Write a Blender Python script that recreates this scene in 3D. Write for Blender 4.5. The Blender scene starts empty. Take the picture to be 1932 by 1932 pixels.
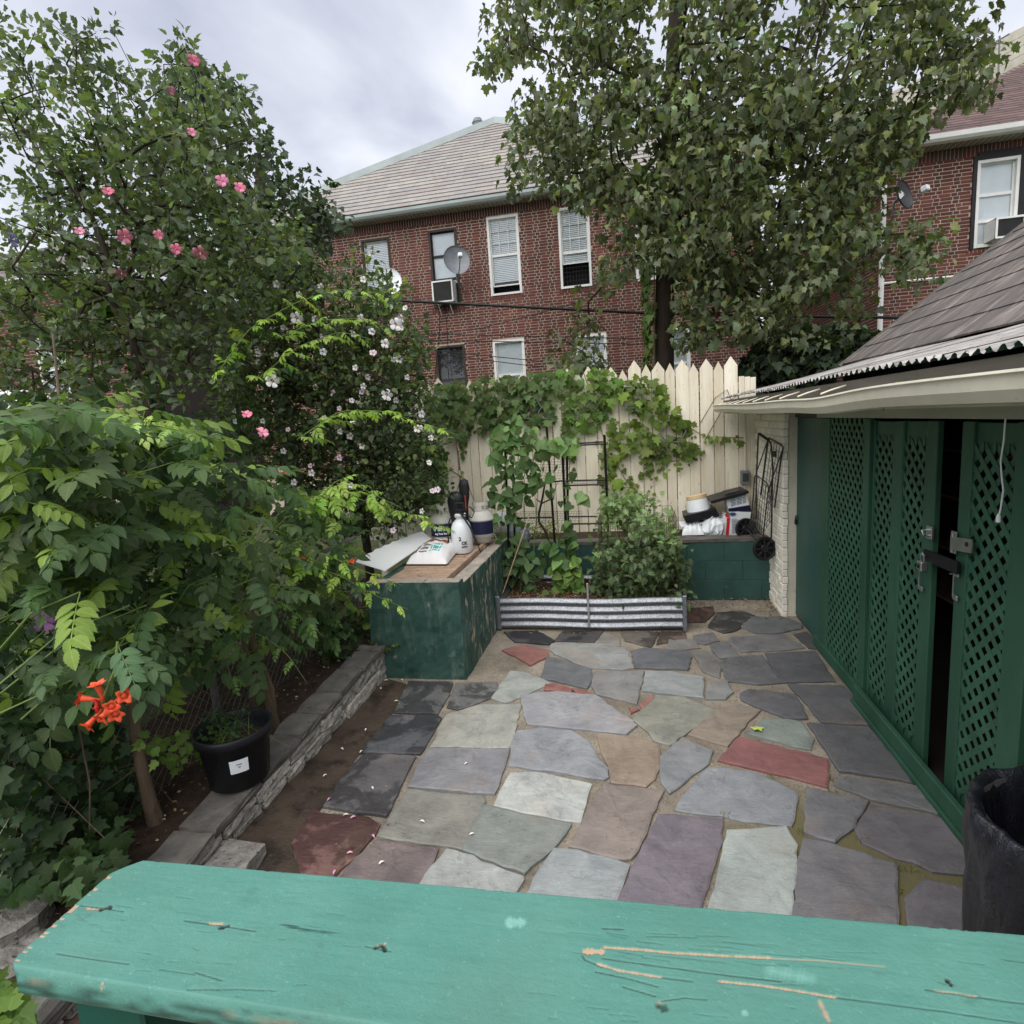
import bpy, math, random
import numpy as np
from mathutils import Matrix, Vector
random.seed(11)
RG = np.random.default_rng(11)
S = bpy.context.scene
COL = S.collection

# ------------------------------------------------------------------ camera
F, HC = 1080.0, 2.12            # focal length in units of a 1932 px wide picture, eye height above the patio
def nrm(v):
    v = np.asarray(v, float); return v / np.linalg.norm(v)
_Y = nrm((1185 - 966, 966 - 785, F))
_Z = np.array((-469, 7134, -1080.0)); _Z = nrm(_Z - _Z.dot(_Y) * _Y)
_X = np.cross(_Y, _Z); _X = _X if _X[0] > 0 else -_X
RM = np.array([_X, _Y, _Z]); CP = np.array((0, 0, HC))
def ray(x, y): return RM @ np.array((x - 966, 966 - y, F))
def gz(x, y, z=0.0): d = ray(x, y); return CP + d * ((z - HC) / d[2])      # pixel -> point at height z
def px(x, y, X): d = ray(x, y); return CP + d * (X / d[0])                  # pixel -> point on the plane x = X
def py(x, y, Y): d = ray(x, y); return CP + d * (Y / d[1])                  # pixel -> point on the plane y = Y
def proj(p):
    c = (np.asarray(p, float) - CP) @ RM
    return 966 + F * c[..., 0] / c[..., 2], 966 - F * c[..., 1] / c[..., 2]
cam = bpy.data.cameras.new('camera'); co = bpy.data.objects.new('camera', cam); COL.objects.link(co)
cam.sensor_width = 36; cam.angle = 2 * math.atan(966 / F); cam.clip_start = 0.02; cam.clip_end = 3000
_r, _u, _f = RM @ (1, 0, 0), RM @ (0, 1, 0), RM @ (0, 0, 1)
co.matrix_world = Matrix(((_r[0], _u[0], -_f[0], 0), (_r[1], _u[1], -_f[1], 0), (_r[2], _u[2], -_f[2], HC), (0, 0, 0, 1)))
S.camera = co

# ------------------------------------------------------------------ sky, sun, exposure
SUN_EL, SUN_AZ = 58.0, 195.0      # azimuth clockwise from +Y: the light comes from behind the camera
w = bpy.data.worlds.new('World'); S.world = w; w.use_nodes = True
nt = w.node_tree; N = nt.nodes; L = nt.links; N.clear()
out = N.new('ShaderNodeOutputWorld'); bg = N.new('ShaderNodeBackground'); bg.inputs[1].default_value = 0.1
sky = N.new('ShaderNodeTexSky'); sky.sky_type = 'NISHITA'; sky.sun_disc = False
sky.sun_elevation = math.radians(SUN_EL); sky.sun_rotation = math.radians(SUN_AZ); sky.dust_density = 3
tc = N.new('ShaderNodeTexCoord'); sep = N.new('ShaderNodeSeparateXYZ'); L.new(tc.outputs['Generated'], sep.inputs[0])
def wm(op, a, b=None):
    m = N.new('ShaderNodeMath'); m.operation = op
    for i, v in enumerate((a, b)):
        if v is None: continue
        if isinstance(v, (int, float)): m.inputs[i].default_value = v
        else: L.new(v, m.inputs[i])
    return m.outputs[0]
den = wm('ADD', wm('MAXIMUM', sep.outputs[2], 0.0), 0.25)
cmb = N.new('ShaderNodeCombineXYZ'); L.new(wm('DIVIDE', sep.outputs[0], den), cmb.inputs[0]); L.new(wm('DIVIDE', sep.outputs[1], den), cmb.inputs[1])
nz = N.new('ShaderNodeTexNoise'); nz.inputs['Scale'].default_value = 1.7; nz.inputs['Detail'].default_value = 6; nz.inputs['Roughness'].default_value = 0.5
nz.inputs['Distortion'].default_value = 0.5; L.new(cmb.outputs[0], nz.inputs['Vector'])
cr = N.new('ShaderNodeValToRGB'); L.new(nz.outputs['Fac'], cr.inputs[0])
cr.color_ramp.elements[0].position = 0.33; cr.color_ramp.elements[0].color = (0.255, 0.272, 0.33, 1)
cr.color_ramp.elements[1].position = 0.66; cr.color_ramp.elements[1].color = (0.485, 0.497, 0.535, 1)
sc10 = N.new('ShaderNodeVectorMath'); sc10.operation = 'SCALE'; sc10.inputs['Scale'].default_value = 10; L.new(cr.outputs[0], sc10.inputs[0])
mx = N.new('ShaderNodeMix'); mx.data_type = 'RGBA'; mx.inputs[0].default_value = 0.93
L.new(sky.outputs[0], mx.inputs[6]); L.new(sc10.outputs[0], mx.inputs[7]); L.new(mx.outputs[2], bg.inputs[0]); L.new(bg.outputs[0], out.inputs[0])
sun = bpy.data.lights.new('sun', 'SUN'); sun.energy = 1.5; sun.angle = math.radians(80); sun.color = (1, 0.97, 0.93)
so = bpy.data.objects.new('sun', sun); COL.objects.link(so)
_a, _e = math.radians(SUN_AZ), math.radians(SUN_EL)
sd = Vector((math.sin(_a) * math.cos(_e), math.cos(_a) * math.cos(_e), math.sin(_e)))
so.rotation_euler = sd.to_track_quat('Z', 'Y').to_euler(); so.location = (0, -10, 20)
S.view_settings.view_transform = 'Standard'; S.view_settings.look = 'None'; S.view_settings.exposure = 1.14; S.view_settings.gamma = 1
S.view_settings.use_curve_mapping = False
S.render.engine = 'CYCLES'; S.cycles.use_denoising = True; S.cycles.max_bounces = 6; S.cycles.diffuse_bounces = 3
S.cycles.transparent_max_bounces = 8; S.cycles.sample_clamp_indirect = 5

# ------------------------------------------------------------------ helpers
def lin(r, g, b, k=1.0):
    """sRGB 0-255 to linear"""
    f = lambda c: (c / 12.92 if c <= 0.04045 else ((c + 0.055) / 1.055) ** 2.4)
    return (f(r / 255) * k, f(g / 255) * k, f(b / 255) * k)
def thing(name, label, cat, loc=(0, 0, 0), group=None):
    o = bpy.data.objects.new(name, None); COL.objects.link(o); o.location = [float(v) for v in loc]
    o.empty_display_size = 0.1; o['label'] = label; o['category'] = cat
    if group: o['group'] = group
    return o
def link(name, me, parent=None, mat=None, kind=None, label=None):
    o = bpy.data.objects.new(name, me); COL.objects.link(o)
    if mat and not me.materials: me.materials.append(mat)
    if parent is not None:
        o.parent = parent
        o.matrix_parent_inverse = parent.matrix_basis.inverted()
    if kind: o['kind'] = kind
    if label: o['label'] = label
    return o
def tag(o, label, cat, group=None):
    o['label'] = label; o['category'] = cat
    if group: o['group'] = group
    return o
def rot3(d, up=(0, 0, 1)):
    z = nrm(d); x = np.cross(up, z)
    if np.linalg.norm(x) < 1e-5: x = np.cross((0, 1, 0), z)
    x = nrm(x); return np.stack([x, np.cross(z, x), z], 1)
class MB:
    """collects shapes; build() links them as one mesh object"""
    def __init__(s): s.v = []; s.f = []; s.c = []; s.n = 0; s.m = []; s.mi = 0; s.cc = (1, 1, 1)
    def add(s, V, Fc, col=None):
        V = np.asarray(V, float); s.v.append(V)
        for f in Fc: s.f.append([i + s.n for i in f]); s.c.append(col or s.cc); s.m.append(s.mi)
        s.n += len(V); return s
    def box(s, x0, x1, y0, y1, z0, z1, M=None, col=None, bev=0.0):
        V = np.array([(x, y, z) for x in (x0, x1) for y in (y0, y1) for z in (z0, z1)], float)
        if M is not None: V = xf(V, M)
        return s.add(V, [(0, 1, 3, 2), (4, 6, 7, 5), (0, 4, 5, 1), (2, 3, 7, 6), (0, 2, 6, 4), (1, 5, 7, 3)], col)
    def bbox(s, x0, x1, y0, y1, z0, z1, b=0.005, M=None, col=None):
        """box with all its edges chamfered"""
        cx, cy, cz = (x0 + x1) / 2, (y0 + y1) / 2, (z0 + z1) / 2; hx, hy, hz = abs(x1 - x0) / 2, abs(y1 - y0) / 2, abs(z1 - z0) / 2
        V = []; id = {}
        for sx in (-1, 1):
            for sy in (-1, 1):
                for sz in (-1, 1):
                    for a in range(3):
                        p = [sx * (hx - b), sy * (hy - b), sz * (hz - b)]; p[a] = (sx * hx, sy * hy, sz * hz)[a]
                        id[(sx, sy, sz, a)] = len(V); V.append((cx + p[0], cy + p[1], cz + p[2]))
        Fc = []
        for a in range(3):
            o1, o2 = (a + 1) % 3, (a + 2) % 3
            for sg in (-1, 1):
                q = []
                for s1, s2 in ((-1, -1), (1, -1), (1, 1), (-1, 1)):
                    k = [0, 0, 0]; k[a] = sg; k[o1] = s1; k[o2] = s2; q.append(id[(k[0], k[1], k[2], a)])
                Fc.append(q if sg > 0 else q[::-1])
            for s1 in (-1, 1):
                for s2 in (-1, 1):
                    k = [0, 0, 0]; k[o1] = s1; k[o2] = s2; q = []
                    k[a] = -1; t0 = tuple(k); k[a] = 1; t1 = tuple(k)
                    q = [id[t0 + (o1,)], id[t1 + (o1,)], id[t1 + (o2,)], id[t0 + (o2,)]]
                    Fc.append(q if s1 * s2 > 0 else q[::-1])
        for sx in (-1, 1):
            for sy in (-1, 1):
                for sz in (-1, 1):
                    q = [id[(sx, sy, sz, a)] for a in range(3)]; Fc.append(q if sx * sy * sz > 0 else q[::-1])
        V = np.array(V)
        if M is not None: V = xf(V, M)
        return s.add(V, Fc, col)
    def tube(s, pts, r, n=6, col=None, cap=True):
        P = np.asarray(pts, float); m = len(P); R_ = np.full(m, r, float) if np.isscalar(r) else np.asarray(r, float)
        T = np.zeros_like(P); T[1:-1] = P[2:] - P[:-2]; T[0] = P[1] - P[0]; T[-1] = P[-1] - P[-2]
        V = []; a = np.arange(n) * 2 * math.pi / n; x = None
        for i in range(m):
            t = nrm(T[i])
            if x is None:
                x = np.cross(t, (0, 0, 1) if abs(t[2]) < .9 else (0, 1, 0))
            x = x - t * x.dot(t); x = nrm(x); y = np.cross(t, x)
            V.append(P[i] + R_[i] * (np.cos(a)[:, None] * x + np.sin(a)[:, None] * y))
        Fc = [(i * n + j, i * n + (j + 1) % n, (i + 1) * n + (j + 1) % n, (i + 1) * n + j) for i in range(m - 1) for j in range(n)]
        if cap: Fc += [tuple(range(n))[::-1], tuple(range((m - 1) * n, m * n))]
        return s.add(np.concatenate(V), Fc, col)
    def lathe(s, prof, n=20, M=None, col=None, sx=1, sy=1):
        a = np.arange(n) * 2 * math.pi / n; V = []
        for r, z in prof: V.append(np.stack([r * sx * np.cos(a), r * sy * np.sin(a), np.full(n, z)], 1))
        V = np.concatenate(V); V = xf(V, M) if M is not None else V; m = len(prof)
        Fc = [(i * n + j, i * n + (j + 1) % n, (i + 1) * n + (j + 1) % n, (i + 1) * n + j) for i in range(m - 1) for j in range(n)]
        if prof[0][0] > 1e-4: Fc.append(tuple(range(n))[::-1])
        if prof[-1][0] > 1e-4: Fc.append(tuple(range((m - 1) * n, m * n)))
        return s.add(V, Fc, col)
    def prism(s, poly, axis, a0, a1, M=None, col=None):
        """polygon (2d) swept along axis 0/1/2 from a0 to a1"""
        n = len(poly); V = []
        for a in (a0, a1):
            for p in poly:
                q = list(p); q.insert(axis, a); V.append(q)
        V = np.array(V, float)
        if M is not None: V = xf(V, M)
        ar = sum(poly[i][0] * poly[(i + 1) % n][1] - poly[(i + 1) % n][0] * poly[i][1] for i in range(n))
        Fc = [tuple(range(n))[::-1], tuple(range(n, 2 * n))] + [(i, (i + 1) % n, n + (i + 1) % n, n + i) for i in range(n)]
        if (ar < 0) != (axis == 1): Fc = [f[::-1] for f in Fc]
        return s.add(V, Fc, col)
    def build(s, name, mat, parent=None, kind=None, smooth=False, label=None):
        me = bpy.data.meshes.new(name); V = np.concatenate(s.v) if s.v else np.zeros((0, 3))
        me.from_pydata(V.tolist(), [], s.f)
        if any(c != (1, 1, 1) for c in s.c):
            at = me.attributes.new('tint', 'FLOAT_COLOR', 'FACE'); at.data.foreach_set('color', np.array([(*c, 1) for c in s.c], np.float32).ravel())
        for m in (mat if isinstance(mat, (list, tuple)) else [mat]): me.materials.append(m)
        if any(s.m): me.polygons.foreach_set('material_index', np.array(s.m, np.int32))
        if smooth: me.polygons.foreach_set('use_smooth', np.ones(len(me.polygons), bool))
        me.update(); return link(name, me, parent, None, kind, label)
def xf(V, M):
    M = np.array(M, float); return V @ M[:3, :3].T + M[:3, 3]
def TR(loc, rz=0, rx=0, ry=0):
    return Matrix.Translation(Vector([float(v) for v in loc])) @ Matrix.Rotation(rz, 4, 'Z') @ Matrix.Rotation(ry, 4, 'Y') @ Matrix.Rotation(rx, 4, 'X')
def copies(name, me, mats, parent, cols=None, mat=None):
    """objects that share one mesh, children of one parent"""
    os_ = []
    for i, M in enumerate(mats):
        o = link(name, me, parent, mat); o.matrix_basis = M
        if cols is not None: o.color = (*cols[i], 1)
        os_.append(o)
    return os_
def inpoly(P, poly):
    x, y = P[:, 0], P[:, 1]; c = np.zeros(len(P), bool); n = len(poly)
    for i in range(n):
        x0, y0 = poly[i]; x1, y1 = poly[(i + 1) % n]
        if y0 == y1: continue
        k = ((y0 > y) != (y1 > y)) & (x < (x1 - x0) * (y - y0) / (y1 - y0) + x0); c ^= k
    return c
def sample(poly, n, holes=()):
    a = np.array(poly, float); lo, hi = a.min(0), a.max(0); r = []
    while len(r) < n:
        P = lo + RG.random((n * 3, 2)) * (hi - lo); k = inpoly(P, poly)
        for h in holes: k &= ~inpoly(P, h)
        r += list(P[k])
    return np.array(r[:n])
def text_obj(body, size, mat, parent, M, name='lettering', bold=0.0, shear=0.0):
    cu = bpy.data.curves.new('t', 'FONT'); cu.body = body; cu.size = size; cu.align_x = 'CENTER'; cu.align_y = 'CENTER'; cu.offset = bold; cu.shear = shear; cu.resolution_u = 2
    t = bpy.data.objects.new('t', cu); COL.objects.link(t); dg = bpy.context.evaluated_depsgraph_get()
    me = bpy.data.meshes.new_from_object(t.evaluated_get(dg)); bpy.data.objects.remove(t); bpy.data.curves.remove(cu); me.name = name
    me.materials.clear(); o = link(name, me, parent, mat); o.matrix_basis = M; return o

# ------------------------------------------------------------------ materials
class NT:
    def __init__(s, name):
        s.m = bpy.data.materials.new(name); s.m.use_nodes = True; s.t = s.m.node_tree; s.t.nodes.clear()
        s.out = s.new('ShaderNodeOutputMaterial'); s.tc = None
    def new(s, t, **k):
        n = s.t.nodes.new(t)
        for a, b in k.items(): setattr(n, a, b)
        return n
    def set(s, sock, v):
        if isinstance(v, bpy.types.NodeSocket): s.t.links.new(v, sock)
        elif isinstance(v, (tuple, list)) and len(v) == 3 and sock.type == 'RGBA': sock.default_value = (*v, 1)
        else: sock.default_value = v
    def co(s, sc=(1, 1, 1), kind='Object'):
        if s.tc is None: s.tc = s.new('ShaderNodeTexCoord')
        m = s.new('ShaderNodeMapping'); m.inputs['Scale'].default_value = sc; s.set(m.inputs[0], s.tc.outputs[kind]); return m.outputs[0]
    def noise(s, scale, detail=4, rough=.55, vec=None, dist=0.0):
        n = s.new('ShaderNodeTexNoise'); n.inputs['Scale'].default_value = scale; n.inputs['Detail'].default_value = detail
        n.inputs['Roughness'].default_value = rough; n.inputs['Distortion'].default_value = dist; s.set(n.inputs['Vector'], vec or s.co()); return n.outputs['Fac']
    def ramp(s, f, a, b, ca=(0, 0, 0), cb=(1, 1, 1)):
        r = s.new('ShaderNodeValToRGB'); r.color_ramp.elements[0].position = a; r.color_ramp.elements[1].position = b
        r.color_ramp.elements[0].color = (*ca, 1); r.color_ramp.elements[1].color = (*cb, 1); s.set(r.inputs[0], f); return r.outputs[0]
    def mix(s, f, a, b, mode='MIX'):
        n = s.new('ShaderNodeMix', data_type='RGBA', blend_type=mode); s.set(n.inputs[0], f); s.set(n.inputs[6], a); s.set(n.inputs[7], b); return n.outputs[2]
    def math(s, op, a, b=0.0):
        n = s.new('ShaderNodeMath', operation=op); s.set(n.inputs[0], a); s.set(n.inputs[1], b); return n.outputs[0]
    def attr(s, name, out='Color'):
        return s.new('ShaderNodeAttribute', attribute_name=name).outputs[out]
    def bump(s, h, strength=.3, dist=.01, normal=None):
        n = s.new('ShaderNodeBump'); n.inputs['Strength'].default_value = strength; n.inputs['Distance'].default_value = dist; s.set(n.inputs['Height'], h)
        if normal: s.set(n.inputs['Normal'], normal)
        return n.outputs[0]
    def bsdf(s, col, rough=.6, metal=0.0, normal=None, spec=.4, out=True, coat=0.0):
        p = s.new('ShaderNodeBsdfPrincipled'); s.set(p.inputs['Base Color'], col); s.set(p.inputs['Roughness'], rough); s.set(p.inputs['Metallic'], metal)
        s.set(p.inputs['Specular IOR Level'], spec)
        if normal: s.set(p.inputs['Normal'], normal)
        if coat: p.inputs['Coat Weight'].default_value = coat
        if out: s.t.links.new(p.outputs[0], s.out.inputs[0])
        return p
def tintsock(n, tint):
    return n.attr('tint') if tint == 'attr' else n.new('ShaderNodeObjectInfo').outputs['Color']
def mat(name, col, rough=.65, var=.2, scale=6, bump=.25, bscale=60, bdist=.004, metal=0.0, tint=None, spec=.35, stretch=(1, 1, 1), col2=None, spots=None, spotcol=(0, 0, 0), coords='Object'):
    n = NT(name); v = n.co(stretch, coords)
    a = tuple(c * (1 - var) for c in col); b = col2 or tuple(min(1, c * (1 + var)) for c in col)
    c = n.mix(n.ramp(n.noise(scale, 5, .6, v), .3, .7), a, b)
    if spots: c = n.mix(n.ramp(n.noise(spots[0], 6, .65, v), spots[1], spots[1] + spots[2]), c, spotcol)
    if tint: c = n.mix(1.0, c, tintsock(n, tint), 'MULTIPLY')
    nb = n.noise(bscale, 6, .6, v)
    n.bsdf(c, n.math('ADD', n.math('MULTIPLY', nb, .2), rough - .1), metal, n.bump(nb, bump, bdist), spec); return n.m
def leafmat(name, tint='attr', rough=.5, trans=.38, rib=.35, sat=1.0):
    n = NT(name); t = tintsock(n, tint); uv = n.attr('luv', 'Vector'); sp = n.new('ShaderNodeSeparateXYZ'); n.set(sp.inputs[0], uv)
    ax = n.math('ABSOLUTE', sp.outputs[0])
    vein = n.math('ABSOLUTE', n.math('SUBTRACT', n.math('FRACT', n.math('ADD', n.math('MULTIPLY', sp.outputs[1], 5.0), n.math('MULTIPLY', ax, -3.2))), .5))
    r1 = n.ramp(ax, .012, .05, (1, 1, 1), (0, 0, 0)); r2 = n.ramp(vein, .0, .1, (.5, .5, .5), (0, 0, 0))
    f = n.math('MULTIPLY', n.math('MAXIMUM', r1, r2), rib)
    c = n.mix(f, t, n.mix(1.0, t, (1.7, 1.6, 1.35), 'MULTIPLY'))
    nzv = n.noise(26, 3, .5); c = n.mix(n.math('MULTIPLY', nzv, .45), c, n.mix(1.0, c, (.55, .6, .6), 'MULTIPLY'))
    p = n.bsdf(c, rough, 0, n.bump(n.math('SUBTRACT', nzv, n.math('MULTIPLY', f, .6)), .35, .004), .28, out=False)
    tr = n.new('ShaderNodeBsdfTranslucent'); n.set(tr.inputs[0], n.mix(1.0, c, (1.35, 1.5, .55), 'MULTIPLY'))
    ms = n.new('ShaderNodeMixShader'); ms.inputs[0].default_value = trans; n.t.links.new(p.outputs[0], ms.inputs[1]); n.t.links.new(tr.outputs[0], ms.inputs[2])
    n.t.links.new(ms.outputs[0], n.out.inputs[0]); return n.m
def glass(name):
    n = NT(name); g = n.new('ShaderNodeBsdfGlossy'); g.inputs['Roughness'].default_value = .03; t = n.new('ShaderNodeBsdfTransparent'); t.inputs[0].default_value = (.95, .97, .97, 1)
    fr = n.new('ShaderNodeLayerWeight'); fr.inputs[0].default_value = .25; m = n.new('ShaderNodeMixShader')
    n.set(m.inputs[0], n.math('ADD', n.math('MULTIPLY', fr.outputs['Fresnel'], .6), .04)); n.t.links.new(t.outputs[0], m.inputs[1]); n.t.links.new(g.outputs[0], m.inputs[2])
    n.t.links.new(m.outputs[0], n.out.inputs[0]); return n.m
# ------------------------------------------------------------------ shared materials
M = {}
M['mortar'] = None
def mortar_mat():
    n = NT('joint_mortar'); v = n.co()
    c = n.mix(n.ramp(n.noise(3.5, 6, .65), .3, .72), lin(124, 115, 102), lin(170, 160, 144))
    c = n.mix(n.ramp(n.noise(60, 3, .7), .5, .7), c, lin(104, 92, 78))
    c = n.mix(n.math('MULTIPLY', n.ramp(n.noise(1.6, 6, .7), .5, .62), .55), c, lin(110, 100, 88))
    c = n.mix(n.ramp(n.noise(170, 2, .5), .66, .72), c, lin(214, 204, 186))
    c = n.mix(n.math('MULTIPLY', n.ramp(n.noise(1.15, 6, .72, v), .5, .64), .5), c, lin(84, 78, 70))
    # moss in the joints by the shed side, wet earth along the retaining wall: both belong to the ground there
    sp = n.new('ShaderNodeSeparateXYZ'); n.set(sp.inputs[0], v)
    nx = n.math('ADD', sp.outputs[0], n.math('MULTIPLY', n.noise(2.2, 4), .9)); ny = n.math('SUBTRACT', sp.outputs[1], n.math('MULTIPLY', n.noise(2.7, 4), .8))
    moss = n.math('MULTIPLY', n.ramp(nx, .75, 1.15), n.ramp(n.math('MULTIPLY', ny, .25), .62, .72, (1, 1, 1), (0, 0, 0)))
    c = n.mix(n.math('MULTIPLY', moss, .85), c, lin(106, 100, 66))
    h = n.noise(110, 6, .7)
    n.bsdf(c, .9, 0, n.bump(h, .7, .006), .2); return n.m
M['mortar'] = mortar_mat()
def slate_mat(wet):
    n = NT('flagstone_wet' if wet else 'flagstone'); t = n.new('ShaderNodeObjectInfo'); v = n.co((1, 1, 1))
    rnd = n.new('ShaderNodeVectorMath', operation='ADD'); n.set(rnd.inputs[0], v); n.set(rnd.inputs[1], t.outputs['Random'])
    v = rnd.outputs[0]
    a = n.noise(5, 6, .65, v, .6); b = n.noise(38, 5, .7, v); st = n.noise(9, 6, .7, n.co((1, 3.2, 1)), 1.2)
    c = n.mix(1.0, t.outputs['Color'], n.ramp(a, .25, .75, (.66, .67, .69), (1.22, 1.2, 1.16)), 'MULTIPLY')
    c = n.mix(n.math('MULTIPLY', n.ramp(st, .55, .72), .35), c, n.mix(1.0, c, (1.35, 1.4, 1.36), 'MULTIPLY'))
    c = n.mix(n.math('MULTIPLY', n.ramp(b, .58, .74), .5), c, n.mix(1.0, c, (.6, .6, .6), 'MULTIPLY'))
    c = n.mix(n.ramp(n.noise(95, 2, .5, v), .77, .80), c, (.55, .55, .53))
    c = n.mix(n.math('MULTIPLY', n.ramp(n.noise(1.15, 6, .72, n.co()), .5, .64), .4), c, n.mix(1.0, c, (.55, .53, .5), 'MULTIPLY'))      # grime that runs across stones and joints alike
    ly = n.noise(2.6, 8, .72, v, .9); step = n.ramp(n.math('FRACT', n.math('MULTIPLY', ly, 3.4)), .3, .62)     # split layers of the slate
    c = n.mix(n.math('MULTIPLY', step, .09), c, n.mix(1.0, c, (1.3, 1.28, 1.22), 'MULTIPLY'))
    c = n.mix(n.math('MULTIPLY', n.ramp(n.noise(3.3, 5, .7, v), .56, .7), .45), c, n.mix(1.0, c, (.66, .62, .56), 'MULTIPLY'))
    c = n.mix(n.math('MULTIPLY', n.ramp(n.noise(1.9, 4, .6, v), .58, .72), .3), c, lin(160, 136, 112))
    hh = n.math('ADD', n.math('ADD', n.math('MULTIPLY', st, .7), n.math('MULTIPLY', step, .22)), n.math('MULTIPLY', b, .45)); r = n.math('ADD', .5, n.math('MULTIPLY', b, .25)); 
    if wet:
        wm_ = n.ramp(n.noise(3.1 if wet == 1 else 4.2, 5, .6, v, .4), .47, .53)
        c = n.mix(wm_, c, n.mix(1.0, c, (.48, .48, .5), 'MULTIPLY')); r = n.mix(wm_, r, (.3, .3, .3))
    n.bsdf(c, r, 0, n.bump(hh, .9, .009), .4); return n.m
M['slate'] = slate_mat(0); M['slate_wet'] = slate_mat(1)
M['soil'] = mat('dark_soil', lin(62, 48, 38), .95, .45, 14, .9, 70, .02, spots=(40, .62, .1), spotcol=lin(110, 90, 70))
M['wetdirt'] = mat('wet_dirt', lin(78, 66, 56), .55, .4, 4, .8, 60, .01, spots=(5, .5, .14), spotcol=lin(46, 39, 34))
M['grass'] = mat('rough_ground', lin(72, 80, 48), .95, .5, 3, .9, 50, .03)
M['mulch'] = mat('mulch_chip', (1, 1, 1), .9, .3, 30, .6, 90, tint='attr')
M['granite'] = mat('grey_stone', lin(172, 168, 160), .85, .4, 22, 1.0, 45, .012, tint='obj', spots=(30, .58, .1), spotcol=lin(80, 76, 72))
M['capstone'] = mat('cap_slate', lin(98, 94, 89), .8, .3, 9, .8, 40, .008, tint='obj', spots=(16, .6, .12), spotcol=lin(58, 56, 50))
M['wallmortar'] = mat('wall_mortar', lin(120, 112, 100), .9, .3, 12, .7, 80)
M['rock'] = mat('grey_rock', lin(132, 128, 122), .9, .4, 14, 1.0, 30, .015, spots=(26, .6, .08), spotcol=lin(60, 58, 56))
M['concrete'] = mat('old_concrete', lin(160, 150, 138), .9, .3, 9, .7, 60, .006, spots=(18, .6, .1), spotcol=lin(96, 84, 74))
def green_wall_mat(nm, th):
    n = NT(nm); v = n.co()
    c = n.mix(n.ramp(n.noise(4, 6, .65), .3, .75), lin(38, 68, 62), lin(66, 98, 88))
    c = n.mix(n.math('MULTIPLY', n.ramp(n.noise(7, 5, .7, n.co((1, 1, .3))), .5, .72), .7), c, lin(112, 130, 120))
    c = n.mix(n.ramp(n.noise(11, 6, .72, n.co((1, 1, .45))), th, th + .05), c, lin(172, 156, 140))
    h = n.noise(26, 6, .65)
    n.bsdf(c, .62, 0, n.bump(h, .5, .01), .35); return n.m
M['greenwall'] = green_wall_mat('peeling_green_paint', .635); M['greenside'] = green_wall_mat('worn_green_paint', .545)
M['greenblock'] = mat('green_painted_block', lin(52, 84, 78), .6, .2, 5, .5, 40, .006, spots=(9, .6, .14), spotcol=lin(68, 98, 92))
M['green'] = mat('green_wood_paint', lin(48, 86, 67), .55, .28, 3, .3, 30, .004, stretch=(1, 1, .35), spots=(11, .655, .05), spotcol=lin(84, 122, 104))
M['greendoor'] = mat('green_door_paint', lin(48, 88, 80), .5, .15, 2, .2, 40, stretch=(1, 1, .4))
M['lattice'] = mat('green_lattice', lin(53, 93, 72), .55, .28, 5, .3, 50, spots=(14, .69, .04), spotcol=lin(104, 136, 120))
M['trim'] = mat('cream_trim', lin(208, 202, 182), .6, .15, 3, .3, 30, spots=(9, .63, .12), spotcol=lin(150, 142, 120))
M['gutter'] = mat('cream_gutter', lin(226, 220, 200), .5, .1, 4, .15, 30, spots=(6, .62, .15), spotcol=lin(168, 158, 130))
M['header'] = mat('grey_header', lin(168, 172, 158), .6, .12, 2, .2, 40)
M['fascia'] = mat('weathered_fascia', lin(92, 88, 82), .8, .3, 4, .6, 30, stretch=(3, .3, 3))
def fence_mat():
    n = NT('cream_fence_paint'); v = n.co((6, 6, .6)); o = n.new('ShaderNodeObjectInfo')
    c = n.mix(n.ramp(n.noise(2.2, 5, .6, v), .3, .7), lin(226, 216, 190), lin(244, 238, 220))
    c = n.mix(1.0, c, n.ramp(o.outputs['Random'], 0, 1, (.82, .80, .77), (1, 1, 1)), 'MULTIPLY')
    c = n.mix(n.ramp(n.noise(24, 5, .7, n.co((1.5, 1, .5))), .63, .71), c, lin(146, 122, 96))
    c = n.mix(n.math('MULTIPLY', n.ramp(n.noise(5, 5, .7, n.co((5, 1, .5))), .52, .75), .55), c, lin(176, 160, 130))
    h = n.noise(7, 6, .6, n.co((14, 14, .8))); n.bsdf(c, .7, 0, n.bump(h, .35, .006), .25); return n.m
M['fence'] = fence_mat(); M['fence_edge'] = mat('brown_fence_edge', lin(112, 92, 70), .9, .3, 8, .3, 40)  # picket sides browner than the faces, so gaps between boards read dark
M['whitebrick'] = mat('white_painted_brick', lin(242, 237, 224), .7, .06, 5, .6, 30, .008, tint='obj', spots=(10, .68, .1), spotcol=lin(170, 162, 140))
M['white'] = mat('white_paint', lin(232, 232, 228), .5, .06, 6, .1, 40, spots=(12, .66, .1), spotcol=lin(170, 168, 160))
M['whitepl'] = mat('white_plastic', lin(232, 236, 238), .4, .05, 8, .08, 50, spots=(14, .68, .06), spotcol=lin(168, 168, 164))
M['brownframe'] = mat('dark_brown_frame', lin(62, 52, 46), .6, .2, 6, .2, 40)
M['blackframe'] = mat('black_frame', lin(32, 30, 32), .6, .2, 6, .2, 40)
M['blind'] = mat('blind_slat', lin(244, 245, 248), .6, .05, 4, .05, 40)
M['darkblind'] = mat('dark_blind', lin(70, 66, 66), .6, .1, 4, .05, 40)
M['room'] = mat('dark_room', (.012, .012, .013), .9, .1, 4, .05, 40)
M['shade'] = mat('roller_shade', lin(236, 238, 242), .8, .06, 3, .1, 80)
M['glass'] = glass('window_glass')
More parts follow.
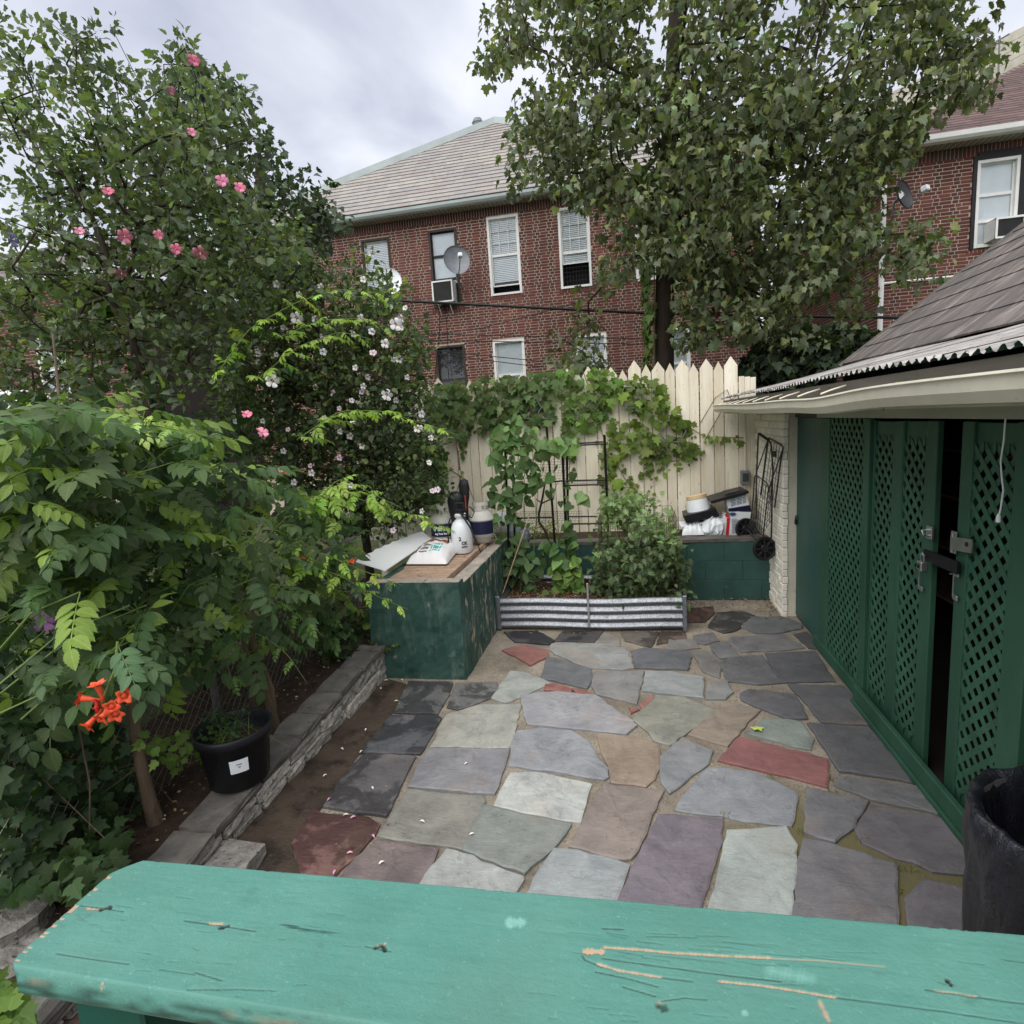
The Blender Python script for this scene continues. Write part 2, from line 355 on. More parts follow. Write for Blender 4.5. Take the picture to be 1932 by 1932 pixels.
M['brick'] = mat('red_brick', (.92, .9, .9), .85, .28, .9, .5, 60, tint='obj', spots=(2.3, .55, .2), spotcol=(.66, .66, .68))
M['brick_a'] = mat('red_brick_field', (.92, .9, .9), .85, .28, .9, .5, 60, tint='attr', spots=(2.3, .55, .2), spotcol=(.66, .66, .68))
M['bmortar'] = mat('pale_mortar', lin(190, 173, 156), .9, .15, 6, .4, 60)
M['slateroof'] = mat('roof_slate', (1, 1, 1), .7, .22, 7, .5, 40, tint='obj')
M['slateroof_a'] = mat('roof_slate_field', (1, 1, 1), .7, .22, 7, .5, 40, tint='attr')
M['flash'] = mat('pale_flashing', lin(188, 198, 196), .5, .1, 2, .1, 30)
M['soffit'] = mat('soffit_board', lin(168, 160, 150), .7, .1, 3, .2, 30)
M['metal'] = mat('zinc_metal', lin(190, 192, 194), .35, .15, 9, .15, 60, metal=.9)
def galv_mat():
    n = NT('galvanised_sheet'); vo = n.new('ShaderNodeTexVoronoi'); vo.inputs['Scale'].default_value = 60; n.set(vo.inputs['Vector'], n.co())
    c = n.mix(n.ramp(vo.outputs['Distance'], .1, .6), lin(108, 112, 116), lin(150, 154, 158)); c = n.mix(n.ramp(n.noise(20, 5, .7), .62, .68), c, lin(84, 82, 78))
    n.bsdf(c, n.math('ADD', .32, n.math('MULTIPLY', n.noise(16), .3)), .8, n.bump(n.noise(12), .15, .004), .5); return n.m
M['galv'] = galv_mat()
M['blackmetal'] = mat('black_metal', lin(34, 34, 36), .45, .25, 12, .15, 60, metal=.3)
M['greymetal'] = mat('grey_metal', lin(120, 124, 128), .5, .15, 12, .1, 60, metal=.2)
M['cartmetal'] = mat('cart_metal', lin(72, 70, 70), .4, .2, 12, .1, 60, metal=.6)
M['rubber'] = mat('black_rubber', lin(28, 28, 29), .6, .25, 12, .25, 60)
M['blackpl'] = mat('black_plastic', lin(30, 31, 35), .42, .2, 6, .12, 40)
M['darkgrey'] = mat('dark_plastic', lin(62, 60, 62), .5, .2, 6, .15, 40)
M['wood'] = mat('bare_wood', lin(168, 142, 120), .85, .35, 4, .5, 30, .006, stretch=(1, 6, 6), spots=(14, .58, .15), spotcol=lin(104, 76, 56))
M['bark'] = mat('grey_brown_bark', lin(104, 88, 72), .95, .4, 10, 1.0, 26, .02, stretch=(1, 1, .25))
M['barkdark'] = mat('dark_bark', lin(62, 52, 45), .95, .4, 10, 1.0, 20, .03, stretch=(1, 1, .25))
M['stem'] = mat('green_stem', lin(98, 120, 58), .6, .25, 12, .2, 40)
M['cable'] = mat('black_cable', lin(30, 29, 30), .6, .1, 6, .1, 40)
M['leaf'] = leafmat('leaf', 'attr'); M['leaf_o'] = leafmat('leaf_piece', 'obj')
M['leaf_far'] = leafmat('leaf_far', 'attr', .5, .28, .15)
M['leaf_far_o'] = leafmat('leaf_far_piece', 'obj', .5, .28, .15)
M['petal'] = mat('petal', (1, 1, 1), .6, .1, 18, .2, 40, tint='obj')
M['eye'] = mat('flower_eye', lin(120, 20, 40), .7, .2, 20, .1, 50)
M['anther'] = mat('flower_anther', lin(240, 228, 170), .7, .2, 20, .1, 50)
M['trumpet'] = mat('trumpet_petal', lin(232, 84, 44), .5, .18, 16, .25, 40, col2=lin(238, 100, 66))
M['trumpetred'] = mat('trumpet_throat', lin(176, 40, 26), .6, .2, 16, .2, 40)
def bagmat():
    n = NT('black_bin_liner'); h = n.noise(5, 6, .6, n.co((1, 1, .45)), 1.5)
    n.bsdf(n.mix(n.ramp(h, .4, .75), lin(22, 22, 27), lin(44, 45, 56)), .33, 0, n.bump(n.math('ADD', h, n.math('MULTIPLY', n.noise(40, 4, .6, None, 1.0), .25)), .9, .02), .5); return n.m
M['bag'] = bagmat()

# ------------------------------------------------------------------ ground
def sheet(name, pts, z, m, parent=None, kind='structure'):
    b = MB(); b.add([(p[0], p[1], z) for p in pts], [tuple(range(len(pts)))]); o = b.build(name, m, parent)
    if kind and parent is None: o['kind'] = kind
    return o
sheet('ground', [(-600, -300), (600, -300), (600, 1500), (-600, 1500)], -0.05, M['grass'])
patio = sheet('patio', [(-2.2, .6), (1.62, .6), (1.62, 6.62), (-2.2, 6.62)], -0.015, M['mortar'])
def Aq(p): return ((900 + p[0] * .51760) * .670833, (1650 + p[1] * .51760) * .670833)
def Bq(p): return ((1880 + p[0] * .51760) * .670833, (1650 + p[1] * .51760) * .670833)
ST = [  # region, colour as seen, wet, outline
('A', (72, 72, 76), 1, '1000,245 1180,240 1275,290 1240,312 1060,298'), ('A', (70, 68, 68), 1, '1320,238 1540,236 1490,298 1275,292'),
('A', (128, 124, 114), 0, '1545,246 1628,280 1630,318 1495,312'), ('A', (108, 98, 88), 1, '1640,240 1845,245 1800,325 1660,290'),
('A', (110, 86, 76), 1, '1852,242 1980,240 1990,285 1830,310'), ('A', (152, 88, 78), 0, '990,345 1095,312 1235,345 1235,378 1140,425 1060,375'),
('A', (134, 136, 134), 0, '1258,308 1330,300 1660,330 1705,440 1640,450 1450,440 1280,365 1250,340'), ('A', (94, 96, 102), 0, '1690,345 1760,330 2003,345 2018,380 1993,450 1715,440'),
('A', (100, 102, 106), 0, '1235,380 1310,395 1470,445 1478,500 1450,550 1200,495'), ('A', (150, 156, 148), 0, '1035,455 1130,470 1255,522 1140,575 1010,628 930,600'),
('A', (126, 124, 122), 0, '1495,460 1760,460 1720,635 1500,580 1480,520'), ('A', (138, 144, 144), 0, '1770,458 1900,462 2083,490 2083,605 1755,565'),
('A', (158, 84, 76), 0, '1225,530 1300,528 1370,555 1365,578 1220,560'), ('A', (158, 84, 76), 0, '1378,560 1440,560 1495,600 1420,600'),
('A', (140, 140, 146), 0, '1090,590 1290,570 1500,590 1560,640 1700,730 1720,750 1660,800 1570,790 1130,745 1110,680'),
('A', (160, 96, 84), 0, '1738,640 1800,585 1812,605 1760,665'), ('A', (152, 82, 74), 0, '1680,655 1735,665 1690,685'),
('A', (136, 136, 120), 0, '1830,592 1978,598 2143,672 2098,715 1900,858 1815,835 1790,790 1702,722'),
('A', (98, 98, 98), 1, '480,512 720,517 690,600 640,690 402,680 440,620'), ('A', (110, 110, 106), 1, '740,520 960,517 970,560 930,600 760,665 692,650 715,590'),
('A', (154, 154, 142), 0, '690,692 860,642 1090,637 1050,820 1025,873 600,868 640,790'), ('A', (88, 90, 96), 1, '390,697 630,697 658,715 600,810 545,905 222,900 300,800'),
('A', (140, 143, 150), 0, '1075,780 1200,765 1370,780 1460,840 1500,920 1563,980 1563,1030 1540,1045 1030,970 1045,830'),
('A', (152, 128, 104), 0, '1508,797 1700,812 1830,852 1843,880 1838,990 1818,1040 1770,1083 1582,1060 1574,980 1532,900'),
('A', (130, 130, 136), 0, '592,876 1026,882 1000,980 945,1123 870,1120 482,1085 540,960'), ('A', (100, 96, 98), 1, '232,915 310,907 518,922 450,1050 360,1243 22,1190 90,1080'),
('A', (170, 174, 168), 0, '1040,1012 1170,1007 1473,1072 1440,1180 1413,1278 1320,1268 948,1188 1000,1080'),
('A', (138, 122, 112), 0, '1542,1067 1610,1082 1868,1107 1800,1240 1770,1340 1690,1473 1620,1478 1357,1410 1420,1290'),
('A', (128, 132, 136), 0, '1852,920 1968,814 2136,887 2108,960 2050,1000 1900,1118 1857,1060'),
('A', (134, 132, 120), 0, '482,1097 880,1132 893,1165 850,1260 800,1390 770,1423 312,1350 400,1220'), ('A', (126, 134, 126), 0, '892,1187 1363,1287 1290,1390 1110,1553 1000,1518 782,1430 840,1290'),
('A', (134, 84, 76), 1, '-36,1200 0,1227 260,1252 322,1290 298,1340 190,1468 60,1588 -100,1560 -147,1395'),
('A', (124, 106, 104), 0, '312,1377 638,1422 600,1520 530,1630 102,1590 200,1470'), ('A', (154, 158, 154), 0, '692,1427 780,1452 1098,1572 1103,1590 1030,1720 520,1660 610,1520'),
('A', (142, 150, 152), 0, '1275,1422 1400,1432 1678,1507 1640,1620 1590,1740 1100,1700 1200,1530'), ('A', (120, 108, 120), 0, '1842,1234 2188,1257 2188,1380 2120,1560 2060,1800 1600,1740 1722,1480'),
('B', (96, 98, 102), 0, '390,215 450,162 620,162 725,200 720,225 580,250 480,250'), ('B', (98, 92, 88), 1, '260,140 400,130 468,155 370,233 300,248 217,215'),
('B', (104, 70, 62), 1, '85,120 240,110 250,140 200,190 90,190'), ('B', (104, 104, 104), 0, '140,260 240,245 275,290 200,310 150,300'),
('B', (118, 114, 110), 0, '0,287 138,287 173,330 60,343 0,338'), ('B', (110, 108, 110), 0, '340,272 620,257 738,330 600,345 395,350 322,300'),
('B', (108, 108, 110), 0, '227,312 315,300 393,375 280,388 242,345'), ('B', (116, 114, 110), 0, '132,357 230,347 280,420 278,493 192,460'),
('B', (98, 98, 102), 0, '282,410 330,387 510,372 608,518 480,528 312,510'), ('B', (88, 88, 94), 0, '527,362 798,347 903,510 602,518'),
('B', (76, 74, 76), 0, '682,257 750,242 818,300 818,335 762,330'), ('B', (128, 130, 128), 0, '215,512 320,512 350,570 310,608 207,608 212,560'),
('B', (92, 92, 98), 0, '392,580 440,557 690,582 753,713 640,713 480,650 402,615'), ('B', (92, 92, 96), 0, '652,527 948,537 1013,600 1083,748 832,733 722,600'),
('B', (146, 128, 108), 0, '312,622 498,667 320,863 107,800 202,710'), ('B', (126, 138, 130), 0, '512,717 640,717 718,732 788,820 773,878 700,868 432,795'),
('B', (150, 84, 80), 0, '387,812 540,852 700,887 863,932 868,960 858,1083 272,940 320,890'), ('B', (92, 92, 96), 0, '757,742 1088,762 1240,940 1318,1058 1250,1043 932,1000 862,890'),
('B', (134, 138, 144), 0, '212,987 300,982 480,1012 688,1112 698,1150 663,1293 480,1273 42,1210 82,1130'), ('B', (112, 112, 114), 0, '932,1027 1348,1082 1478,1238 1092,1150 902,1075'),
('B', (118, 116, 120), 0, '747,1092 1088,1162 1010,1300 905,1383 742,1330'), ('B', (112, 106, 112), 0, '1107,1182 1478,1252 1600,1385 1640,1440 1640,1558 1430,1538 1230,1468 1062,1390 1017,1310'),
('B', (158, 168, 162), 0, '322,1322 640,1297 698,1400 693,1550 663,1820 200,1800 290,1480'), ('B', (118, 114, 118), 0, '737,1367 900,1397 1233,1502 1238,1600 1245,1880 680,1850 702,1500'),
('B', (112, 106, 112), 0, '1402,1587 1640,1642 1660,1960 1310,1900 1292,1690')]
stone_bounds = []
def flagstone(P, col, wet, k=None):
    """rough-edged slab with a slightly uneven top"""
    P = np.array(P); c0 = P.mean(0); n = len(P); Q = []
    ar = sum(P[i][0] * P[(i + 1) % n][1] - P[(i + 1) % n][0] * P[i][1] for i in range(n))
    if ar < 0: P = P[::-1]
    P = c0 + (P - c0) * (1 + .007 / np.maximum(np.linalg.norm(P - c0, axis=1, keepdims=True), .05))
    for i in range(n):
        a, b = P[i], P[(i + 1) % n]; d = np.linalg.norm(b - a); m = max(2, int(d / .055)); nn = np.array((-(b - a)[1], (b - a)[0])) / max(d, 1e-6)
        for j in range(m):
            t = j / m; w_ = 0.0 if j == 0 else RG.normal() * .0045
            Q.append(a + (b - a) * t + nn * w_)
    Q = np.array(Q); m = len(Q); zt = RG.uniform(-.001, .006); tl = RG.normal(0, .003, 2); V = []
    inn = c0 + (Q - c0) * (1 - .012 / np.maximum(np.linalg.norm(Q - c0, axis=1, keepdims=True), .02))
    for ring, dz in ((Q, -.035), (Q, -.004), (inn, 0.0)):
        for q in ring: V.append((q[0], q[1], zt + dz + (q - c0) @ tl + (RG.normal() * .0012 if dz == 0 else 0)))
    V.append((c0[0], c0[1], zt + .001)); Fc = []
    for r in range(2): Fc += [(r * m + i, r * m + (i + 1) % m, (r + 1) * m + (i + 1) % m, (r + 1) * m + i) for i in range(m)]
    Fc += [(2 * m + i, 2 * m + (i + 1) % m, 3 * m) for i in range(m)]
    b = MB(); b.add(V, Fc); o = b.build('flagstone', M['slate_wet' if wet else 'slate'], patio); g_ = sum(col) / 3; o.color = (*lin(*[g_ + (c_ - g_) * .62 for c_ in col], k=1.16), 1)
for reg, col, wet, pts in ST:
    q = [tuple(map(float, s.split(','))) for s in pts.split()]
    flagstone([gz(*(Aq(p) if reg == 'A' else Bq(p)))[:2] for p in q], col, wet)
# paving hidden behind the railing goes on in the same manner
for iy, y0 in enumerate((.63, 1.04, 1.44)):
    x = -1.9 + iy * .2
    while x < 1.05:
        wd = RG.uniform(.38, .6); g = random.choice(((120, 116, 118), (140, 142, 140), (130, 120, 112), (150, 152, 146)))
        flagstone([(x, y0 + RG.uniform(0, .03)), (x + wd - .04, y0 + RG.uniform(0, .03)), (x + wd - .04 + RG.uniform(-.03, .02), y0 + .385 - .10 * (iy == 2)), (x + RG.uniform(-.02, .03), y0 + .385 - .10 * (iy == 2))], g, 0); x += wd
# wet earth at the foot of the stone wall
ed = [Aq((300, 500)), Aq((478, 508)), Aq((396, 684)), Aq((214, 902)), Aq((14, 1192)), Aq((-155, 1395)), Aq((-110, 1570)), Aq((60, 1600))]
ew = sorted([tuple(gz(*p)[:2]) for p in ed], key=lambda p: p[1]); yq = np.linspace(1.2, 4.41, 30); xq = np.interp(yq, [p[1] for p in ew], [p[0] for p in ew])
b = MB(); b.add([p for x, y in zip(xq, yq) for p in ((-2.2, y, -.005), (x, y, -.005))], [(2 * i, 2 * i + 1, 2 * i + 3, 2 * i + 2) for i in range(29)]); o = b.build('dirt_strip', M['wetdirt']); o['kind'] = 'structure'
def wall_top(y): return .155 + (min(max(y, 1.2), 4.4) - 2.08) * .061
# soil bed behind the wall (sloping), rough ground beyond the chain link
b = MB(); ys = np.linspace(1.2, 6.6, 28); xs = np.linspace(-3.4, -2.28, 9)
V = [(x, y, wall_top(y) - .03 + RG.normal() * .012) for y in ys for x in xs]
b.add(V, [(i * 9 + j, i * 9 + j + 1, (i + 1) * 9 + j + 1, (i + 1) * 9 + j) for i in range(27) for j in range(8)])
o = b.build('soil_bed', M['soil']); o['kind'] = 'structure'

# ------------------------------------------------------------------ low stone retaining wall on the left
t = thing('stone_wall', 'low retaining wall of rough grey stones capped with dark slabs along the patio', 'wall', (-2.25, 3.2, 0))
b = MB(); n = 24; ys = np.linspace(1.25, 4.42, n)
V = [p for y in ys for p in ((-2.345, y, -.04), (-2.345, y, wall_top(y) - .05), (-2.175, y, wall_top(y) - .05), (-2.175, y, -.04))]
b.add(V, [(i * 4 + j, i * 4 + (j + 1) % 4, (i + 1) * 4 + (j + 1) % 4, (i + 1) * 4 + j)[::-1] for i in range(n - 1) for j in range(4)] + [(0, 1, 2, 3), tuple(range(4 * n - 4, 4 * n))[::-1]])
b.build('core', M['wallmortar'], t)
def rough_block(name, x0, x1, y0, y1, za, zb, m, parent, col, jit=.008, sub=3):
    """box whose faces are dented, for stones"""
    g = np.linspace(0, 1, sub + 1); V = []; idx = {}; Fc = []
    def vid(i, j, k):
        if (i, j, k) not in idx:
            idx[(i, j, k)] = len(V); e = sum(q in (0, sub) for q in (i, j, k)); sh = .0 if e < 2 else .008 * (e - 1)
            p = np.array([x0 + (x1 - x0) * g[i], y0 + (y1 - y0) * g[j], za(y0 + (y1 - y0) * g[j]) + (zb(y0 + (y1 - y0) * g[j]) - za(y0 + (y1 - y0) * g[j])) * g[k]])
            c = np.array([(x0 + x1) / 2, (y0 + y1) / 2, p[2]]); p = p + RG.normal(0, jit, 3); p[:2] += (c - p)[:2] * sh * 4; V.append(p)
        return idx[(i, j, k)]
    for a in range(sub):
        for d in range(sub):
            for k, fl in ((0, 1), (sub, 0)):
                for q, ax in (([(a, d, k), (a + 1, d, k), (a + 1, d + 1, k), (a, d + 1, k)], 2), ([(a, k, d), (a + 1, k, d), (a + 1, k, d + 1), (a, k, d + 1)], 1), ([(k, a, d), (k, a + 1, d), (k, a + 1, d + 1), (k, a, d + 1)], 0)):
                    f = [vid(*v) for v in q]; Fc.append(f[::-1] if (fl == 1) != (ax == 1) else f)
    bb = MB(); bb.add(V, Fc); o = bb.build(name, m, parent); o.color = (*col, 1); return o
for row in range(2):
    y = 1.25
    while y < 4.36:
        d = min(RG.uniform(.2, .38), 4.42 - y); f0, f1 = row * .5, row * .5 + .5
        za = lambda yy, f0=f0: -.01 + (wall_top(yy) - .045) * f0 + .006; zb = lambda yy, f1=f1: -.01 + (wall_top(yy) - .045) * f1 - .004
        g = RG.uniform(.7, 1.25); rough_block('stone', -2.24, -2.15 + RG.uniform(-.008, .012), y + .006, y + d - .006, za, zb, M['granite'], t, (g, g * .98, g * .95), .0045)
        y += d
y = 1.25
while y < 4.36:
    d = min(RG.uniform(.26, .42), 4.42 - y); g = RG.uniform(.8, 1.15)
    rough_block('capstone', -2.36, -2.135 + RG.uniform(-.01, .01), y + .004, y + d - .004, lambda yy: wall_top(yy) - .05, lambda yy: wall_top(yy) + RG.normal() * .002, M['capstone'], t, (g, g, g), .004)
    y += d
# ------------------------------------------------------------------ porch edge and the painted railing in front
o = MB().box(-1.2, 1.45, -1.0, .62, -.04, .48).build('porch_floor', M['concrete']); o['kind'] = 'structure'
def rail_mat():
    n = NT('worn_teal_paint'); wv = n.attr('wear'); sp = n.new('ShaderNodeSeparateColor'); n.set(sp.inputs[0], wv)
    c = n.mix(n.ramp(n.noise(4, 5, .6), .3, .7), lin(73, 126, 114), lin(92, 144, 131))
    c = n.mix(n.math('MULTIPLY', n.ramp(n.noise(60, 4, .6, n.co((.12, 1, 1))), .5, .72), .3), c, lin(62, 112, 98))
    c = n.mix(n.ramp(n.noise(150, 3, .6), .62, .76), c, lin(102, 153, 140))
    c = n.mix(n.ramp(n.noise(28, 5, .7, n.co((.10, 1.6, 1))), .69, .735), c, lin(46, 82, 72))
    c = n.mix(n.math('MULTIPLY', sp.outputs[2], .6), c, lin(140, 194, 180))
    c = n.mix(n.math('MULTIPLY', n.ramp(n.noise(2.4, 6, .7), .48, .7), .35), c, lin(92, 122, 108))
    c = n.mix(n.math('MULTIPLY', n.ramp(n.noise(9, 6, .75, n.co((.5, 1, 1))), .6, .68), .5), c, lin(70, 104, 92))
    fl = n.ramp(n.noise(17, 7, .75, n.co((.35, 1.4, 1))), .715, .73)
    wd = n.mix(n.noise(40, 5, .6, n.co((.1, 2, 2))), lin(150, 116, 90), lin(206, 178, 148))
    c = n.mix(n.math('MAXIMUM', sp.outputs[1], n.math('MULTIPLY', fl, .8)), c, wd); c = n.mix(sp.outputs[0], c, lin(36, 44, 38))
    h = n.math('ADD', n.noise(130, 4, .6), n.math('MULTIPLY', n.noise(30, 5, .65, n.co((.12, 1.8, 1))), .8)); n.bsdf(c, .5, 0, n.bump(n.math('SUBTRACT', h, n.math('MULTIPLY', fl, 1.5)), .4, .003), .3); return n.m
M['rail'] = rail_mat()
RZ = 1.45
rail = thing('wooden_railing', 'weathered teal green wooden railing with a wide flat top board in the foreground', 'railing', (0, .6, .48))
NX, NY = 1500, 176; U = np.linspace(0, 1, NX); Vv = np.linspace(0, 1, NY); X1 = 1.40
uu, vv = np.meshgrid(U, Vv)                      # rows follow the width
near = np.full(NX, .507); far = .702 + .023 * (U * (X1 + .835))
def cornerx(v): return np.where(v < .12, (1 - np.sqrt(np.clip(1 - ((.12 - v) / .12) ** 2, 0, 1))) * .022, np.where(v > .82, ((v - .82) / .18) ** 1.3 * .035, 0))
xx = (-.838 + cornerx(vv)) * (1 - uu) + X1 * uu; yy = near * (1 - vv) + (.702 + .023 * (xx + .835)) * vv
pxx, pyy = proj(np.stack([xx, yy, np.full_like(xx, RZ)], -1))
crack = np.zeros_like(xx); bare = np.zeros_like(xx); light = np.zeros_like(xx)
def seg(field, pts, wd, amp=1.0, soft=.8):
    global crack, bare, light
    P = np.array(pts, float)
    for (a, b_) in zip(P[:-1], P[1:]):
        d = b_ - a; t = np.clip(((pxx - a[0]) * d[0] + (pyy - a[1]) * d[1]) / (d @ d), 0, 1)
        ex = a[0] + d[0] * t; ey = a[1] + d[1] * t; ds = np.hypot(pxx - ex, pyy - ey)
        ww = wd * (.6 + .8 * np.abs(np.sin(ex * .11 + wd) * np.sin(ex * .37))) if wd > .6 else wd + .3
        field[:] = np.maximum(field, amp * np.clip((ww + max(soft, .95) - ds) / (2 * max(soft, .95)), 0, 1))
def Rq(*p): return [((1400 + x * .76605) * .670833, (2300 + y * .76605) * .670833) for x, y in p]
def Lq(*p): return [(x * .5176 * .670833, (1880 + y * .5176) * .670833) for x, y in p]
seg(bare, Rq((318, 490), (385, 492)), 5.0); seg(bare, Rq((390, 476), (520, 484), (640, 496), (860, 508), (1000, 514)), 2.1); seg(bare, Rq((1000, 516), (1180, 524), (1420, 548)), .6, .8)
seg(crack, Rq((385, 515), (600, 545), (860, 580), (1040, 600)), .45); seg(bare, Rq((365, 535), (440, 560), (600, 586)), 2.0); seg(crack, Rq((600, 586), (715, 600)), .6)
seg(bare, Rq((810, 600), (960, 615), (1100, 636), (1240, 660)), 1.9); seg(crack, Rq((1240, 660), (1600, 705), (1990, 765)), .5); seg(crack, Rq((360, 565), (480, 590), (590, 620)), .5)
seg(crack, Rq((460, 620), (580, 655)), .5); seg(crack, Rq((310, 505), (320, 520), (385, 548)), .5); seg(crack, Rq((592, 688), (618, 700)), 7.5, .75, 3); seg(bare, Rq((585, 680), (600, 676)), 2.2, .7, 2); seg(crack, Rq((600, 672), (690, 660), (770, 668)), .4)
seg(crack, Rq((1650, 596), (1665, 612)), 3.0); seg(crack, Rq((1570, 630), (1740, 655), (1932, 682)), .6); seg(bare, Rq((1600, 632), (1760, 656)), .7); seg(bare, Rq((1180, 675), (1215, 745)), 3.2, .8, 3)
seg(light, Rq((50, 385), (90, 384)), 9, 1, 3); seg(light, Rq((905, 715), (915, 722)), 4, 1, 2); seg(light, Rq((1000, 560), (1150, 590)), 8, .7, 9); seg(crack, Rq((385, 405), (460, 408)), .6)
for k in range(30):
    x0 = RG.uniform(250, 1250); y0 = RG.uniform(405, 500) + (x0 - 300) * .06; seg(crack, Rq((x0, y0), (x0 + RG.uniform(40, 190), y0 + RG.uniform(2, 18))), .12, RG.uniform(.3, .75), .5)
for k in range(46):
    x0 = RG.uniform(0, 1900); y0 = RG.uniform(420, 900) + x0 * .06; seg(crack, Rq((x0, y0), (x0 + RG.uniform(20, 130), y0 + RG.uniform(1, 14))), .1, RG.uniform(.2, .6), .5)
seg(crack, Lq((440, 1288), (545, 1300), (670, 1320)), .7); seg(bare, Lq((475, 1305), (550, 1308)), 2.2); seg(crack, Lq((548, 1308), (600, 1295)), 3.2)
seg(crack, Lq((1005, 1370), (1190, 1395), (1390, 1427)), .6); seg(bare, Lq((1140, 1388), (1205, 1386)), 2.0); seg(crack, Lq((1195, 1410), (1245, 1395)), 3.0)
seg(crack, Lq((310, 1548), (480, 1575), (700, 1605)), .5); seg(crack, Lq((870, 1635), (1060, 1662)), .4, .7); seg(crack, Lq((1060, 1650), (1210, 1695)), .8); seg(crack, Lq((1020, 1745), (1300, 1742), (1500, 1750)), .7, .8)
seg(crack, [(708, 1788), (722, 1782), (726, 1792)], 3.2); seg(bare, [(712, 1784), (728, 1780)], 1.2); seg(crack, [(690, 1785), (738, 1795)], .3)
for k in range(40):
    x0 = RG.uniform(150, 1900); y0 = RG.uniform(1050, 1900) + x0 * .1; seg(crack, Lq((x0, y0), (x0 + RG.uniform(20, 120), y0 + RG.uniform(1, 14))), .1, RG.uniform(.2, .6), .5)
nzx = np.interp(xx, np.linspace(-1, 1.5, 500), RG.random(500)); nz2 = np.interp(xx, np.linspace(-1, 1.5, 110), RG.random(110))
bare = np.maximum(bare, ((vv < .012) & (nzx * nz2 > .6)) * .9); bare = np.maximum(bare, ((vv > .985) & (nzx * nz2 > .42)) * .9)
bare = np.maximum(bare, ((uu < .004) & (np.interp(vv, np.linspace(0, 1, 60), RG.random(60)) > .7)) * .9)
zz = RZ - .0022 * np.clip(crack, 0, 1) - .0012 * bare + .00012 * np.interp(yy, np.linspace(.5, .75, 30), RG.normal(size=30)) - np.clip((.03 - vv) / .03, 0, 1) ** 2 * .007 - np.clip((vv - .985) / .015, 0, 1) ** 2 * .003
V = np.stack([xx, yy, zz], -1).reshape(-1, 3); i0 = np.arange(NY - 1)[:, None] * NX + np.arange(NX - 1)[None, :]
Fq = np.stack([i0, i0 + 1, i0 + 1 + NX, i0 + NX], -1).reshape(-1, 4)
W = np.stack([crack, bare, light, np.ones_like(bare)], -1).reshape(-1, 4)
# sides: front nose, back, ends
def skirt(idx, depth, flip, dy):
    global V, W, Fq
    prev = np.array(idx)
    for s_ in range(1, 6):
        f = s_ / 5; base = V[np.array(idx)].copy(); base[:, 2] = RZ - .007 - (depth - .007) * f; base[:, 1] += dy * math.sin(f * math.pi) * .8
        wv = np.zeros((len(idx), 4)); wv[:, 3] = 1
        if dy:
            k = np.interp(base[:, 0], np.linspace(-.9, 1.5, 110), RG.random(110)); k2 = np.interp(base[:, 0], np.linspace(-.9, 1.5, 54), RG.random(54))
            wv[:, 1] = np.clip((k * .3 + k2 * .8 - .62 - .12 * s_) * 3, 0, .55) ; wv[:, 0] = np.clip(.25 + (k - .4) * 1.2, 0, .7) * (1 - wv[:, 1])
        st = len(V); V = np.concatenate([V, base]); W = np.concatenate([W, wv]); cur = np.arange(st, st + len(idx))
        q = np.stack([prev[:-1], cur[:-1], cur[1:], prev[1:]], -1); Fq = np.concatenate([Fq, q if not flip else q[:, ::-1]]); prev = cur
    return prev
e1 = skirt(list(range(NX)), .038, False, -.006); e2 = skirt(list(range((NY - 1) * NX, NY * NX)), .038, True, .0)
e3 = skirt([j * NX for j in range(NY)], .038, True, .0); e4 = skirt([j * NX + NX - 1 for j in range(NY)], .038, False, .0)
V0 = len(V); V = np.concatenate([V, [(-.83, .51, RZ - .038), (X1, .51, RZ - .038), (X1, .75, RZ - .038), (-.83, .70, RZ - .038)]]); W = np.concatenate([W, np.array([[0, 0, 0, 1]] * 4)])
Fq = np.concatenate([Fq, [[V0 + 3, V0 + 2, V0 + 1, V0]]])
me = bpy.data.meshes.new('top_board'); me.vertices.add(len(V)); me.vertices.foreach_set('co', V.astype(np.float32).ravel())
me.loops.add(len(Fq) * 4); me.loops.foreach_set('vertex_index', Fq.astype(np.int32).ravel()); me.polygons.add(len(Fq)); me.polygons.foreach_set('loop_start', np.arange(0, len(Fq) * 4, 4, dtype=np.int32))
at = me.attributes.new('wear', 'FLOAT_COLOR', 'POINT'); at.data.foreach_set('color', W.astype(np.float32).ravel()); me.update(calc_edges=True); me.validate()
me.polygons.foreach_set('use_smooth', np.ones(len(me.polygons), bool)); link('top_board', me, rail, M['rail'])
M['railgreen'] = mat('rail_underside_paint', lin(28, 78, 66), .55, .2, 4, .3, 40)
MB().bbox(-.775, -.665, .535, .645, .48, RZ - .038, .004).build('post', M['railgreen'], rail)
MB().bbox(-.665, 1.40, .575, .615, RZ - .13, RZ - .04, .003).build('rail_bar', M['railgreen'], rail)
MB().bbox(-.665, 1.40, .575, .615, .56, .64, .003).build('rail_bar', M['railgreen'], rail)
for k in range(17): MB().bbox(-.56 + k * .11, -.52 + k * .11, .578, .612, .64, RZ - .13, .002).build('baluster', M['railgreen'], rail)

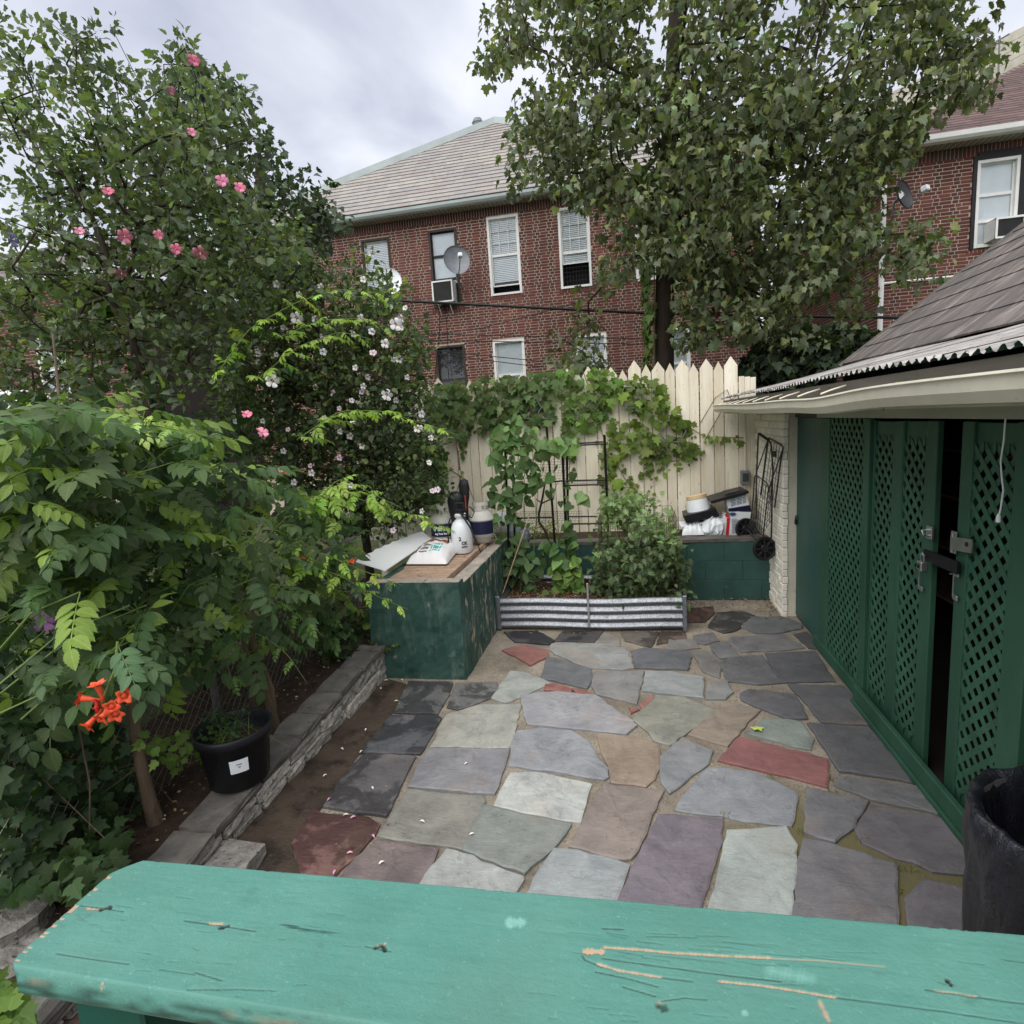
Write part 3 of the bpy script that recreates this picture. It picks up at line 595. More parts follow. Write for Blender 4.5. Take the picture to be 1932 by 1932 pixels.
# ------------------------------------------------------------------ green painted concrete planter box, left
pl = thing('concrete_planter', 'tall green painted concrete planter box with peeling paint and a plank lid', 'planter', (-1.85, 5.4, 0))
def slab(name, x0, x1, y0, y1, z0, z1, m, parent, jit=.004, n=(10, 10, 8), top=None):
    """box of dented faces: hand-made masonry"""
    V = []; Fc = []; 
    def face(fn, a, b_, flip):
        st = len(V)
        for i in range(a + 1):
            for j in range(b_ + 1): V.append(fn(i / a, j / b_))
        for i in range(a):
            for j in range(b_):
                q = (st + i * (b_ + 1) + j, st + (i + 1) * (b_ + 1) + j, st + (i + 1) * (b_ + 1) + j + 1, st + i * (b_ + 1) + j + 1); Fc.append(q[::-1] if flip else q)
    L_ = lambda a, b_, t_: a + (b_ - a) * t_
    face(lambda u, v: (L_(x0, x1, u), y0, L_(z0, z1, v)), n[0], n[2], False); face(lambda u, v: (L_(x0, x1, u), y1, L_(z0, z1, v)), n[0], n[2], True)
    face(lambda u, v: (x0, L_(y0, y1, u), L_(z0, z1, v)), n[1], n[2], True); face(lambda u, v: (x1, L_(y0, y1, u), L_(z0, z1, v)), n[1], n[2], False)
    face(lambda u, v: (L_(x0, x1, u), L_(y0, y1, v), z0), n[0], n[1], True); face(lambda u, v: (L_(x0, x1, u), L_(y0, y1, v), z1), n[0], n[1], False)
    V = np.array(V); key = np.round(V, 4); d = {}; D = np.zeros_like(V)
    for i, k in enumerate(map(tuple, key)):
        if k not in d: d[k] = RG.normal(0, jit, 3)
        D[i] = d[k]
    D[:, 2][V[:, 2] < z0 + 1e-4] = 0; b = MB(); b.add(V + D, Fc); return b.build(name, m, parent, smooth=False)
slab('front_wall', -2.262, -1.425, 4.42, 4.55, -.03, .845, M['greenwall'], pl, .003, (16, 3, 16))
MB().add([(-2.265, 4.425, .848), (-1.43, 4.425, .848), (-1.43, 4.548, .85), (-2.265, 4.548, .85)], [(0, 1, 2, 3)]).build('bare_edge', M['concrete'], pl)
slab('side_wall', -1.56, -1.422, 4.553, 7.3, -.03, .80, M['greenside'], pl, .003, (3, 40, 14))
MB().add([(-1.558, 4.56, .806), (-1.424, 4.56, .806), (-1.424, 7.3, .806), (-1.558, 7.3, .806)], [(0, 1, 2, 3)]).build('bare_edge', M['concrete'], pl)
slab('side_wall', -2.262, -2.15, 4.553, 7.3, -.03, .80, M['greenwall'], pl, .003, (3, 30, 10))
for k in range(9):
    y0 = 4.60 + k * .21; MB().bbox(-2.14, -1.60 + RG.uniform(-.02, .02), y0, y0 + .2, .79, .826 + RG.uniform(-.004, .006), .004, TR((0, 0, 0), RG.normal() * .004)).build('lid_plank', M['wood'], pl)
MB().bbox(-1.605, -1.565, 4.56, 6.3, .77, .852, .004, TR((0, 0, 0), .002)).build('lid_edge', M['wood'], pl)

# ------------------------------------------------------------------ block wall of the raised bed at the back
bw = thing('block_wall', 'low dark green painted block wall under the cream fence holding the raised soil', 'wall', (0, 6.65, 0))
MB().box(-1.40, 1.50, 6.606, 6.78, -.03, .655).build('core', M['greenblock'], bw)
for r in range(3):
    x = -1.40 - (r % 2) * .2
    while x < 1.50:
        a, b_ = max(x + .0015, -1.40), min(x + .3985, 1.50)
        if b_ - a > .03: MB().bbox(a, b_, 6.60, 6.64, r * .222 + .001 - (.03 if r == 0 else 0), r * .222 + .2205, .003).build('block', M['greenblock'], bw)
        x += .4
slab('coping', -1.40, 1.50, 6.592, 6.79, .664, .70, M['capstone'], bw, .003, (24, 2, 1))
o = MB().box(-1.42, 1.55, 6.79, 7.42, -.03, .66).build('raised_soil', M['soil']); o['kind'] = 'structure'

# ------------------------------------------------------------------ corrugated metal raised bed
bd = thing('raised_garden_bed', 'corrugated galvanised metal raised bed planted with beans and tomatoes', 'garden bed', (-.45, 6.05, 0))
def corr(x0, x1, y, z0, z1, per, amp, side=0):
    m = 48; zs = np.linspace(z0, z1, m); V = []; Fc = []
    xs = np.linspace(x0, x1, 30)
    for i, z in enumerate(zs):
        d = amp * math.sin((z - z0) / per * 2 * math.pi - .6)
        for x in xs: bow = .02 * math.sin((x - x0) / (x1 - x0) * math.pi); V.append((x, y - d - bow, z + .006 * math.sin(x * 5)) if not side else (y + d * side, x, z))
    nn = 30
    for i in range(m - 1):
        for j in range(nn - 1): q = (i * nn + j, i * nn + j + 1, (i + 1) * nn + j + 1, (i + 1) * nn + j); Fc.append(q if side <= 0 else q)
    return V, Fc
V, Fc = corr(-1.385, .46, 5.60, .012, .335, .083, .013); MB().add(V, Fc).build('front_panel', M['galv'], bd, smooth=True)
V, Fc = corr(-1.385, .46, 6.50, .012, .335, .083, .013); MB().add(V, Fc).build('back_panel', M['galv'], bd, smooth=True)
for x, sd in ((-1.39, -1), (.465, 1)):
    V, Fc = corr(5.6, 6.5, x, .012, .335, .083, .013, sd); MB().add(V, Fc).build('side_panel', M['galv'], bd, smooth=True)
for x in (-1.40, .47):
    for y in (5.60, 6.49):
        MB().bbox(x - .012, x + .03, y - .028, y + .012, 0, .36, .006).bbox(x - .02 if x < 0 else x + .018, x - .008 if x < 0 else x + .03, y - .02, y + .10, 0, .36, .003).build('corner_post', M['galv'], bd)
bx_ = MB().bbox(-.465, -.445, 5.548, 5.562, .04, .50, .002); [bx_.lathe([(.007, 0), (.006, .004), (0, .005)], 8, TR((-.455, 5.549, .09 + k * .083), 0, math.pi / 2)) for k in range(4)]; bx_.build('centre_brace', M['metal'], bd)
V = [(x, y, .25 + RG.normal() * .012) for y in np.linspace(5.63, 6.47, 14) for x in np.linspace(-1.37, .44, 28)]
MB().add(V, [(i * 28 + j, i * 28 + j + 1, (i + 1) * 28 + j + 1, (i + 1) * 28 + j) for i in range(13) for j in range(27)]).build('soil', M['soil'], bd)
b = MB()
for k in range(900):
    c = (RG.uniform(-1.34, .42), RG.uniform(5.66, 6.44), .262 + RG.random() * .012); b.box(-.012 * RG.uniform(.5, 1.5), .012, -.004, .004, 0, .002, TR(c, RG.uniform(0, 6.3), RG.normal() * .4, RG.normal() * .4), random.choice((lin(120, 78, 52), lin(150, 110, 76), lin(84, 56, 40), lin(180, 150, 110))))
b.build('mulch', M['mulch'], bd, kind='stuff')

# ------------------------------------------------------------------ cream picket fence at the back
fe = thing('picket_fence', 'tall cream painted board fence with pointed pickets closing off the patio', 'fence', (-.6, 7.42, .66))
x = 1.30; k = 0; FY = 7.40
while x > -3.6:
    wd = .152 if k % 2 == 0 else .112
    zt = 2.725 + (-x) * .004 + RG.normal() * .018 + (.02 if k % 2 == 0 else -.015); zs = zt - .11; g = RG.uniform(.006, .013); x0 = x - wd; tl = RG.normal() * .007
    pl_ = [(x0, .62), (x, .62), (x + tl, zs), (x - wd / 2 + tl, zt), (x0 + tl, zs)]
    yb = FY + RG.normal() * .005
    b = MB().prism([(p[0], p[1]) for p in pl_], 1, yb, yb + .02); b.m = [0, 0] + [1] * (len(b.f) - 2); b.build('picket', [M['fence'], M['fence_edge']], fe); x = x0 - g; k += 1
for xa, zt in ((1.37, 2.50), (1.435, 2.49), (1.50, 2.48)): MB().bbox(xa - .062, xa, FY, FY + .02, .62, zt, .002).build('picket', M['fence'], fe)
for z in (.95, 1.65, 2.35): MB().bbox(-3.6, 1.44, FY + .021, FY + .06, z, z + .085, .003).build('rail_bar', M['fence'], fe)
for xp in (-3.5, -1.6, .2, 1.38): MB().bbox(xp - .045, xp + .045, FY + .06, FY + .15, -.04, 2.45, .004).build('post', M['fence'], fe)

# ------------------------------------------------------------------ white brick wall at the end of the shed
wb = thing('white_brick_wall', 'white painted brick end wall between the green door and the cream fence', 'wall', (1.6, 6.7, 0))
MB().box(1.489, 1.66, 6.07, 7.39, -.04, 2.06).build('core', M['trim'], wb)
bm = MB().bbox(-.026, .026, -.104, .104, -.034, .034, .006); me_b = bm.build('brick', M['whitebrick'], wb).data; bpy.data.objects.remove(bpy.data.objects['brick'])
bm = MB().bbox(-.026, .026, -.05, .05, -.034, .034, .006); o_ = bm.build('brick', M['whitebrick'], wb); me_h = o_.data; bpy.data.objects.remove(o_)
for r in range(28):
    z = -.005 + r * .0745; y = 6.055 + (.108 if r % 2 else 0)
    if r % 2: o = link('brick', me_h, wb); o.matrix_basis = TR((1.505 + RG.normal() * .004, 6.055 + .052, z)); o.color = (1, .99, .96, 1)
    while y + .2 < 7.42:
        o = link('brick', me_b, wb); o.matrix_basis = TR((1.505 + RG.normal() * .004, y + .106, z + RG.normal() * .002), RG.normal() * .008); g = RG.uniform(.9, 1.04); o.color = (g, g, g * .98, 1); y += .216
# ------------------------------------------------------------------ shed on the right
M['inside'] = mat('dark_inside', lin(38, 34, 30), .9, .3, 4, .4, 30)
sh = thing('garden_shed', 'long green shed with lattice front, cream gutter and corrugated roof edge', 'shed', (2.4, 4.2, 0))
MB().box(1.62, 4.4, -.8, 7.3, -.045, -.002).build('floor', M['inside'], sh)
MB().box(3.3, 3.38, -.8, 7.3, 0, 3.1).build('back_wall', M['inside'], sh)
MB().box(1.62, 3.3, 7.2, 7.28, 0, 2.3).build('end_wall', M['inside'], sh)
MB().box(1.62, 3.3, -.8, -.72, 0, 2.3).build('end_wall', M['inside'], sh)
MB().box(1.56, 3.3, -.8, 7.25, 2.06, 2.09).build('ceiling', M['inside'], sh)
for z in (.42, .85, 1.28, 1.66): MB().box(2.55, 2.95, 1.4, 7.1, z, z + .025).build('shelf', mat('shelf_wood_%d' % int(z * 100), lin(96, 84, 70), .8, .2, 4, .3, 30), sh)
MB().bbox(1.555, 1.60, -.8, 5.30, 2.003, 2.075, .003).build('header_board', M['header'], sh)
MB().bbox(1.585, 1.66, 5.30, 6.06, 2.003, 2.075, .003).build('header_board', M['fascia'], sh)
MB().bbox(1.50, 1.535, -.8, 4.22, .035, .135, .006).build('kick_board', M['green'], sh)
MB().bbox(1.488, 1.545, -.8, 4.22, -.01, .03, .004).build('kick_board', M['green'], sh)
MB().bbox(1.55, 1.60, 4.22, 5.30, -.01, .09, .004).build('kick_board', M['green'], sh)
MB().box(1.12, 1.56, -.8, 7.28, 2.075, 2.09).build('soffit', M['trim'], sh)
MB().bbox(1.115, 1.14, -.8, 7.3, 2.092, 2.225, .003).build('fascia_board', M['fascia'], sh)
# gutter, sagging a little
ys = np.linspace(-.8, 7.28, 60); prof = [(1.108, 2.165), (1.108, 2.09), (1.07, 2.078), (1.02, 2.083), (.993, 2.118), (.990, 2.158), (.978, 2.162), (.982, 2.170), (.998, 2.166), (1.002, 2.122), (1.026, 2.092), (1.07, 2.088), (1.098, 2.098), (1.10, 2.165)]
V = []; n = len(prof)
for y in ys:
    sg = .014 * math.sin((y - 1) * 1.3) * (.3 + .1 * max(y, 1)) - .006 * math.exp(-((y - 3.4) / .5) ** 2) * 3; wv = .008 * math.sin(y * 2.1)
    V += [(p[0] + wv * (p[0] < 1.05), y, p[1] + sg) for p in prof]
Fc = [(i * n + j, i * n + (j + 1) % n, (i + 1) * n + (j + 1) % n, (i + 1) * n + j) for i in range(59) for j in range(n)] + [tuple(range(n))[::-1], tuple(range(59 * n, 60 * n))]
gut = MB().add(V, Fc).build('gutter', M['gutter'], sh)
for y in np.arange(3.3, 7.2, .42): MB().tube([(.985, y, 2.168), (1.04, y + .02, 2.185), (1.12, y + .03, 2.205)], .0045, 5).build('gutter_strap', M['gutter'], gut)
# corrugated roofing sheets
def cmat():
    n = NT('weathered_corrugated'); g = n.new('ShaderNodeNewGeometry')
    c = n.mix(n.ramp(n.noise(9, 6, .7, n.co((.5, 2.5, 1))), .32, .68), lin(96, 91, 88), lin(198, 194, 188)); c = n.mix(n.ramp(n.noise(24, 5, .7), .60, .70), c, lin(74, 62, 56))
    c = n.mix(g.outputs['Backfacing'], c, lin(26, 62, 52)); n.bsdf(c, .7, 0, n.bump(n.noise(60, 5), .4, .004), .3); return n.m
M['corr'] = cmat()
y = -.98; k = 0
while y < 7.3:
    y1 = min(y + .70, 7.32); m = int((y1 - y) / .0066) + 1; yy_ = np.linspace(y, y1, m); V = []
    for s_ in range(5):
        f = s_ / 4; x = 1.09 + (2.46 - 1.09) * f; z0 = 2.255 + .27 * f - .012 * math.sin(f * 3.14) + k % 2 * .003
        V += [(x + (RG.normal() * .002 if s_ == 0 else 0), q, z0 + .0105 * math.sin(q / .066 * 2 * math.pi) + .006 * math.sin(q * 2.3)) for q in yy_]
    MB().add(V, [(i * m + j, (i + 1) * m + j, (i + 1) * m + j + 1, i * m + j + 1) for i in range(4) for j in range(m - 1)]).build('roof_sheet', M['corr'], sh, smooth=True); y += .66; k += 1
M['roll'] = mat('weathered_roofing', lin(104, 98, 95), .9, .35, 3, .7, 50, .008, stretch=(.5, 2.2, .5), spots=(5, .52, .16), spotcol=lin(156, 146, 138))
sl = .756; ln = math.hypot(1, sl); ux, uz = 1 / ln, sl / ln
for k in range(14):
    a, b_ = k * .29, k * .29 + .31; o0 = .004 + .0; V = []
    ysx = np.linspace(-.8, 7.36, 40)
    for (d, lift) in ((a, .016), (a, .004), (b_, .004), (b_, .010)):
        pass
    for q in ysx:
        wob = .006 * math.sin(q * 3 + k * 2.1) + RG.normal() * .002
        for d, lift in ((a + wob, .018), (a + wob, .002), (b_, .0), (b_, .008)): V.append((2.43 + d * ux - lift * uz, q, 2.535 + d * uz + lift * ux))
    MB().add(V, [(i * 4 + j, i * 4 + (j + 1) % 4, (i + 1) * 4 + (j + 1) % 4, (i + 1) * 4 + j) for i in range(39) for j in range(4)] + [(0, 1, 2, 3), tuple(range(156, 160))[::-1]]).build('roofing_strip', M['roll'], sh)
MB().tube([(2.40, 7.38, 2.52), (2.43 + 4.1 * ux, 7.38, 2.535 + 4.1 * uz)], .03, 6).build('verge_board', M['fascia'], sh)
MB().add([(2.43, 7.34, 2.0), (5.7, 7.34, 2.0), (5.7, 7.34, 2.52 + 3.27 * sl), (2.43, 7.34, 2.52)], [(0, 3, 2, 1)]).build('gable_wall', M['fascia'], sh)
# plain green door
dr = thing('shed_door', 'flat dark green shed door next to the white brick wall', 'door', (1.62, 5.66, 0))
MB().bbox(1.605, 1.645, 5.20, 6.052, .01, 2.0, .004).build('leaf', M['greendoor'], dr)
MB().bbox(1.59, 1.604, 6.0, 6.045, 1.02, 1.04, .002).build('bolt', M['greendoor'], dr)
b = MB().bbox(1.585, 1.603, 6.01, 6.05, .95, 1.0, .003); b.tube([(1.592, 6.02, 1.0), (1.592, 6.02, 1.025), (1.592, 6.04, 1.025), (1.592, 6.04, 1.0)], .004, 6); b.build('padlock', M['blackmetal'], dr)
# lattice panels
def lattice(t, x, y0, y1, z0, z1, per=.09, wd=.029):
    """diagonal slats in two layers, clipped to the opening; every slat is a piece of its own"""
    for lay, sg in ((0, 1), (1, -1)):
        c = -(z1 - z0) if sg > 0 else 0
        k = 0
        lo = (z0 - y1) if sg > 0 else (z0 + y0); hi = (z1 - y0) if sg > 0 else (z1 + y1); cc = math.floor(lo / per) * per
        while cc < hi + per:
            # line z = sg*y + cc
            pts = []
            ya, yb = y0, y1
            za, zb = sg * ya + cc, sg * yb + cc
            lo_t, hi_t = 0.0, 1.0
            dz = zb - za
            t1, t2 = (z0 - za) / dz, (z1 - za) / dz
            lo_t, hi_t = max(0, min(t1, t2)), min(1, max(t1, t2))
            if hi_t - lo_t > .03:
                h = wd / 2 * math.sqrt(2); A = []
                P = [(ya + (yb - ya) * lo_t, za + dz * lo_t), (ya + (yb - ya) * hi_t, za + dz * hi_t)]
                poly = [(P[0][0], P[0][1] - h), (P[1][0], P[1][1] - h), (P[1][0], P[1][1] + h), (P[0][0], P[0][1] + h)]
                xa = x + lay * .0032; MB().prism(poly, 0, xa, xa + .003).build('slat', M['lattice'], t)
            cc += per
def panel(label, y0, y1, ly0, ly1, ztop, zl0, zl1, x=1.56, th=.032, name='lattice_door', cat='lattice door'):
    t = thing(name, label, cat, (x + .02, (y0 + y1) / 2, .03), 'lattice panels across the shed front')
    MB().bbox(x, x + th, ly1, y1, .04, ztop, .004).build('stile', M['green'], t)
    if ly0 - y0 > .01: MB().bbox(x, x + th, y0, ly0, .04, ztop, .004).build('stile', M['green'], t)
    if ztop - zl1 > .02: MB().bbox(x + .014, x + th - .002, ly0, ly1, zl1, ztop - .004, .003).build('top_rail', M['green'], t)
    MB().bbox(x + .014, x + th - .002, ly0, ly1, .045, zl0, .003).build('bottom_rail', M['green'], t)
    lattice(t, x + .006, ly0, ly1, zl0 - .02, zl1 + .02)
    return t
panel('tall narrow-holed lattice panel nearest the flat green door', 4.21, 5.19, 4.31, 4.99, 1.998, .12, 1.985)
panel('narrow lattice panel second from the flat green door', 3.775, 4.18, 3.90, 4.168, 1.985, .14, 1.86, .575 + 1.0)
d3 = panel('lattice door left of the dark gap, with the black strap latch on its stile', 3.375, 3.76, 3.495, 3.752, 1.99, .14, 1.86, 1.57)
d4 = panel('lattice door right of the dark gap, with the shiny hasp on its stile', 2.60, 3.14, 2.745, 3.045, 1.99, .14, 1.86, 1.565)
panel('lattice panel behind the black bin at the right edge', 1.55, 2.565, 1.7, 2.50, 1.99, .14, 1.86, 1.575)
panel('lattice panel closest to the porch, beyond the black bin', .42, 1.52, .57, 1.40, 1.99, .14, 1.86, 1.57)
# hardware
def hp(x, y, X=1.552): return px(x, y, X)
p = hp(1800, 1025); q = hp(1840, 1030); b = MB().bbox(1.547, 1.556, p[1] - .022, p[1] + .022, p[2] - .05, p[2] + .06, .002); b.prism([(p[1], p[2] - .03), (p[1], p[2] + .035), (q[1], q[2] + .03), (q[1] - .006, q[2]), (q[1], q[2] - .035)], 0, 1.535, 1.541); b.tube([(1.541, p[1] - .005, p[2] - .045), (1.541, p[1] - .005, p[2] + .055)], .007, 8); b.build('hasp', M['metal'], d4)
MB().lathe([(.012, 0), (.012, .002), (0, .002)], 10, TR((1.5345, q[1] + .035, q[2]), 0, 0, -math.pi / 2)).build('hasp_slot', M['blackmetal'], d4)
p = hp(1752, 1005); MB().bbox(1.552, 1.565, p[1] - .03, p[1] + .03, p[2] - .035, p[2] + .035, .002).tube([(1.555, p[1] - .012, p[2] - .015), (1.525, p[1] - .012, p[2] - .01), (1.525, p[1] + .012, p[2] + .01), (1.555, p[1] + .012, p[2] + .015)], .006, 6).build('staple', M['metal'], d3)
t = thing('strap_latch', 'black strap latch with padlock bridging the dark gap between the lattice doors', 'latch', hp(1770, 1050)); X_ = 1.53
P_ = [hp(1742, 1036, X_), hp(1742, 1056, X_), hp(1805, 1084, X_), hp(1807, 1060, X_)]; b = MB(); b.prism([(v[1], v[2]) for v in P_], 0, X_, X_ + .012); b.build('strap', M['blackmetal'], t)
p = hp(1741, 1066, 1.515); b = MB().bbox(1.495, 1.528, p[1] - .026, p[1] + .026, p[2] - .03, p[2] + .02, .004); b.tube([(1.512, p[1] - .017, p[2] + .02), (1.512, p[1] - .017, p[2] + .055), (1.512, p[1], p[2] + .065), (1.512, p[1] + .017, p[2] + .055), (1.512, p[1] + .017, p[2] + .02)], .005, 6); b.build('padlock', M['metal'], t)
MB().lathe([(.012, 0), (.011, .003), (0, .003)], 10, TR((1.494, p[1], p[2] - .006), 0, 0, -math.pi / 2)).build('padlock_face', M['blackmetal'], t)
for (x, y), who in (((1803, 1105), d4), ((1738, 1090), d3)):
    v = hp(x, y); b = MB().bbox(1.55, 1.557, v[1] - .02, v[1] + .02, v[2] + .045, v[2] + .07, .002).bbox(1.55, 1.557, v[1] - .02, v[1] + .02, v[2] - .075, v[2] - .05, .002); b.tube([(1.546, v[1] + .008, v[2] - .06), (1.546, v[1] + .008, v[2] + .06), (1.525, v[1] + .002, v[2] + .06)], .004, 6); b.build('bolt', M['metal'], who)
# pull cord
p = [px(*q, 1.46) for q in ((1897, 790), (1894, 830), (1888, 870), (1890, 900), (1893, 925), (1888, 960), (1884, 975))]
t = thing('pull_cord', 'white pull cord hanging from the shed header in front of the lattice', 'cord', p[0]); MB().tube(p, .0035, 6).build('string', M['whitepl'], t); MB().lathe([(.004, .012), (.008, .0), (.009, -.022), (0, -.024)], 8, TR(p[-1])).build('toggle', M['whitepl'], t)
MB().bbox(1.3, 1.62, p[0][1] - .01, p[0][1] + .01, 2.07, 2.082, .002).build('hook_bar', M['header'], t)
t = thing('red_bucket', 'red plastic bucket seen through the lattice at the right edge', 'bucket', (1.86, 2.5, 0)); MB().lathe([(.10, .86), (.10, .865), (.13, 1.12), (.135, 1.13), (.12, 1.12), (.09, .88), (0, .88)], 20, TR((1.95, 2.45, 0))).build('body', mat('red_plastic', lin(214, 26, 36), .4, .1, 5, .1, 40), t); MB().box(1.8, 2.1, 2.25, 2.7, .0, .86).build('stand', M['inside'], t)

# ------------------------------------------------------------------ brick houses
BR = [lin(116, 66, 58), lin(108, 61, 55), lin(124, 73, 64), lin(103, 61, 56), lin(119, 70, 63)]; BD = [lin(92, 64, 60), lin(84, 62, 60), lin(100, 64, 60)]
def brick_wall(parent, org, ax, nv, Wd, z0, z1, holes, key=None, nparts=300, course=.0665):
    """Flemish bond: real bricks standing proud of a mortar wall with openings"""
    org = np.array(org, float); ax = np.array((*ax, 0.0)); nv = np.array((*nv, 0.0)); at_ = lambda u, d, z: tuple(org + ax * u + nv * d + np.array((0, 0, z)))
    us = sorted({0, Wd} | {h[0] for h in holes} | {h[1] for h in holes}); zs = sorted({-.3, z1} | {h[2] for h in holes} | {h[3] for h in holes}); b = MB()
    for ua, ub in zip(us[:-1], us[1:]):
        for za, zb in zip(zs[:-1], zs[1:]):
            if any(h[0] <= ua + 1e-6 and ub <= h[1] + 1e-6 and h[2] <= za + 1e-6 and zb <= h[3] + 1e-6 for h in holes): continue
            b.add([at_(ua, 0, za), at_(ub, 0, za), at_(ub, 0, zb), at_(ua, 0, zb)], [(0, 1, 2, 3)])
    for h in holes:      # reveals
        for (q0, q1) in (((h[0], h[2]), (h[0], h[3])), ((h[0], h[3]), (h[1], h[3])), ((h[1], h[3]), (h[1], h[2])), ((h[1], h[2]), (h[0], h[2]))):
            b.add([at_(q0[0], .012, q0[1]), at_(q1[0], .012, q1[1]), at_(q1[0], -.16, q1[1]), at_(q0[0], -.16, q0[1])], [(0, 1, 2, 3)])
    b.build('wall', M['bmortar'], parent)
    L_ = []; r = 0; z = z0
    while z + course < z1 - .11:
        u = -.16 * (r % 2) - RG.random() * .05; kk = r
        while u < Wd:
            ln_ = (.205 if kk % 2 == 0 else .098); a, e = max(u, 0), min(u + ln_, Wd)
            cut = [(a, e)]
            for h in holes:
                if z + course - .01 > h[2] - .0 and z < h[3]:
                    nc = []
                    for (p_, q_) in cut:
                        if q_ <= h[0] or p_ >= h[1]: nc.append((p_, q_)); continue
                        if p_ < h[0]: nc.append((p_, h[0]))
                        if q_ > h[1]: nc.append((h[1], q_))
                    cut = nc
            for (p_, q_) in cut:
                if q_ - p_ > .03: L_.append((p_, q_, z, z + course - .0145, random.choice(BD) if (kk % 2 and random.random() < .6) else random.choice(BR)))
            u += ln_ + .014; kk += 1
        z += course; r += 1
    u = 0.0          # soldier course under the eaves
    while u < Wd: L_.append((u, u + .056, z1 - .20, z1 - .005, random.choice(BR[:2] + BD))); u += .068
    for h in holes:  # brick sills
        u = h[0] - .05
        while u < h[1] + .03: L_.append((u, u + .056, h[2] - .105, h[2] - .004, random.choice(BR))); u += .068
    def bv(p_, q_, za, zb, d): return [at_(p_, -.02, za), at_(q_, -.02, za), at_(q_, -.02, zb), at_(p_, -.02, zb), at_(p_ + .002, d, za + .002), at_(q_ - .002, d, za + .002), at_(q_ - .002, d, zb - .002), at_(p_ + .002, d, zb - .002)]
    BF = [(4, 5, 6, 7), (0, 1, 5, 4), (1, 2, 6, 5), (2, 3, 7, 6), (3, 0, 4, 7)]
    if key is not None and nparts:
        ctr = np.array([at_((q[0] + q[1]) / 2, 0, (q[2] + q[3]) / 2) for q in L_]); X_, Y_ = proj(ctr); order = np.argsort(np.hypot(X_ - key[0], Y_ - key[1])); near_ = set(order[:nparts].tolist())
    else: near_ = set()
    b = MB()
    for i, q in enumerate(L_):
        d = .009 + RG.normal() * .0015
        if i in near_: bb = MB(); bb.add(bv(*q[:4], d), BF); o = bb.build('brick', M['brick'], parent); o.color = (*q[4], 1)
        else: b.add(bv(*q[:4], d), BF, q[4])
    b.build('brickwork', M['brick_a'], parent, kind='stuff')
def window(parent, x0, x1, z0, z1, Y, fm, style, blind='blind', cover=(0, 1)):
    """sash window in the plane y = Y, set back in its opening"""
    w_ = x1 - x0; ft = .055; b = MB(); yf = Y + .05
    b.box(x0, x0 + ft, yf - .07, yf + .05, z0, z1).box(x1 - ft, x1, yf - .07, yf + .05, z0, z1).box(x0 + ft, x1 - ft, yf - .069, yf + .05, z1 - ft, z1).box(x0 + ft, x1 - ft, yf - .085, yf + .05, z0, z0 + .05)
    fr = b.build('window', fm, parent); zi0, zi1, xi0, xi1 = z0 + .05, z1 - ft, x0 + ft, x1 - ft; zm = (zi0 + zi1) / 2
    MB().box(x0 + .01, x1 - .01, Y + .34, Y + .36, z0, z1).build('room_back', M['room'], fr)
    MB().box(x0, x0 + .01, Y + .1, Y + .34, z0, z1).box(x1 - .01, x1, Y + .1, Y + .34, z0, z1).box(x0, x1, Y + .1, Y + .34, z1 - .01, z1).box(x0, x1, Y + .1, Y + .34, z0, z0 + .01).build('reveal', M['room'], fr)
    sm = fm if style.get('sash') is None else style['sash']
    bars = style['bars']; b = MB()
    for za, zb in zip(bars[:-1], bars[1:]):
        A, B = zi0 + (zi1 - zi0) * za, zi0 + (zi1 - zi0) * zb; s_ = .028
        b.box(xi0, xi1, yf, yf + .03, A, A + s_).box(xi0, xi1, yf, yf + .03, B - s_, B).box(xi0, xi0 + s_, yf + .001, yf + .029, A, B).box(xi1 - s_, xi1, yf + .001, yf + .029, A, B)
    if style.get('grid'):
        nx, nz_, (a, e) = style['grid']; A, B = zi0 + (zi1 - zi0) * a, zi0 + (zi1 - zi0) * e
        for i in range(1, nx): xg = xi0 + (xi1 - xi0) * i / nx; b.box(xg - .006, xg + .006, yf + .004, yf + .026, A, B)
        for i in range(1, nz_): zg = A + (B - A) * i / nz_; b.box(xi0, xi1, yf + .005, yf + .025, zg - .006, zg + .006)
    b.build('sash', sm, fr)
    op = style.get('open', 0); A = zi0 + (zi1 - zi0) * op
    MB().box(xi0, xi1, yf + .013, yf + .017, A, zi1).build('pane', M['glass'], fr)
    if blind:
        ca, cb = zi0 + (zi1 - zi0) * cover[0], zi0 + (zi1 - zi0) * cover[1]
        if blind == 'shade': MB().box(xi0 + .01, xi1 - .01, yf + .036, yf + .040, ca, cb).build('shade', M['shade'], fr)
        else:
            b = MB(); z = ca
            while z < cb: b.add([(xi0 + .01, yf + .036, z), (xi1 - .01, yf + .036, z), (xi1 - .01, yf + .05, z + .038), (xi0 + .01, yf + .05, z + .038)], [(0, 1, 2, 3)]); z += .042
            b.build('blind', M[blind], fr)
    return fr
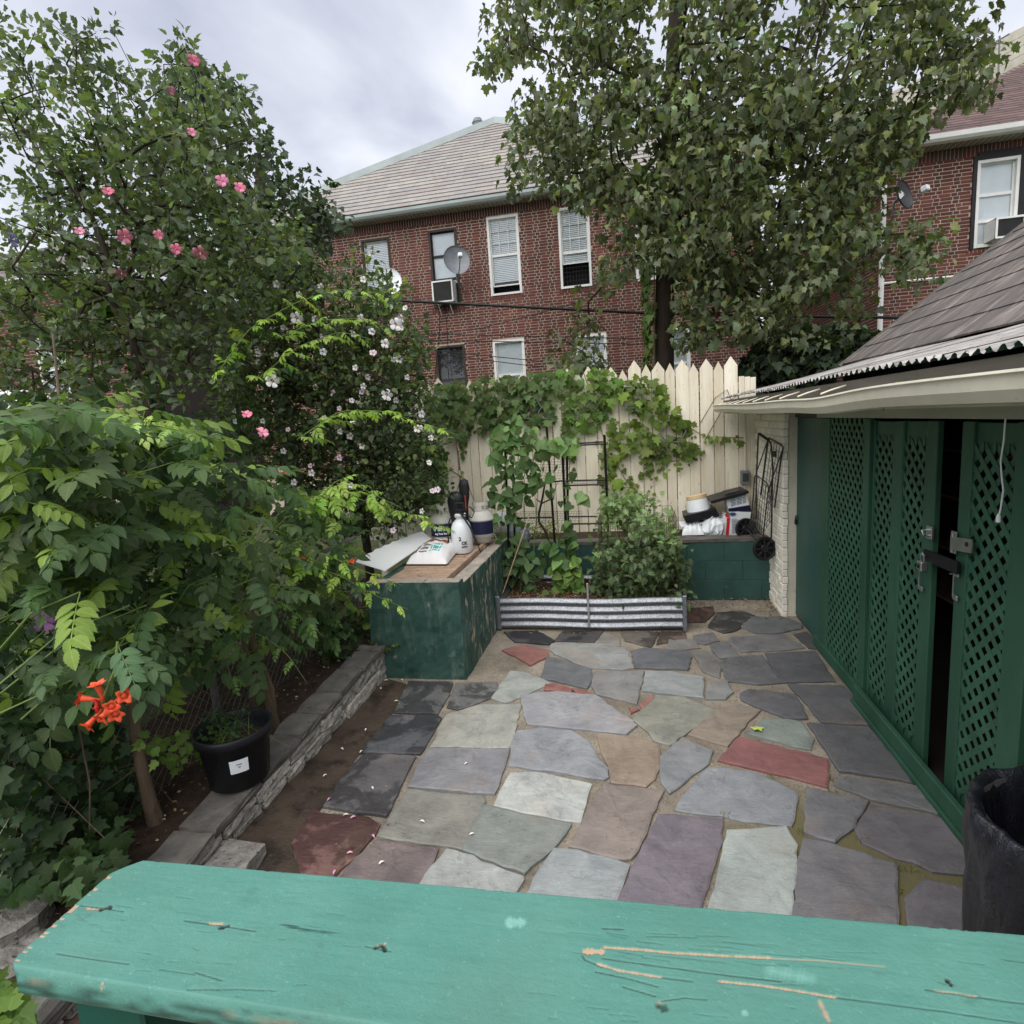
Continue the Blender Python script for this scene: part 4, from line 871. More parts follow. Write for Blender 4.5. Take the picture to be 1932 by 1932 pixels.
def ac_unit(label, x0, x1, z0, z1, Y, m_grille):
    t = thing('air_conditioner', label, 'air conditioner', ((x0 + x1) / 2, Y, z0)); d = .30; f = .035
    b = MB().box(x0, x1, Y - d + .02, Y + .1, z0, z0 + .01).box(x0, x1, Y - d + .02, Y + .1, z1 - .01, z1).box(x0, x0 + .01, Y - d + .02, Y + .1, z0, z1).box(x1 - .01, x1, Y - d + .02, Y + .1, z0, z1)
    b.box(x0, x1, Y - d, Y - d + .03, z1 - f, z1).box(x0, x1, Y - d, Y - d + .03, z0, z0 + f).box(x0, x0 + f, Y - d + .001, Y - d + .029, z0, z1).box(x1 - f, x1, Y - d + .001, Y - d + .029, z0, z1); b.build('case', M['white'], t)
    b = MB(); z = z0 + f
    while z < z1 - f: b.box(x0 + f, x1 - f, Y - d + .02, Y - d + .028, z, z + .008); z += .016
    b.box(x0 + f, x1 - f, Y - d + .04, Y - d + .05, z0 + f, z1 - f); b.build('grille', m_grille, t)
    b = MB(); [b.box(x_ - .02, x_ + .02, Y - d + .02, Y - .02, z0 - .03, z0 - .002) for x_ in (x0 + .12, x1 - .12)]; [b.tube([(x_, Y - d + .05, z0 - .03), (x_, Y - .01, z0 - .26)], .012, 5) for x_ in (x0 + .12, x1 - .12)]; b.build('bracket', M['white'], t)
def dish(label, c, aim, r, m, arm=True, lab=None):
    t = thing('satellite_dish', label, 'satellite dish', (c[0], c[1], c[2])); R3 = np.eye(4); R3[:3, :3] = rot3(aim); R3[:3, 3] = c; Mx = Matrix(R3.tolist())
    prof = [(0, -.09 * r / .35)] + [(r * k / 8, -.09 * r / .35 * (1 - (k / 8) ** 2)) for k in range(1, 9)]; prof += [(r, .008), (r * .99, -.002)] + [(r * k / 8, -.02 - .09 * r / .35 * (1 - (k / 8) ** 2)) for k in range(7, 0, -1)] + [(0, -.02 - .09 * r / .35)]
    MB().lathe(prof, 28, Mx, sx=.88).build('reflector', m, t, smooth=True)
    P = lambda x, y, z: tuple(xf(np.array([(x, y, z)]), Mx)[0])
    MB().tube([P(0, -r, -.02), P(0, -r * .9, r * .5), P(0, -r * .45, r * 1.15)], .012, 6).build('feed_arm', M['greymetal'], t)
    MB().bbox(-.05, .05, -.05, .05, -.06, .06, .015, Mx @ Matrix.Translation((0, -r * .4, r * 1.2))).build('feed_horn', M['whitepl'], t)
    MB().tube([P(0, 0, -.12 * r / .35), P(0, -.05, -.2), (P(0, -.05, -.2)[0], P(0, -.05, -.2)[1] + .02, c[2] - r * 1.1), (P(0, 0, -.2)[0] + .05, P(0, 0, -.2)[1] + .25, c[2] - r * 1.5)], .02, 6).build('mast', M['greymetal'], t)
    if lab: text_obj(lab, r * .5, M['white'], t, Mx @ Matrix.Translation((0, .02, -.09 * r / .35 + .014)) @ Matrix.Rotation(lab_rot, 4, 'Z'), bold=.006)
    return t
lab_rot = 0.5
def slate_roof(parent, V0, V1, apexes, y_e, z_e, slope, tints, key, wd=.36, ex=.2, nparts=300, thick=.012, side_by=0.0):
    """front slope between two hips: pieces laid in courses, clipped to the hips"""
    (hx0, k0), (hx1, k1) = V0, V1; L_ = []; ln2 = math.hypot(1, slope); c, s_ = 1 / ln2, slope / ln2; d = 0.0; r = 0
    dmax = apexes
    while d < dmax:
        y = y_e + d * c; z = z_e + d * s_; xa = hx0 + k0 * (d * c); xb = hx1 + k1 * (d * c)
        x = xa - RG.uniform(0, wd) ; first = True
        while x < xb:
            w_ = wd * RG.uniform(.8, 1.15); a, e = max(x, xa), min(x + w_ - .006, xb)
            if e - a > .05: L_.append((a, e, d, random.choice(tints)))
            x += w_
        d += ex; r += 1
    def sv(q):
        a, e, d_, _ = q; V = []
        for dd, lift in ((d_ - .012, thick * 1.6), (d_ + ex + .03, thick * .5)):
            for up in (0, 1):
                for x_ in (a, e):
                    lf = lift + (thick * .8 if up else -.002); V.append((x_, y_e + dd * c - lf * s_, z_e + dd * s_ + lf * c))
        return V
    SF = [(2, 3, 7, 6), (0, 1, 3, 2), (0, 2, 6, 4), (1, 5, 7, 3)]
    ctr = np.array([((q[0] + q[1]) / 2, y_e + q[2] * c, z_e + q[2] * s_) for q in L_]); X_, Y_ = proj(ctr); near_ = set(np.argsort(np.hypot(X_ - key[0], Y_ - key[1]))[:nparts].tolist()); b = MB()
    for i, q in enumerate(L_):
        if i in near_: bb = MB(); bb.add(sv(q), SF); o = bb.build('roof_slate', M['slateroof'], parent); o.color = (*q[3], 1)
        else: b.add(sv(q), SF, q[3])
    if b.n: b.build('slate_field', M['slateroof_a'], parent, kind='stuff')
HY = 14.6
h1 = thing('brick_house', 'red brick house with grey slate hip roof behind the cream fence', 'house', (-3.6, HY, -.05))
PW = lambda q: py(*q, HY)
W1 = dict(x0=-6.58, x1=-5.80, z0=5.15, z1=7.02); W2 = dict(x0=-4.76, x1=-4.02, z0=5.15, z1=7.02); W3 = dict(x0=-3.24, x1=-2.45, z0=5.29, z1=7.13); W4 = dict(x0=-1.49, x1=-.74, z0=5.27, z1=7.11)
W5 = dict(x0=-4.82, x1=-4.03, z0=2.5, z1=4.21); W6 = dict(x0=-3.29, x1=-2.48, z0=2.5, z1=4.21); W7 = dict(x0=.72, x1=1.5, z0=2.5, z1=4.1); W8 = dict(x0=.3, x1=1.05, z0=5.25, z1=7.08); W9 = dict(x0=-1.2, x1=-.45, z0=2.5, z1=4.15)
H1X0, H1X1 = -10.2, 3.05; EZ = 7.36
brick_wall(h1, (H1X0, HY, 0), (1, 0), (0, -1), H1X1 - H1X0, 1.0, EZ, [(w_['x0'] - H1X0, w_['x1'] - H1X0, w_['z0'], w_['z1']) for w_ in (W1, W2, W3, W4, W5, W6, W7, W8, W9)], key=(960, 600))
wgrid = dict(bars=(0, .5, 1), sash=M['white'])
window(h1, *W1.values(), HY, M['brownframe'], dict(bars=(0, .5, 1), sash=M['white'])); window(h1, *W2.values(), HY, M['brownframe'], dict(bars=(0, .36, .68, 1), sash=M['blackframe']), 'shade', (.3, 1))
window(h1, *W3.values(), HY, M['white'], dict(bars=(.1, .52, 1), grid=(3, 3, (.52, 1)), open=.1), 'blind', (.16, 1)); window(h1, *W4.values(), HY, M['white'], dict(bars=(.3, .45, 1), grid=(3, 3, (.45, 1)), open=.3), 'blind', (.3, 1))
window(h1, *W5.values(), HY, M['brownframe'], dict(bars=(0, .5, 1), sash=M['brownframe']), 'darkblind'); window(h1, *W6.values(), HY, M['white'], dict(bars=(0, .5, 1)), 'shade', (.45, 1))
window(h1, *W7.values(), HY, M['white'], dict(bars=(0, .5, 1)), 'shade', (.3, 1)); window(h1, *W8.values(), HY, M['white'], dict(bars=(0, .5, 1)), 'blind'); window(h1, *W9.values(), HY, M['white'], dict(bars=(0, .5, 1)), 'blind')
b = MB(); x = W4['x0'] + .08
while x < W4['x1'] - .07: b.box(x, x + .008, HY - .03, HY - .02, W4['z0'] + .05, W4['z0'] + .5); x += .075
[b.box(W4['x0'] + .06, W4['x1'] - .06, HY - .031, HY - .021, W4['z0'] + .06 + k * .1, W4['z0'] + .067 + k * .1) for k in range(5)]; b.build('window_grille', M['blackframe'], h1)
YE = HY - .42
MB().box(H1X0 - .4, H1X1 + .35, YE + .10, HY + .01, EZ - .005, EZ + .03).build('soffit', M['soffit'], h1)
b = MB(); x = H1X0 - .3
while x < H1X1 + .3: b.box(x, x + .012, YE + .10, HY - .02, EZ - .010, EZ - .004); x += .11
b.build('soffit_vents', M['brownframe'], h1)
MB().prism([(YE + .10, EZ), (YE + .02, EZ + .015), (YE - .02, EZ + .06), (YE - .03, EZ + .12), (YE + .10, EZ + .12)], 0, H1X0 - .4, H1X1 + .38).build('gutter', M['flash'], h1)
MB().box(H1X0 - .4, H1X1 + .35, YE + .101, YE + .14, EZ - .0, EZ + .14).build('fascia_board', M['trim'], h1)
SL = [lin(158, 153, 148), lin(163, 157, 150), lin(153, 149, 146), lin(168, 162, 154), lin(155, 147, 142), lin(160, 156, 152)]
kx = 1.45; AX = -3.7; dmaxY = (AX - (H1X0 - .45)) / kx; pit = .8
slate_roof(h1, (H1X0 - .45, kx), (H1X1 + .4, -(H1X1 + .4 - AX) / dmaxY), dmaxY * math.hypot(1, pit) - .1, YE, EZ + .12, pit, SL, (800, 330), .46, .27, 300, .02)
ap = (AX, YE + dmaxY, EZ + .12 + dmaxY * pit); cl, cr_ = (H1X0 - .45, YE, EZ + .1), (H1X1 + .4, YE, EZ + .1); bl, brr = (H1X0 - .45, YE + 2 * dmaxY, EZ + .1), (H1X1 + .4, YE + 2 * dmaxY, EZ + .1)
dn = np.array((0, 0, -.03))
MB().add([np.array(q) + dn for q in (cl, cr_, ap, bl, brr)], [(0, 1, 2), (3, 0, 2), (1, 4, 2), (4, 3, 2)]).build('roof_deck', M['fascia'], h1)
def hipcap(parent, a, b_, w_, m, name='hip_flashing'):
    a, b_ = np.array(a), np.array(b_); d = nrm(b_ - a); sd_ = nrm(np.cross(d, (0, 0, 1))); up = np.cross(sd_, d); bb = MB(); V = []
    for p in (a, b_):
        for s_, h in ((-w_, -.02), (-w_, .07), (-w_ * .7, .12), (w_, .15), (w_, -.02)): V.append(p + sd_ * s_ + up * h)
    bb.add(V, [(0, 1, 6, 5), (1, 2, 7, 6), (2, 3, 8, 7), (3, 4, 9, 8), (0, 4, 3, 2, 1), (5, 6, 7, 8, 9)]); bb.build(name, m, parent)
hipcap(h1, cl, ap, .13, M['flash']); hipcap(h1, ap, cr_, .13, M['flash'])
MB().tube([(H1X1 - .06, HY - .06, EZ), (H1X1 - .06, HY - .06, -.05)], .045, 8).build('downspout', M['white'], h1)
MB().add([(H1X1, HY, -.05), (H1X1, HY + 8, -.05), (H1X1, HY + 8, EZ), (H1X1, HY, EZ)], [(0, 1, 2, 3)]).build('side_wall', M['bmortar'], h1)
MB().lathe([(.16, 0), (.16, .28), (.18, .3), (.12, .42), (0, .44)], 14, TR((ap[0] - .55, ap[1] - .1, ap[2] - .25))).build('roof_vent', M['greymetal'], h1)
MB().tube([(ap[0] + .6, ap[1] + .2, ap[2] - .2), (ap[0] + .6, ap[1] + .2, ap[2] + .75)], .02, 6).build('vent_pipe', M['greymetal'], h1)
ac_unit('white window air conditioner under the round satellite dish', -4.68, -4.14, 5.22, 5.74, HY, M['darkgrey'])
c = py(862, 490, HY - .7); dish('large pale grey satellite dish beside the narrow dark window', c, (.42, -.87, .25), .36, M['greymetal'])
c = py(735, 530, HY - .6); dish('pale satellite dish half hidden behind the white flowered shrub', c, (.42, -.87, .25), .34, M['whitepl'])
# right-hand house
RY = 13.2; RX0 = 5.05; RZE = 6.70
h2 = thing('brick_house', 'red brick house with brown shingle roof above the shed on the right', 'house', (9, RY, -.05))
R1 = dict(x0=6.52, x1=7.36, z0=4.84, z1=6.50); R2 = dict(x0=8.6, x1=9.4, z0=4.84, z1=6.50)
brick_wall(h2, (RX0, RY, 0), (1, 0), (0, -1), 8.0, 3.0, RZE, [(w_['x0'] - RX0, w_['x1'] - RX0, w_['z0'], w_['z1']) for w_ in (R1, R2)], key=(1780, 430))
brick_wall(h2, (RX0, RY + 9, 0), (0, -1), (-1, 0), 9.0, 2.6, RZE, [], None, 0)
window(h2, R1['x0'] + .07, R1['x1'] - .07, R1['z0'] + .02, R1['z1'] - .08, RY, M['white'], dict(bars=(.0, .3, .62, 1)), 'shade', (.0, 1)); window(h2, *R2.values(), RY, M['white'], dict(bars=(0, .5, 1)), 'shade')
b = MB(); b.box(R1['x0'], R1['x0'] + .068, RY - .03, RY + .1, R1['z0'], R1['z1']).box(R1['x1'] - .068, R1['x1'] + .06, RY - .031, RY + .1, R1['z0'], R1['z1']).box(R1['x0'] + .068, R1['x1'] - .068, RY - .029, RY + .1, R1['z1'] - .078, R1['z1'] + .06); b.build('window_surround', M['blackframe'], h2)
ac_unit('white window air conditioner in the black framed window of the right house', 6.80, 7.28, 4.93, 5.30, RY, M['darkgrey'])
YE2 = RY - .42
MB().box(RX0 - .4, 13.4, YE2 + .1, RY + .01, RZE - .005, RZE + .03).build('soffit', M['soffit'], h2)
b = MB(); x = RX0 - .3
while x < 9: b.box(x, x + .012, YE2 + .1, RY - .02, RZE - .010, RZE - .004); x += .11
b.build('soffit_vents', M['brownframe'], h2)
MB().prism([(YE2 + .10, RZE), (YE2 + .02, RZE + .015), (YE2 - .02, RZE + .06), (YE2 - .03, RZE + .14), (YE2 + .10, RZE + .14)], 0, RX0 - .4, 13.4).build('gutter', M['white'], h2)
kx2 = 1.3; AX2 = RX0 - .45 + 6.2; dm2 = 6.2 / kx2; p2 = .72
SH = [lin(108, 86, 82), lin(100, 80, 76), lin(116, 92, 88), lin(94, 76, 74)]
slate_roof(h2, (RX0 - .45, kx2), (13.4, -(13.4 - AX2) / dm2), dm2 * math.hypot(1, p2) - .05, YE2, RZE + .13, p2, SH, (1880, 210), .32, .15, 250, .007)
ap2 = (AX2, YE2 + dm2, RZE + .12 + dm2 * p2); cl2 = (RX0 - .45, YE2, RZE + .1); cr2 = (13.4, YE2, RZE + .1); bl2 = (RX0 - .45, YE2 + 2 * dm2, RZE + .1); br2 = (13.4, YE2 + 2 * dm2, RZE + .1)
MB().add([np.array(q) + dn for q in (cl2, cr2, ap2, bl2, br2)], [(0, 1, 2), (3, 0, 2), (1, 4, 2), (4, 3, 2)]).build('roof_deck', M['fascia'], h2)
# pale parapet that rises behind the hip
b = MB(); a_, e_ = np.array(cl2) + (-.05, .5, 0), np.array(ap2) + (-.3, .4, 0)
for k in range(5):
    h0, h1_ = k * .2, k * .2 + .19; b.add([a_ + (0, .0, h0 - .1), e_ + (0, 0, h0 - .1), e_ + (0, .0, h1_ - .1), a_ + (0, .0, h1_ - .1), a_ + (0, .05, h0 - .1), e_ + (0, .05, h0 - .1), e_ + (0, .05, h1_ - .1), a_ + (0, .05, h1_ - .1)], [(0, 1, 2, 3), (4, 7, 6, 5), (3, 2, 6, 7), (0, 4, 5, 1), (0, 3, 7, 4), (1, 5, 6, 2)])
b.build('parapet_siding', M['trim'], h2)
MB().tube([(RX0 - .06, RY - .08, RZE), (RX0 - .06, RY - .08, -.05)], .05, 8).build('downspout', M['white'], h2)
MB().tube([(RX0 - .02, RY - .05, 4.38), (9, RY - .05, 4.36)], .025, 6).build('wall_pipe', M['white'], h2)
pa = [py(1886, 112, 15.5), py(1886, 68, 15.5)]; t = thing('roof_antenna', 'thin metal aerial standing on the roof of the right house', 'antenna', pa[0])
MB().tube([pa[0] + (0, 0, -.6), pa[1]], .02, 6).build('mast', M['greymetal'], t); MB().tube([py(1880, 78, 15.5), py(1904, 64, 15.5)], .018, 6).build('crossbar', M['greymetal'], t)
lab_rot = .55; c = py(1707, 366, RY - .75); dish('dark grey satellite dish lettered dish on the right brick wall', c, (.62, -.75, .22), .27, M['darkgrey'], lab='dish')
# house far left, seen only through gaps in the leaves
h3 = thing('brick_house', 'red brick house glimpsed through the shrubs at the far left', 'house', (-17, 13, -.05))
brick_wall(h3, (-24, 13, 0), (1, 0), (0, -1), 11.5, .8, 6.6, [(6, 6.9, 3.5, 5.2), (8.6, 9.5, 3.5, 5.2)], None, 0, .085)
window(h3, -18, -17.1, 3.5, 5.2, 13, M['white'], dict(bars=(0, .5, 1))); window(h3, -15.4, -14.5, 3.5, 5.2, 13, M['white'], dict(bars=(0, .5, 1)))
MB().add([(-24.5, 12.6, 6.6), (-12, 12.6, 6.6), (-15, 17, 9), (-24.5, 17, 9)], [(0, 1, 2, 3)]).add([(-12, 12.6, 6.6), (-12, 22, 6.6), (-15, 17, 9)], [(0, 1, 2)]).build('roof', M['roll'], h3)
MB().add([(-12.5, 13, -.05), (-12.5, 21, -.05), (-12.5, 21, 6.6), (-12.5, 13, 6.6)], [(0, 1, 2, 3)]).build('side_wall', M['brownframe'], h3)
# cables strung in front of the houses
def cable(label, pts, r, grp=None):
    P = [py(x, y, Y) for x, y, Y in pts]; P = np.array(P); o = MB().tube(P, r, 6).build('overhead_cable', M['cable']); tag(o, label, 'cable', grp); return o
cable('thick black twisted cable crossing the brick house above the fence', [(-60, 505, 11.5), (100, 515, 11.5), (420, 542, 11.5), (745, 567, 11.5), (1000, 580, 11.5), (1245, 592, 11.5), (1500, 597, 11.5), (1760, 600, 11.5), (2050, 600, 11.5)], .028)
for k, (a, m_, e) in enumerate((((700, 628), (1250, 640), (1800, 640)), ((700, 640), (1250, 650), (1800, 648)), ((760, 655), (1100, 690), (1300, 705)), ((760, 660), (1000, 690), (1250, 712)))):
    cable('thin black cable crossing the lower windows, ' + ('highest of the level pair', 'lower of the level pair', 'upper of the two that sag to the right', 'lower of the two that sag to the right')[k], [(*a, 11.8 + k * .1), (*m_, 11.8 + k * .1), (*e, 11.8 + k * .1)], .009, 'thin cables across the brick house')
cable('thin black cable rising to the right across the tall white windows', [(760, 640, 12.4), (905, 620, 12.4), (1060, 580, 12.4), (1250, 510, 12.4)], .009)
for x0, x1 in ((828, 824), (836, 850)):
    o = MB().tube([py(x0 + (x1 - x0) * f + 3 * math.sin(f * 5), 566 + f * 150, HY - .06) for f in np.linspace(0, 1, 8)], .009, 5).build('drop_cable', M['cable']); tag(o, 'thin dark cable hanging down the bricks below the air conditioner, %s of the two' % ('left' if x0 < 830 else 'right'), 'cable', 'cables hanging below the air conditioner')
# ------------------------------------------------------------------ things on the planter lid
LZ = .838
def pillow(corners, h, nu=44, nv=32, colf=None, wr=.006, base=None):
    """filled bag: a puffed quad"""
    C_ = np.array(corners); V = []; b = MB()
    for s_ in (1, -1):
        for i in range(nu + 1):
            for j in range(nv + 1):
                u, v = i / nu, j / nv; p = C_[0] * (1 - u) * (1 - v) + C_[1] * u * (1 - v) + C_[2] * u * v + C_[3] * (1 - u) * v
                e = (1 - abs(2 * u - 1) ** 3.2) * (1 - abs(2 * v - 1) ** 3.2); w_ = wr * (math.sin(u * 31 + v * 9) + math.sin(v * 27 - u * 13) + math.sin(u * 17 * v + 3)) * e ** .5
                z = (h * e ** .55 + w_) if s_ > 0 else 0; q = p + np.array((0, 0, z)); q[:2] += (C_.mean(0) - p)[:2] * .04 * e
                V.append(q)
    n0 = (nu + 1) * (nv + 1); Fc = []; cs = []
    for k, s_ in ((0, 1), (1, -1)):
        for i in range(nu):
            for j in range(nv):
                q = [k * n0 + i * (nv + 1) + j, k * n0 + (i + 1) * (nv + 1) + j, k * n0 + (i + 1) * (nv + 1) + j + 1, k * n0 + i * (nv + 1) + j + 1]
                b.f.append(q if s_ > 0 else q[::-1]); b.c.append(colf(i / nu, j / nv) if colf else (1, 1, 1)); b.m.append(0)
    b.v.append(np.array(V)); b.n = len(V); return b
M['print'] = mat('printed_plastic', (1, 1, 1), .4, .06, 8, .12, 40, tint='attr')
def cr1(x, y): return ((1120 + x * .15528) * .670833, (1370 + y * .15528) * .670833)
WH, GY, BRN, TEAL, NAVY = lin(232, 230, 228), lin(120, 118, 116), lin(140, 82, 56), lin(70, 178, 170), lin(34, 38, 66)
def bagcol(u, v):
    if .50 < v < .66 and .08 < u < .80: return BRN if int(u * 60 + v * 20) % 7 else lin(184, 120, 84)
    if .10 < v < .38 and .02 < u < .20: return lin(104, 86, 74)
    if .12 < v < .38 and .24 < u < .44: return GY if (int(v * 60) % 3) else WH
    if .14 < v < .40 and .47 < u < .76: return TEAL if (int(u * 52) % 4 and int(v * 40) % 5 != 2) else WH
    if .72 < v < .95 and .2 < u < .8: return lin(176, 176, 180) if int(v * 60) % 4 == 0 else WH
    return WH
c4 = [gz(*cr1(*q), LZ + .012) for q in ((140, 1395), (880, 1395), (1160, 1060), (540, 1060))]
o = pillow(c4, .13, colf=bagcol, wr=.004).build('soil_bag', M['print'], smooth=True); tag(o, 'white printed bag lying on the planter lid in front of the sprayer', 'bag')
# white corrugated plastic sheet with a torn back edge
p0, p1, p2_, p3 = gz(671, 1060, .905), gz(726, 1077, .865), gz(815, 1017, .93), gz(797, 1003, .985); b = MB(); top = []
edge = [p0, p1, p2_, p3]
for k in range(1, 16):
    f = k / 16; q = p3 * (1 - f) + p0 * f; nn_ = np.array((-.12, .12, .02)); top.append(q + nn_ * (.35 + .25 * (k % 2) * RG.random()) * math.sin(f * math.pi) ** .5)
poly = edge + top; n = len(poly); V = [np.array(q) for q in poly] + [np.array(q) - (0, 0, .005) for q in poly]
b.add(V, [tuple(range(n)), tuple(range(n, 2 * n))[::-1]] + [(i, n + i, n + (i + 1) % n, (i + 1) % n) for i in range(n)])
n_ = NT('corrugated_plastic'); wv = n_.new('ShaderNodeTexWave'); wv.inputs['Scale'].default_value = 38; n_.set(wv.inputs['Vector'], n_.co()); n_.bsdf(n_.mix(n_.noise(5), lin(232, 236, 234), lin(244, 246, 245)), .5, 0, n_.bump(wv.outputs['Fac'], .5, .004), .3)
tag(b.build('plastic_sheet', n_.m), 'pale grey corrugated plastic sheet with a torn edge propped over the planter corner', 'plastic sheet')
# pump sprayer
t = thing('pump_sprayer', 'white plastic pump sprayer bottle with black pump handle and hose', 'sprayer', (-1.73, 5.60, LZ)); T0 = TR((-1.73, 5.60, LZ - .002))
MB().lathe([(.098, 0), (.108, .012), (.108, .22), (.102, .27), (.082, .315), (.052, .345), (.044, .35), (.044, .368), (.056, .37), (.060, .405), (.050, .41), (0, .41)], 28, T0).build('bottle', M['whitepl'], t, smooth=True)
b = MB().lathe([(.046, .41), (.046, .44), (.02, .445), (0, .445)], 20, T0); b.bbox(-.05, .05, -.018, .018, .44, .452, .003, T0).bbox(-.05, -.034, -.018, .018, .452, .505, .003, T0).bbox(.034, .05, -.018, .018, .452, .505, .003, T0).bbox(-.05, .05, -.018, .018, .505, .52, .004, T0); b.build('pump_handle', M['blackpl'], t)
MB().tube([(-1.69, 5.56, LZ + .40), (-1.64, 5.53, LZ + .47), (-1.60, 5.54, LZ + .48), (-1.57, 5.58, LZ + .42), (-1.60, 5.58, LZ + .36), (-1.66, 5.54, LZ + .40), (-1.74, 5.5, LZ + .43), (-1.82, 5.52, LZ + .36), (-1.86, 5.54, LZ + .24), (-1.85, 5.52, LZ + .1)], .0065, 8).build('hose', M['blackpl'], t)
MB().tube([(-1.70, 5.53, LZ + .42), (-1.60, 5.50, LZ + .27), (-1.54, 5.48, LZ + .12)], .011, 8).tube([(-1.54, 5.48, LZ + .12), (-1.50, 5.46, LZ + .02)], .006, 6).build('wand', M['blackpl'], t)
def onface(c, r, ang, z, lift=.0008):
    a = math.radians(ang); p = (c[0] + (r + lift) * math.sin(a), c[1] - (r + lift) * math.cos(a), z); return Matrix.Translation(p) @ Matrix.Rotation(a, 4, 'Z') @ Matrix.Rotation(math.pi / 2, 4, 'X')
text_obj('2', .055, M['blackpl'], t, onface((-1.73, 5.60), .108, 6, LZ + .155, .003), bold=.002); text_obj('CK', .045, M['blackpl'], t, onface((-1.73, 5.60), .108, 28, LZ + .11, .006), bold=.002)
b = MB().box(-.03, .03, -.006, .004, 0, .001, onface((-1.73, 5.60), .108, 28, LZ + .075, .006)); b.build('lettering', M['blackpl'], t)
# propane tanks
def tank(label, c, z0, r, lettering):
    t = thing('propane_tank', label, 'propane tank', (*c, z0)); T0 = TR((*c, z0)); k = r / .15; pm = mat('tank_paint_%s' % label[:5], lin(186, 184, 174), .45, .12, 6, .1, 40, spots=(9, .6, .12), spotcol=lin(140, 126, 104))
    MB().lathe([(.105 * k, 0), (.105 * k, .03), (.12 * k, .05), (.148 * k, .09), (.15 * k, .12), (.15 * k, .25), (.153 * k, .253), (.153 * k, .262), (.15 * k, .265), (.14 * k, .31), (.10 * k, .35), (.04 * k, .368), (0, .37)], 28, T0).build('body', pm, t, smooth=True)
    b = MB(); n = 30
    for z_a, z_b, a0, a1 in ((.41, .45, -150, 150), (.345, .365, -150, 150), (.36, .415, -150, -95), (.36, .415, -25, 25), (.36, .415, 95, 150)):
        V = []
        for i in range(n + 1):
            a = math.radians(a0 + (a1 - a0) * i / n)
            for z, rr in ((z_a, .098), (z_b, .094), (z_b, .091), (z_a, .095)): V.append((c[0] + rr * k * math.sin(a), c[1] - rr * k * math.cos(a), z0 + z))
        b.add(V, [(i * 4 + j, i * 4 + (j + 1) % 4, (i + 1) * 4 + (j + 1) % 4, (i + 1) * 4 + j) for i in range(n) for j in range(4)])
    b.build('collar', pm, t); MB().lathe([(.02, .36), (.02, .41), (.032, .41), (.032, .432), (0, .434)], 12, T0).build('valve', mat('brass_%s' % label[:5], lin(170, 120, 50), .4, .2, 9, .1, 40, metal=.6), t)
    b = MB(); V = []
    for i in range(21):
        a = math.radians(-75 + 150 * i / 20)
        for z in (.105, .245): V.append((c[0] + (r + .0015) * math.sin(a), c[1] - (r + .0015) * math.cos(a), z0 + z))
    b.add(V, [(i * 2, i * 2 + 2, i * 2 + 3, i * 2 + 1) for i in range(20)]); b.build('label_band', mat('navy_label_%s' % label[:5], NAVY, .4, .1, 5, .05, 40), t)
    for body, sz, ang, z in lettering: text_obj(body, sz, M['whitepl'], t, onface(c, r, ang, z0 + z, .004), bold=.0015)
    return t
tank('grey propane tank with navy printed band on the left of the sprayer', (-2.06, 6.04), LZ, .15, [('Parad', .07, 6, .195), ('ing Your Ever', .026, 6, .14)])
tank('worn propane tank with handle collar on the right of the sprayer', (-1.62, 6.02), LZ + .014, .14, [])
t = thing('padded_cover', 'two black rounded padded covers standing behind the white sprayer', 'cover', (-1.82, 5.9, LZ))
MB().lathe([(.035, 0), (.045, .2), (.085, .42), (.095, .5), (.085, .56), (.05, .60), (0, .61)], 20, TR((-1.86, 5.86, LZ), 0, 0, .03), sx=1, sy=.7).build('cover', M['blackpl'], t, smooth=True)
MB().lathe([(.03, 0), (.035, .45), (.055, .55), (.058, .66), (.045, .72), (0, .735)], 18, TR((-1.76, 5.88, LZ), 0, 0, .02), sy=.6).build('cover', M['rubber'], t, smooth=True)
MB().bbox(-1.735, -1.725, 5.83, 5.84, LZ + .40, LZ + .56, .003).build('strap', mat('red_strap', lin(190, 70, 60), .6, .1, 5, .1, 40), t)
t = thing('white_bucket', 'white bucket lying on its side behind the right propane tank', 'bucket', (-1.62, 6.55, .81)); MB().lathe([(.12, 0), (.14, .3), (.148, .3), (.148, .315), (.132, .315), (.112, .01), (0, .01)], 22, TR((-1.74, 6.56, .955), 0, 0, math.pi / 2)).build('body', M['whitepl'], t, smooth=True)
bg_c = py(975, 995, 6.45); o = MB().lathe([(.06, -.16), (.12, -.13), (.135, -.03), (.11, .08), (.05, .13), (.03, .16), (.0, .165)], 14, TR((bg_c[0], 6.55, .86)), sx=1.0, sy=.8)
V = np.concatenate(o.v); V += RG.normal(0, .007, V.shape); o.v = [V]; tag(o.build('plastic_bag', mat('blue_bag', lin(70, 86, 140), .4, .4, 14, .3, 40, col2=lin(210, 214, 226)), smooth=True), 'crumpled blue and white plastic bag behind the bean vine', 'plastic bag')
t = thing('white_box', 'small white card box behind the plastic sheet', 'box', gz(805, 1002, .84)); cc_ = gz(806, 1002, .84); MB().bbox(cc_[0] - .10, cc_[0] + .1, cc_[1] - .04, cc_[1] + .1, LZ, LZ + .09, .003, None).build('carton', M['whitepl'], t)

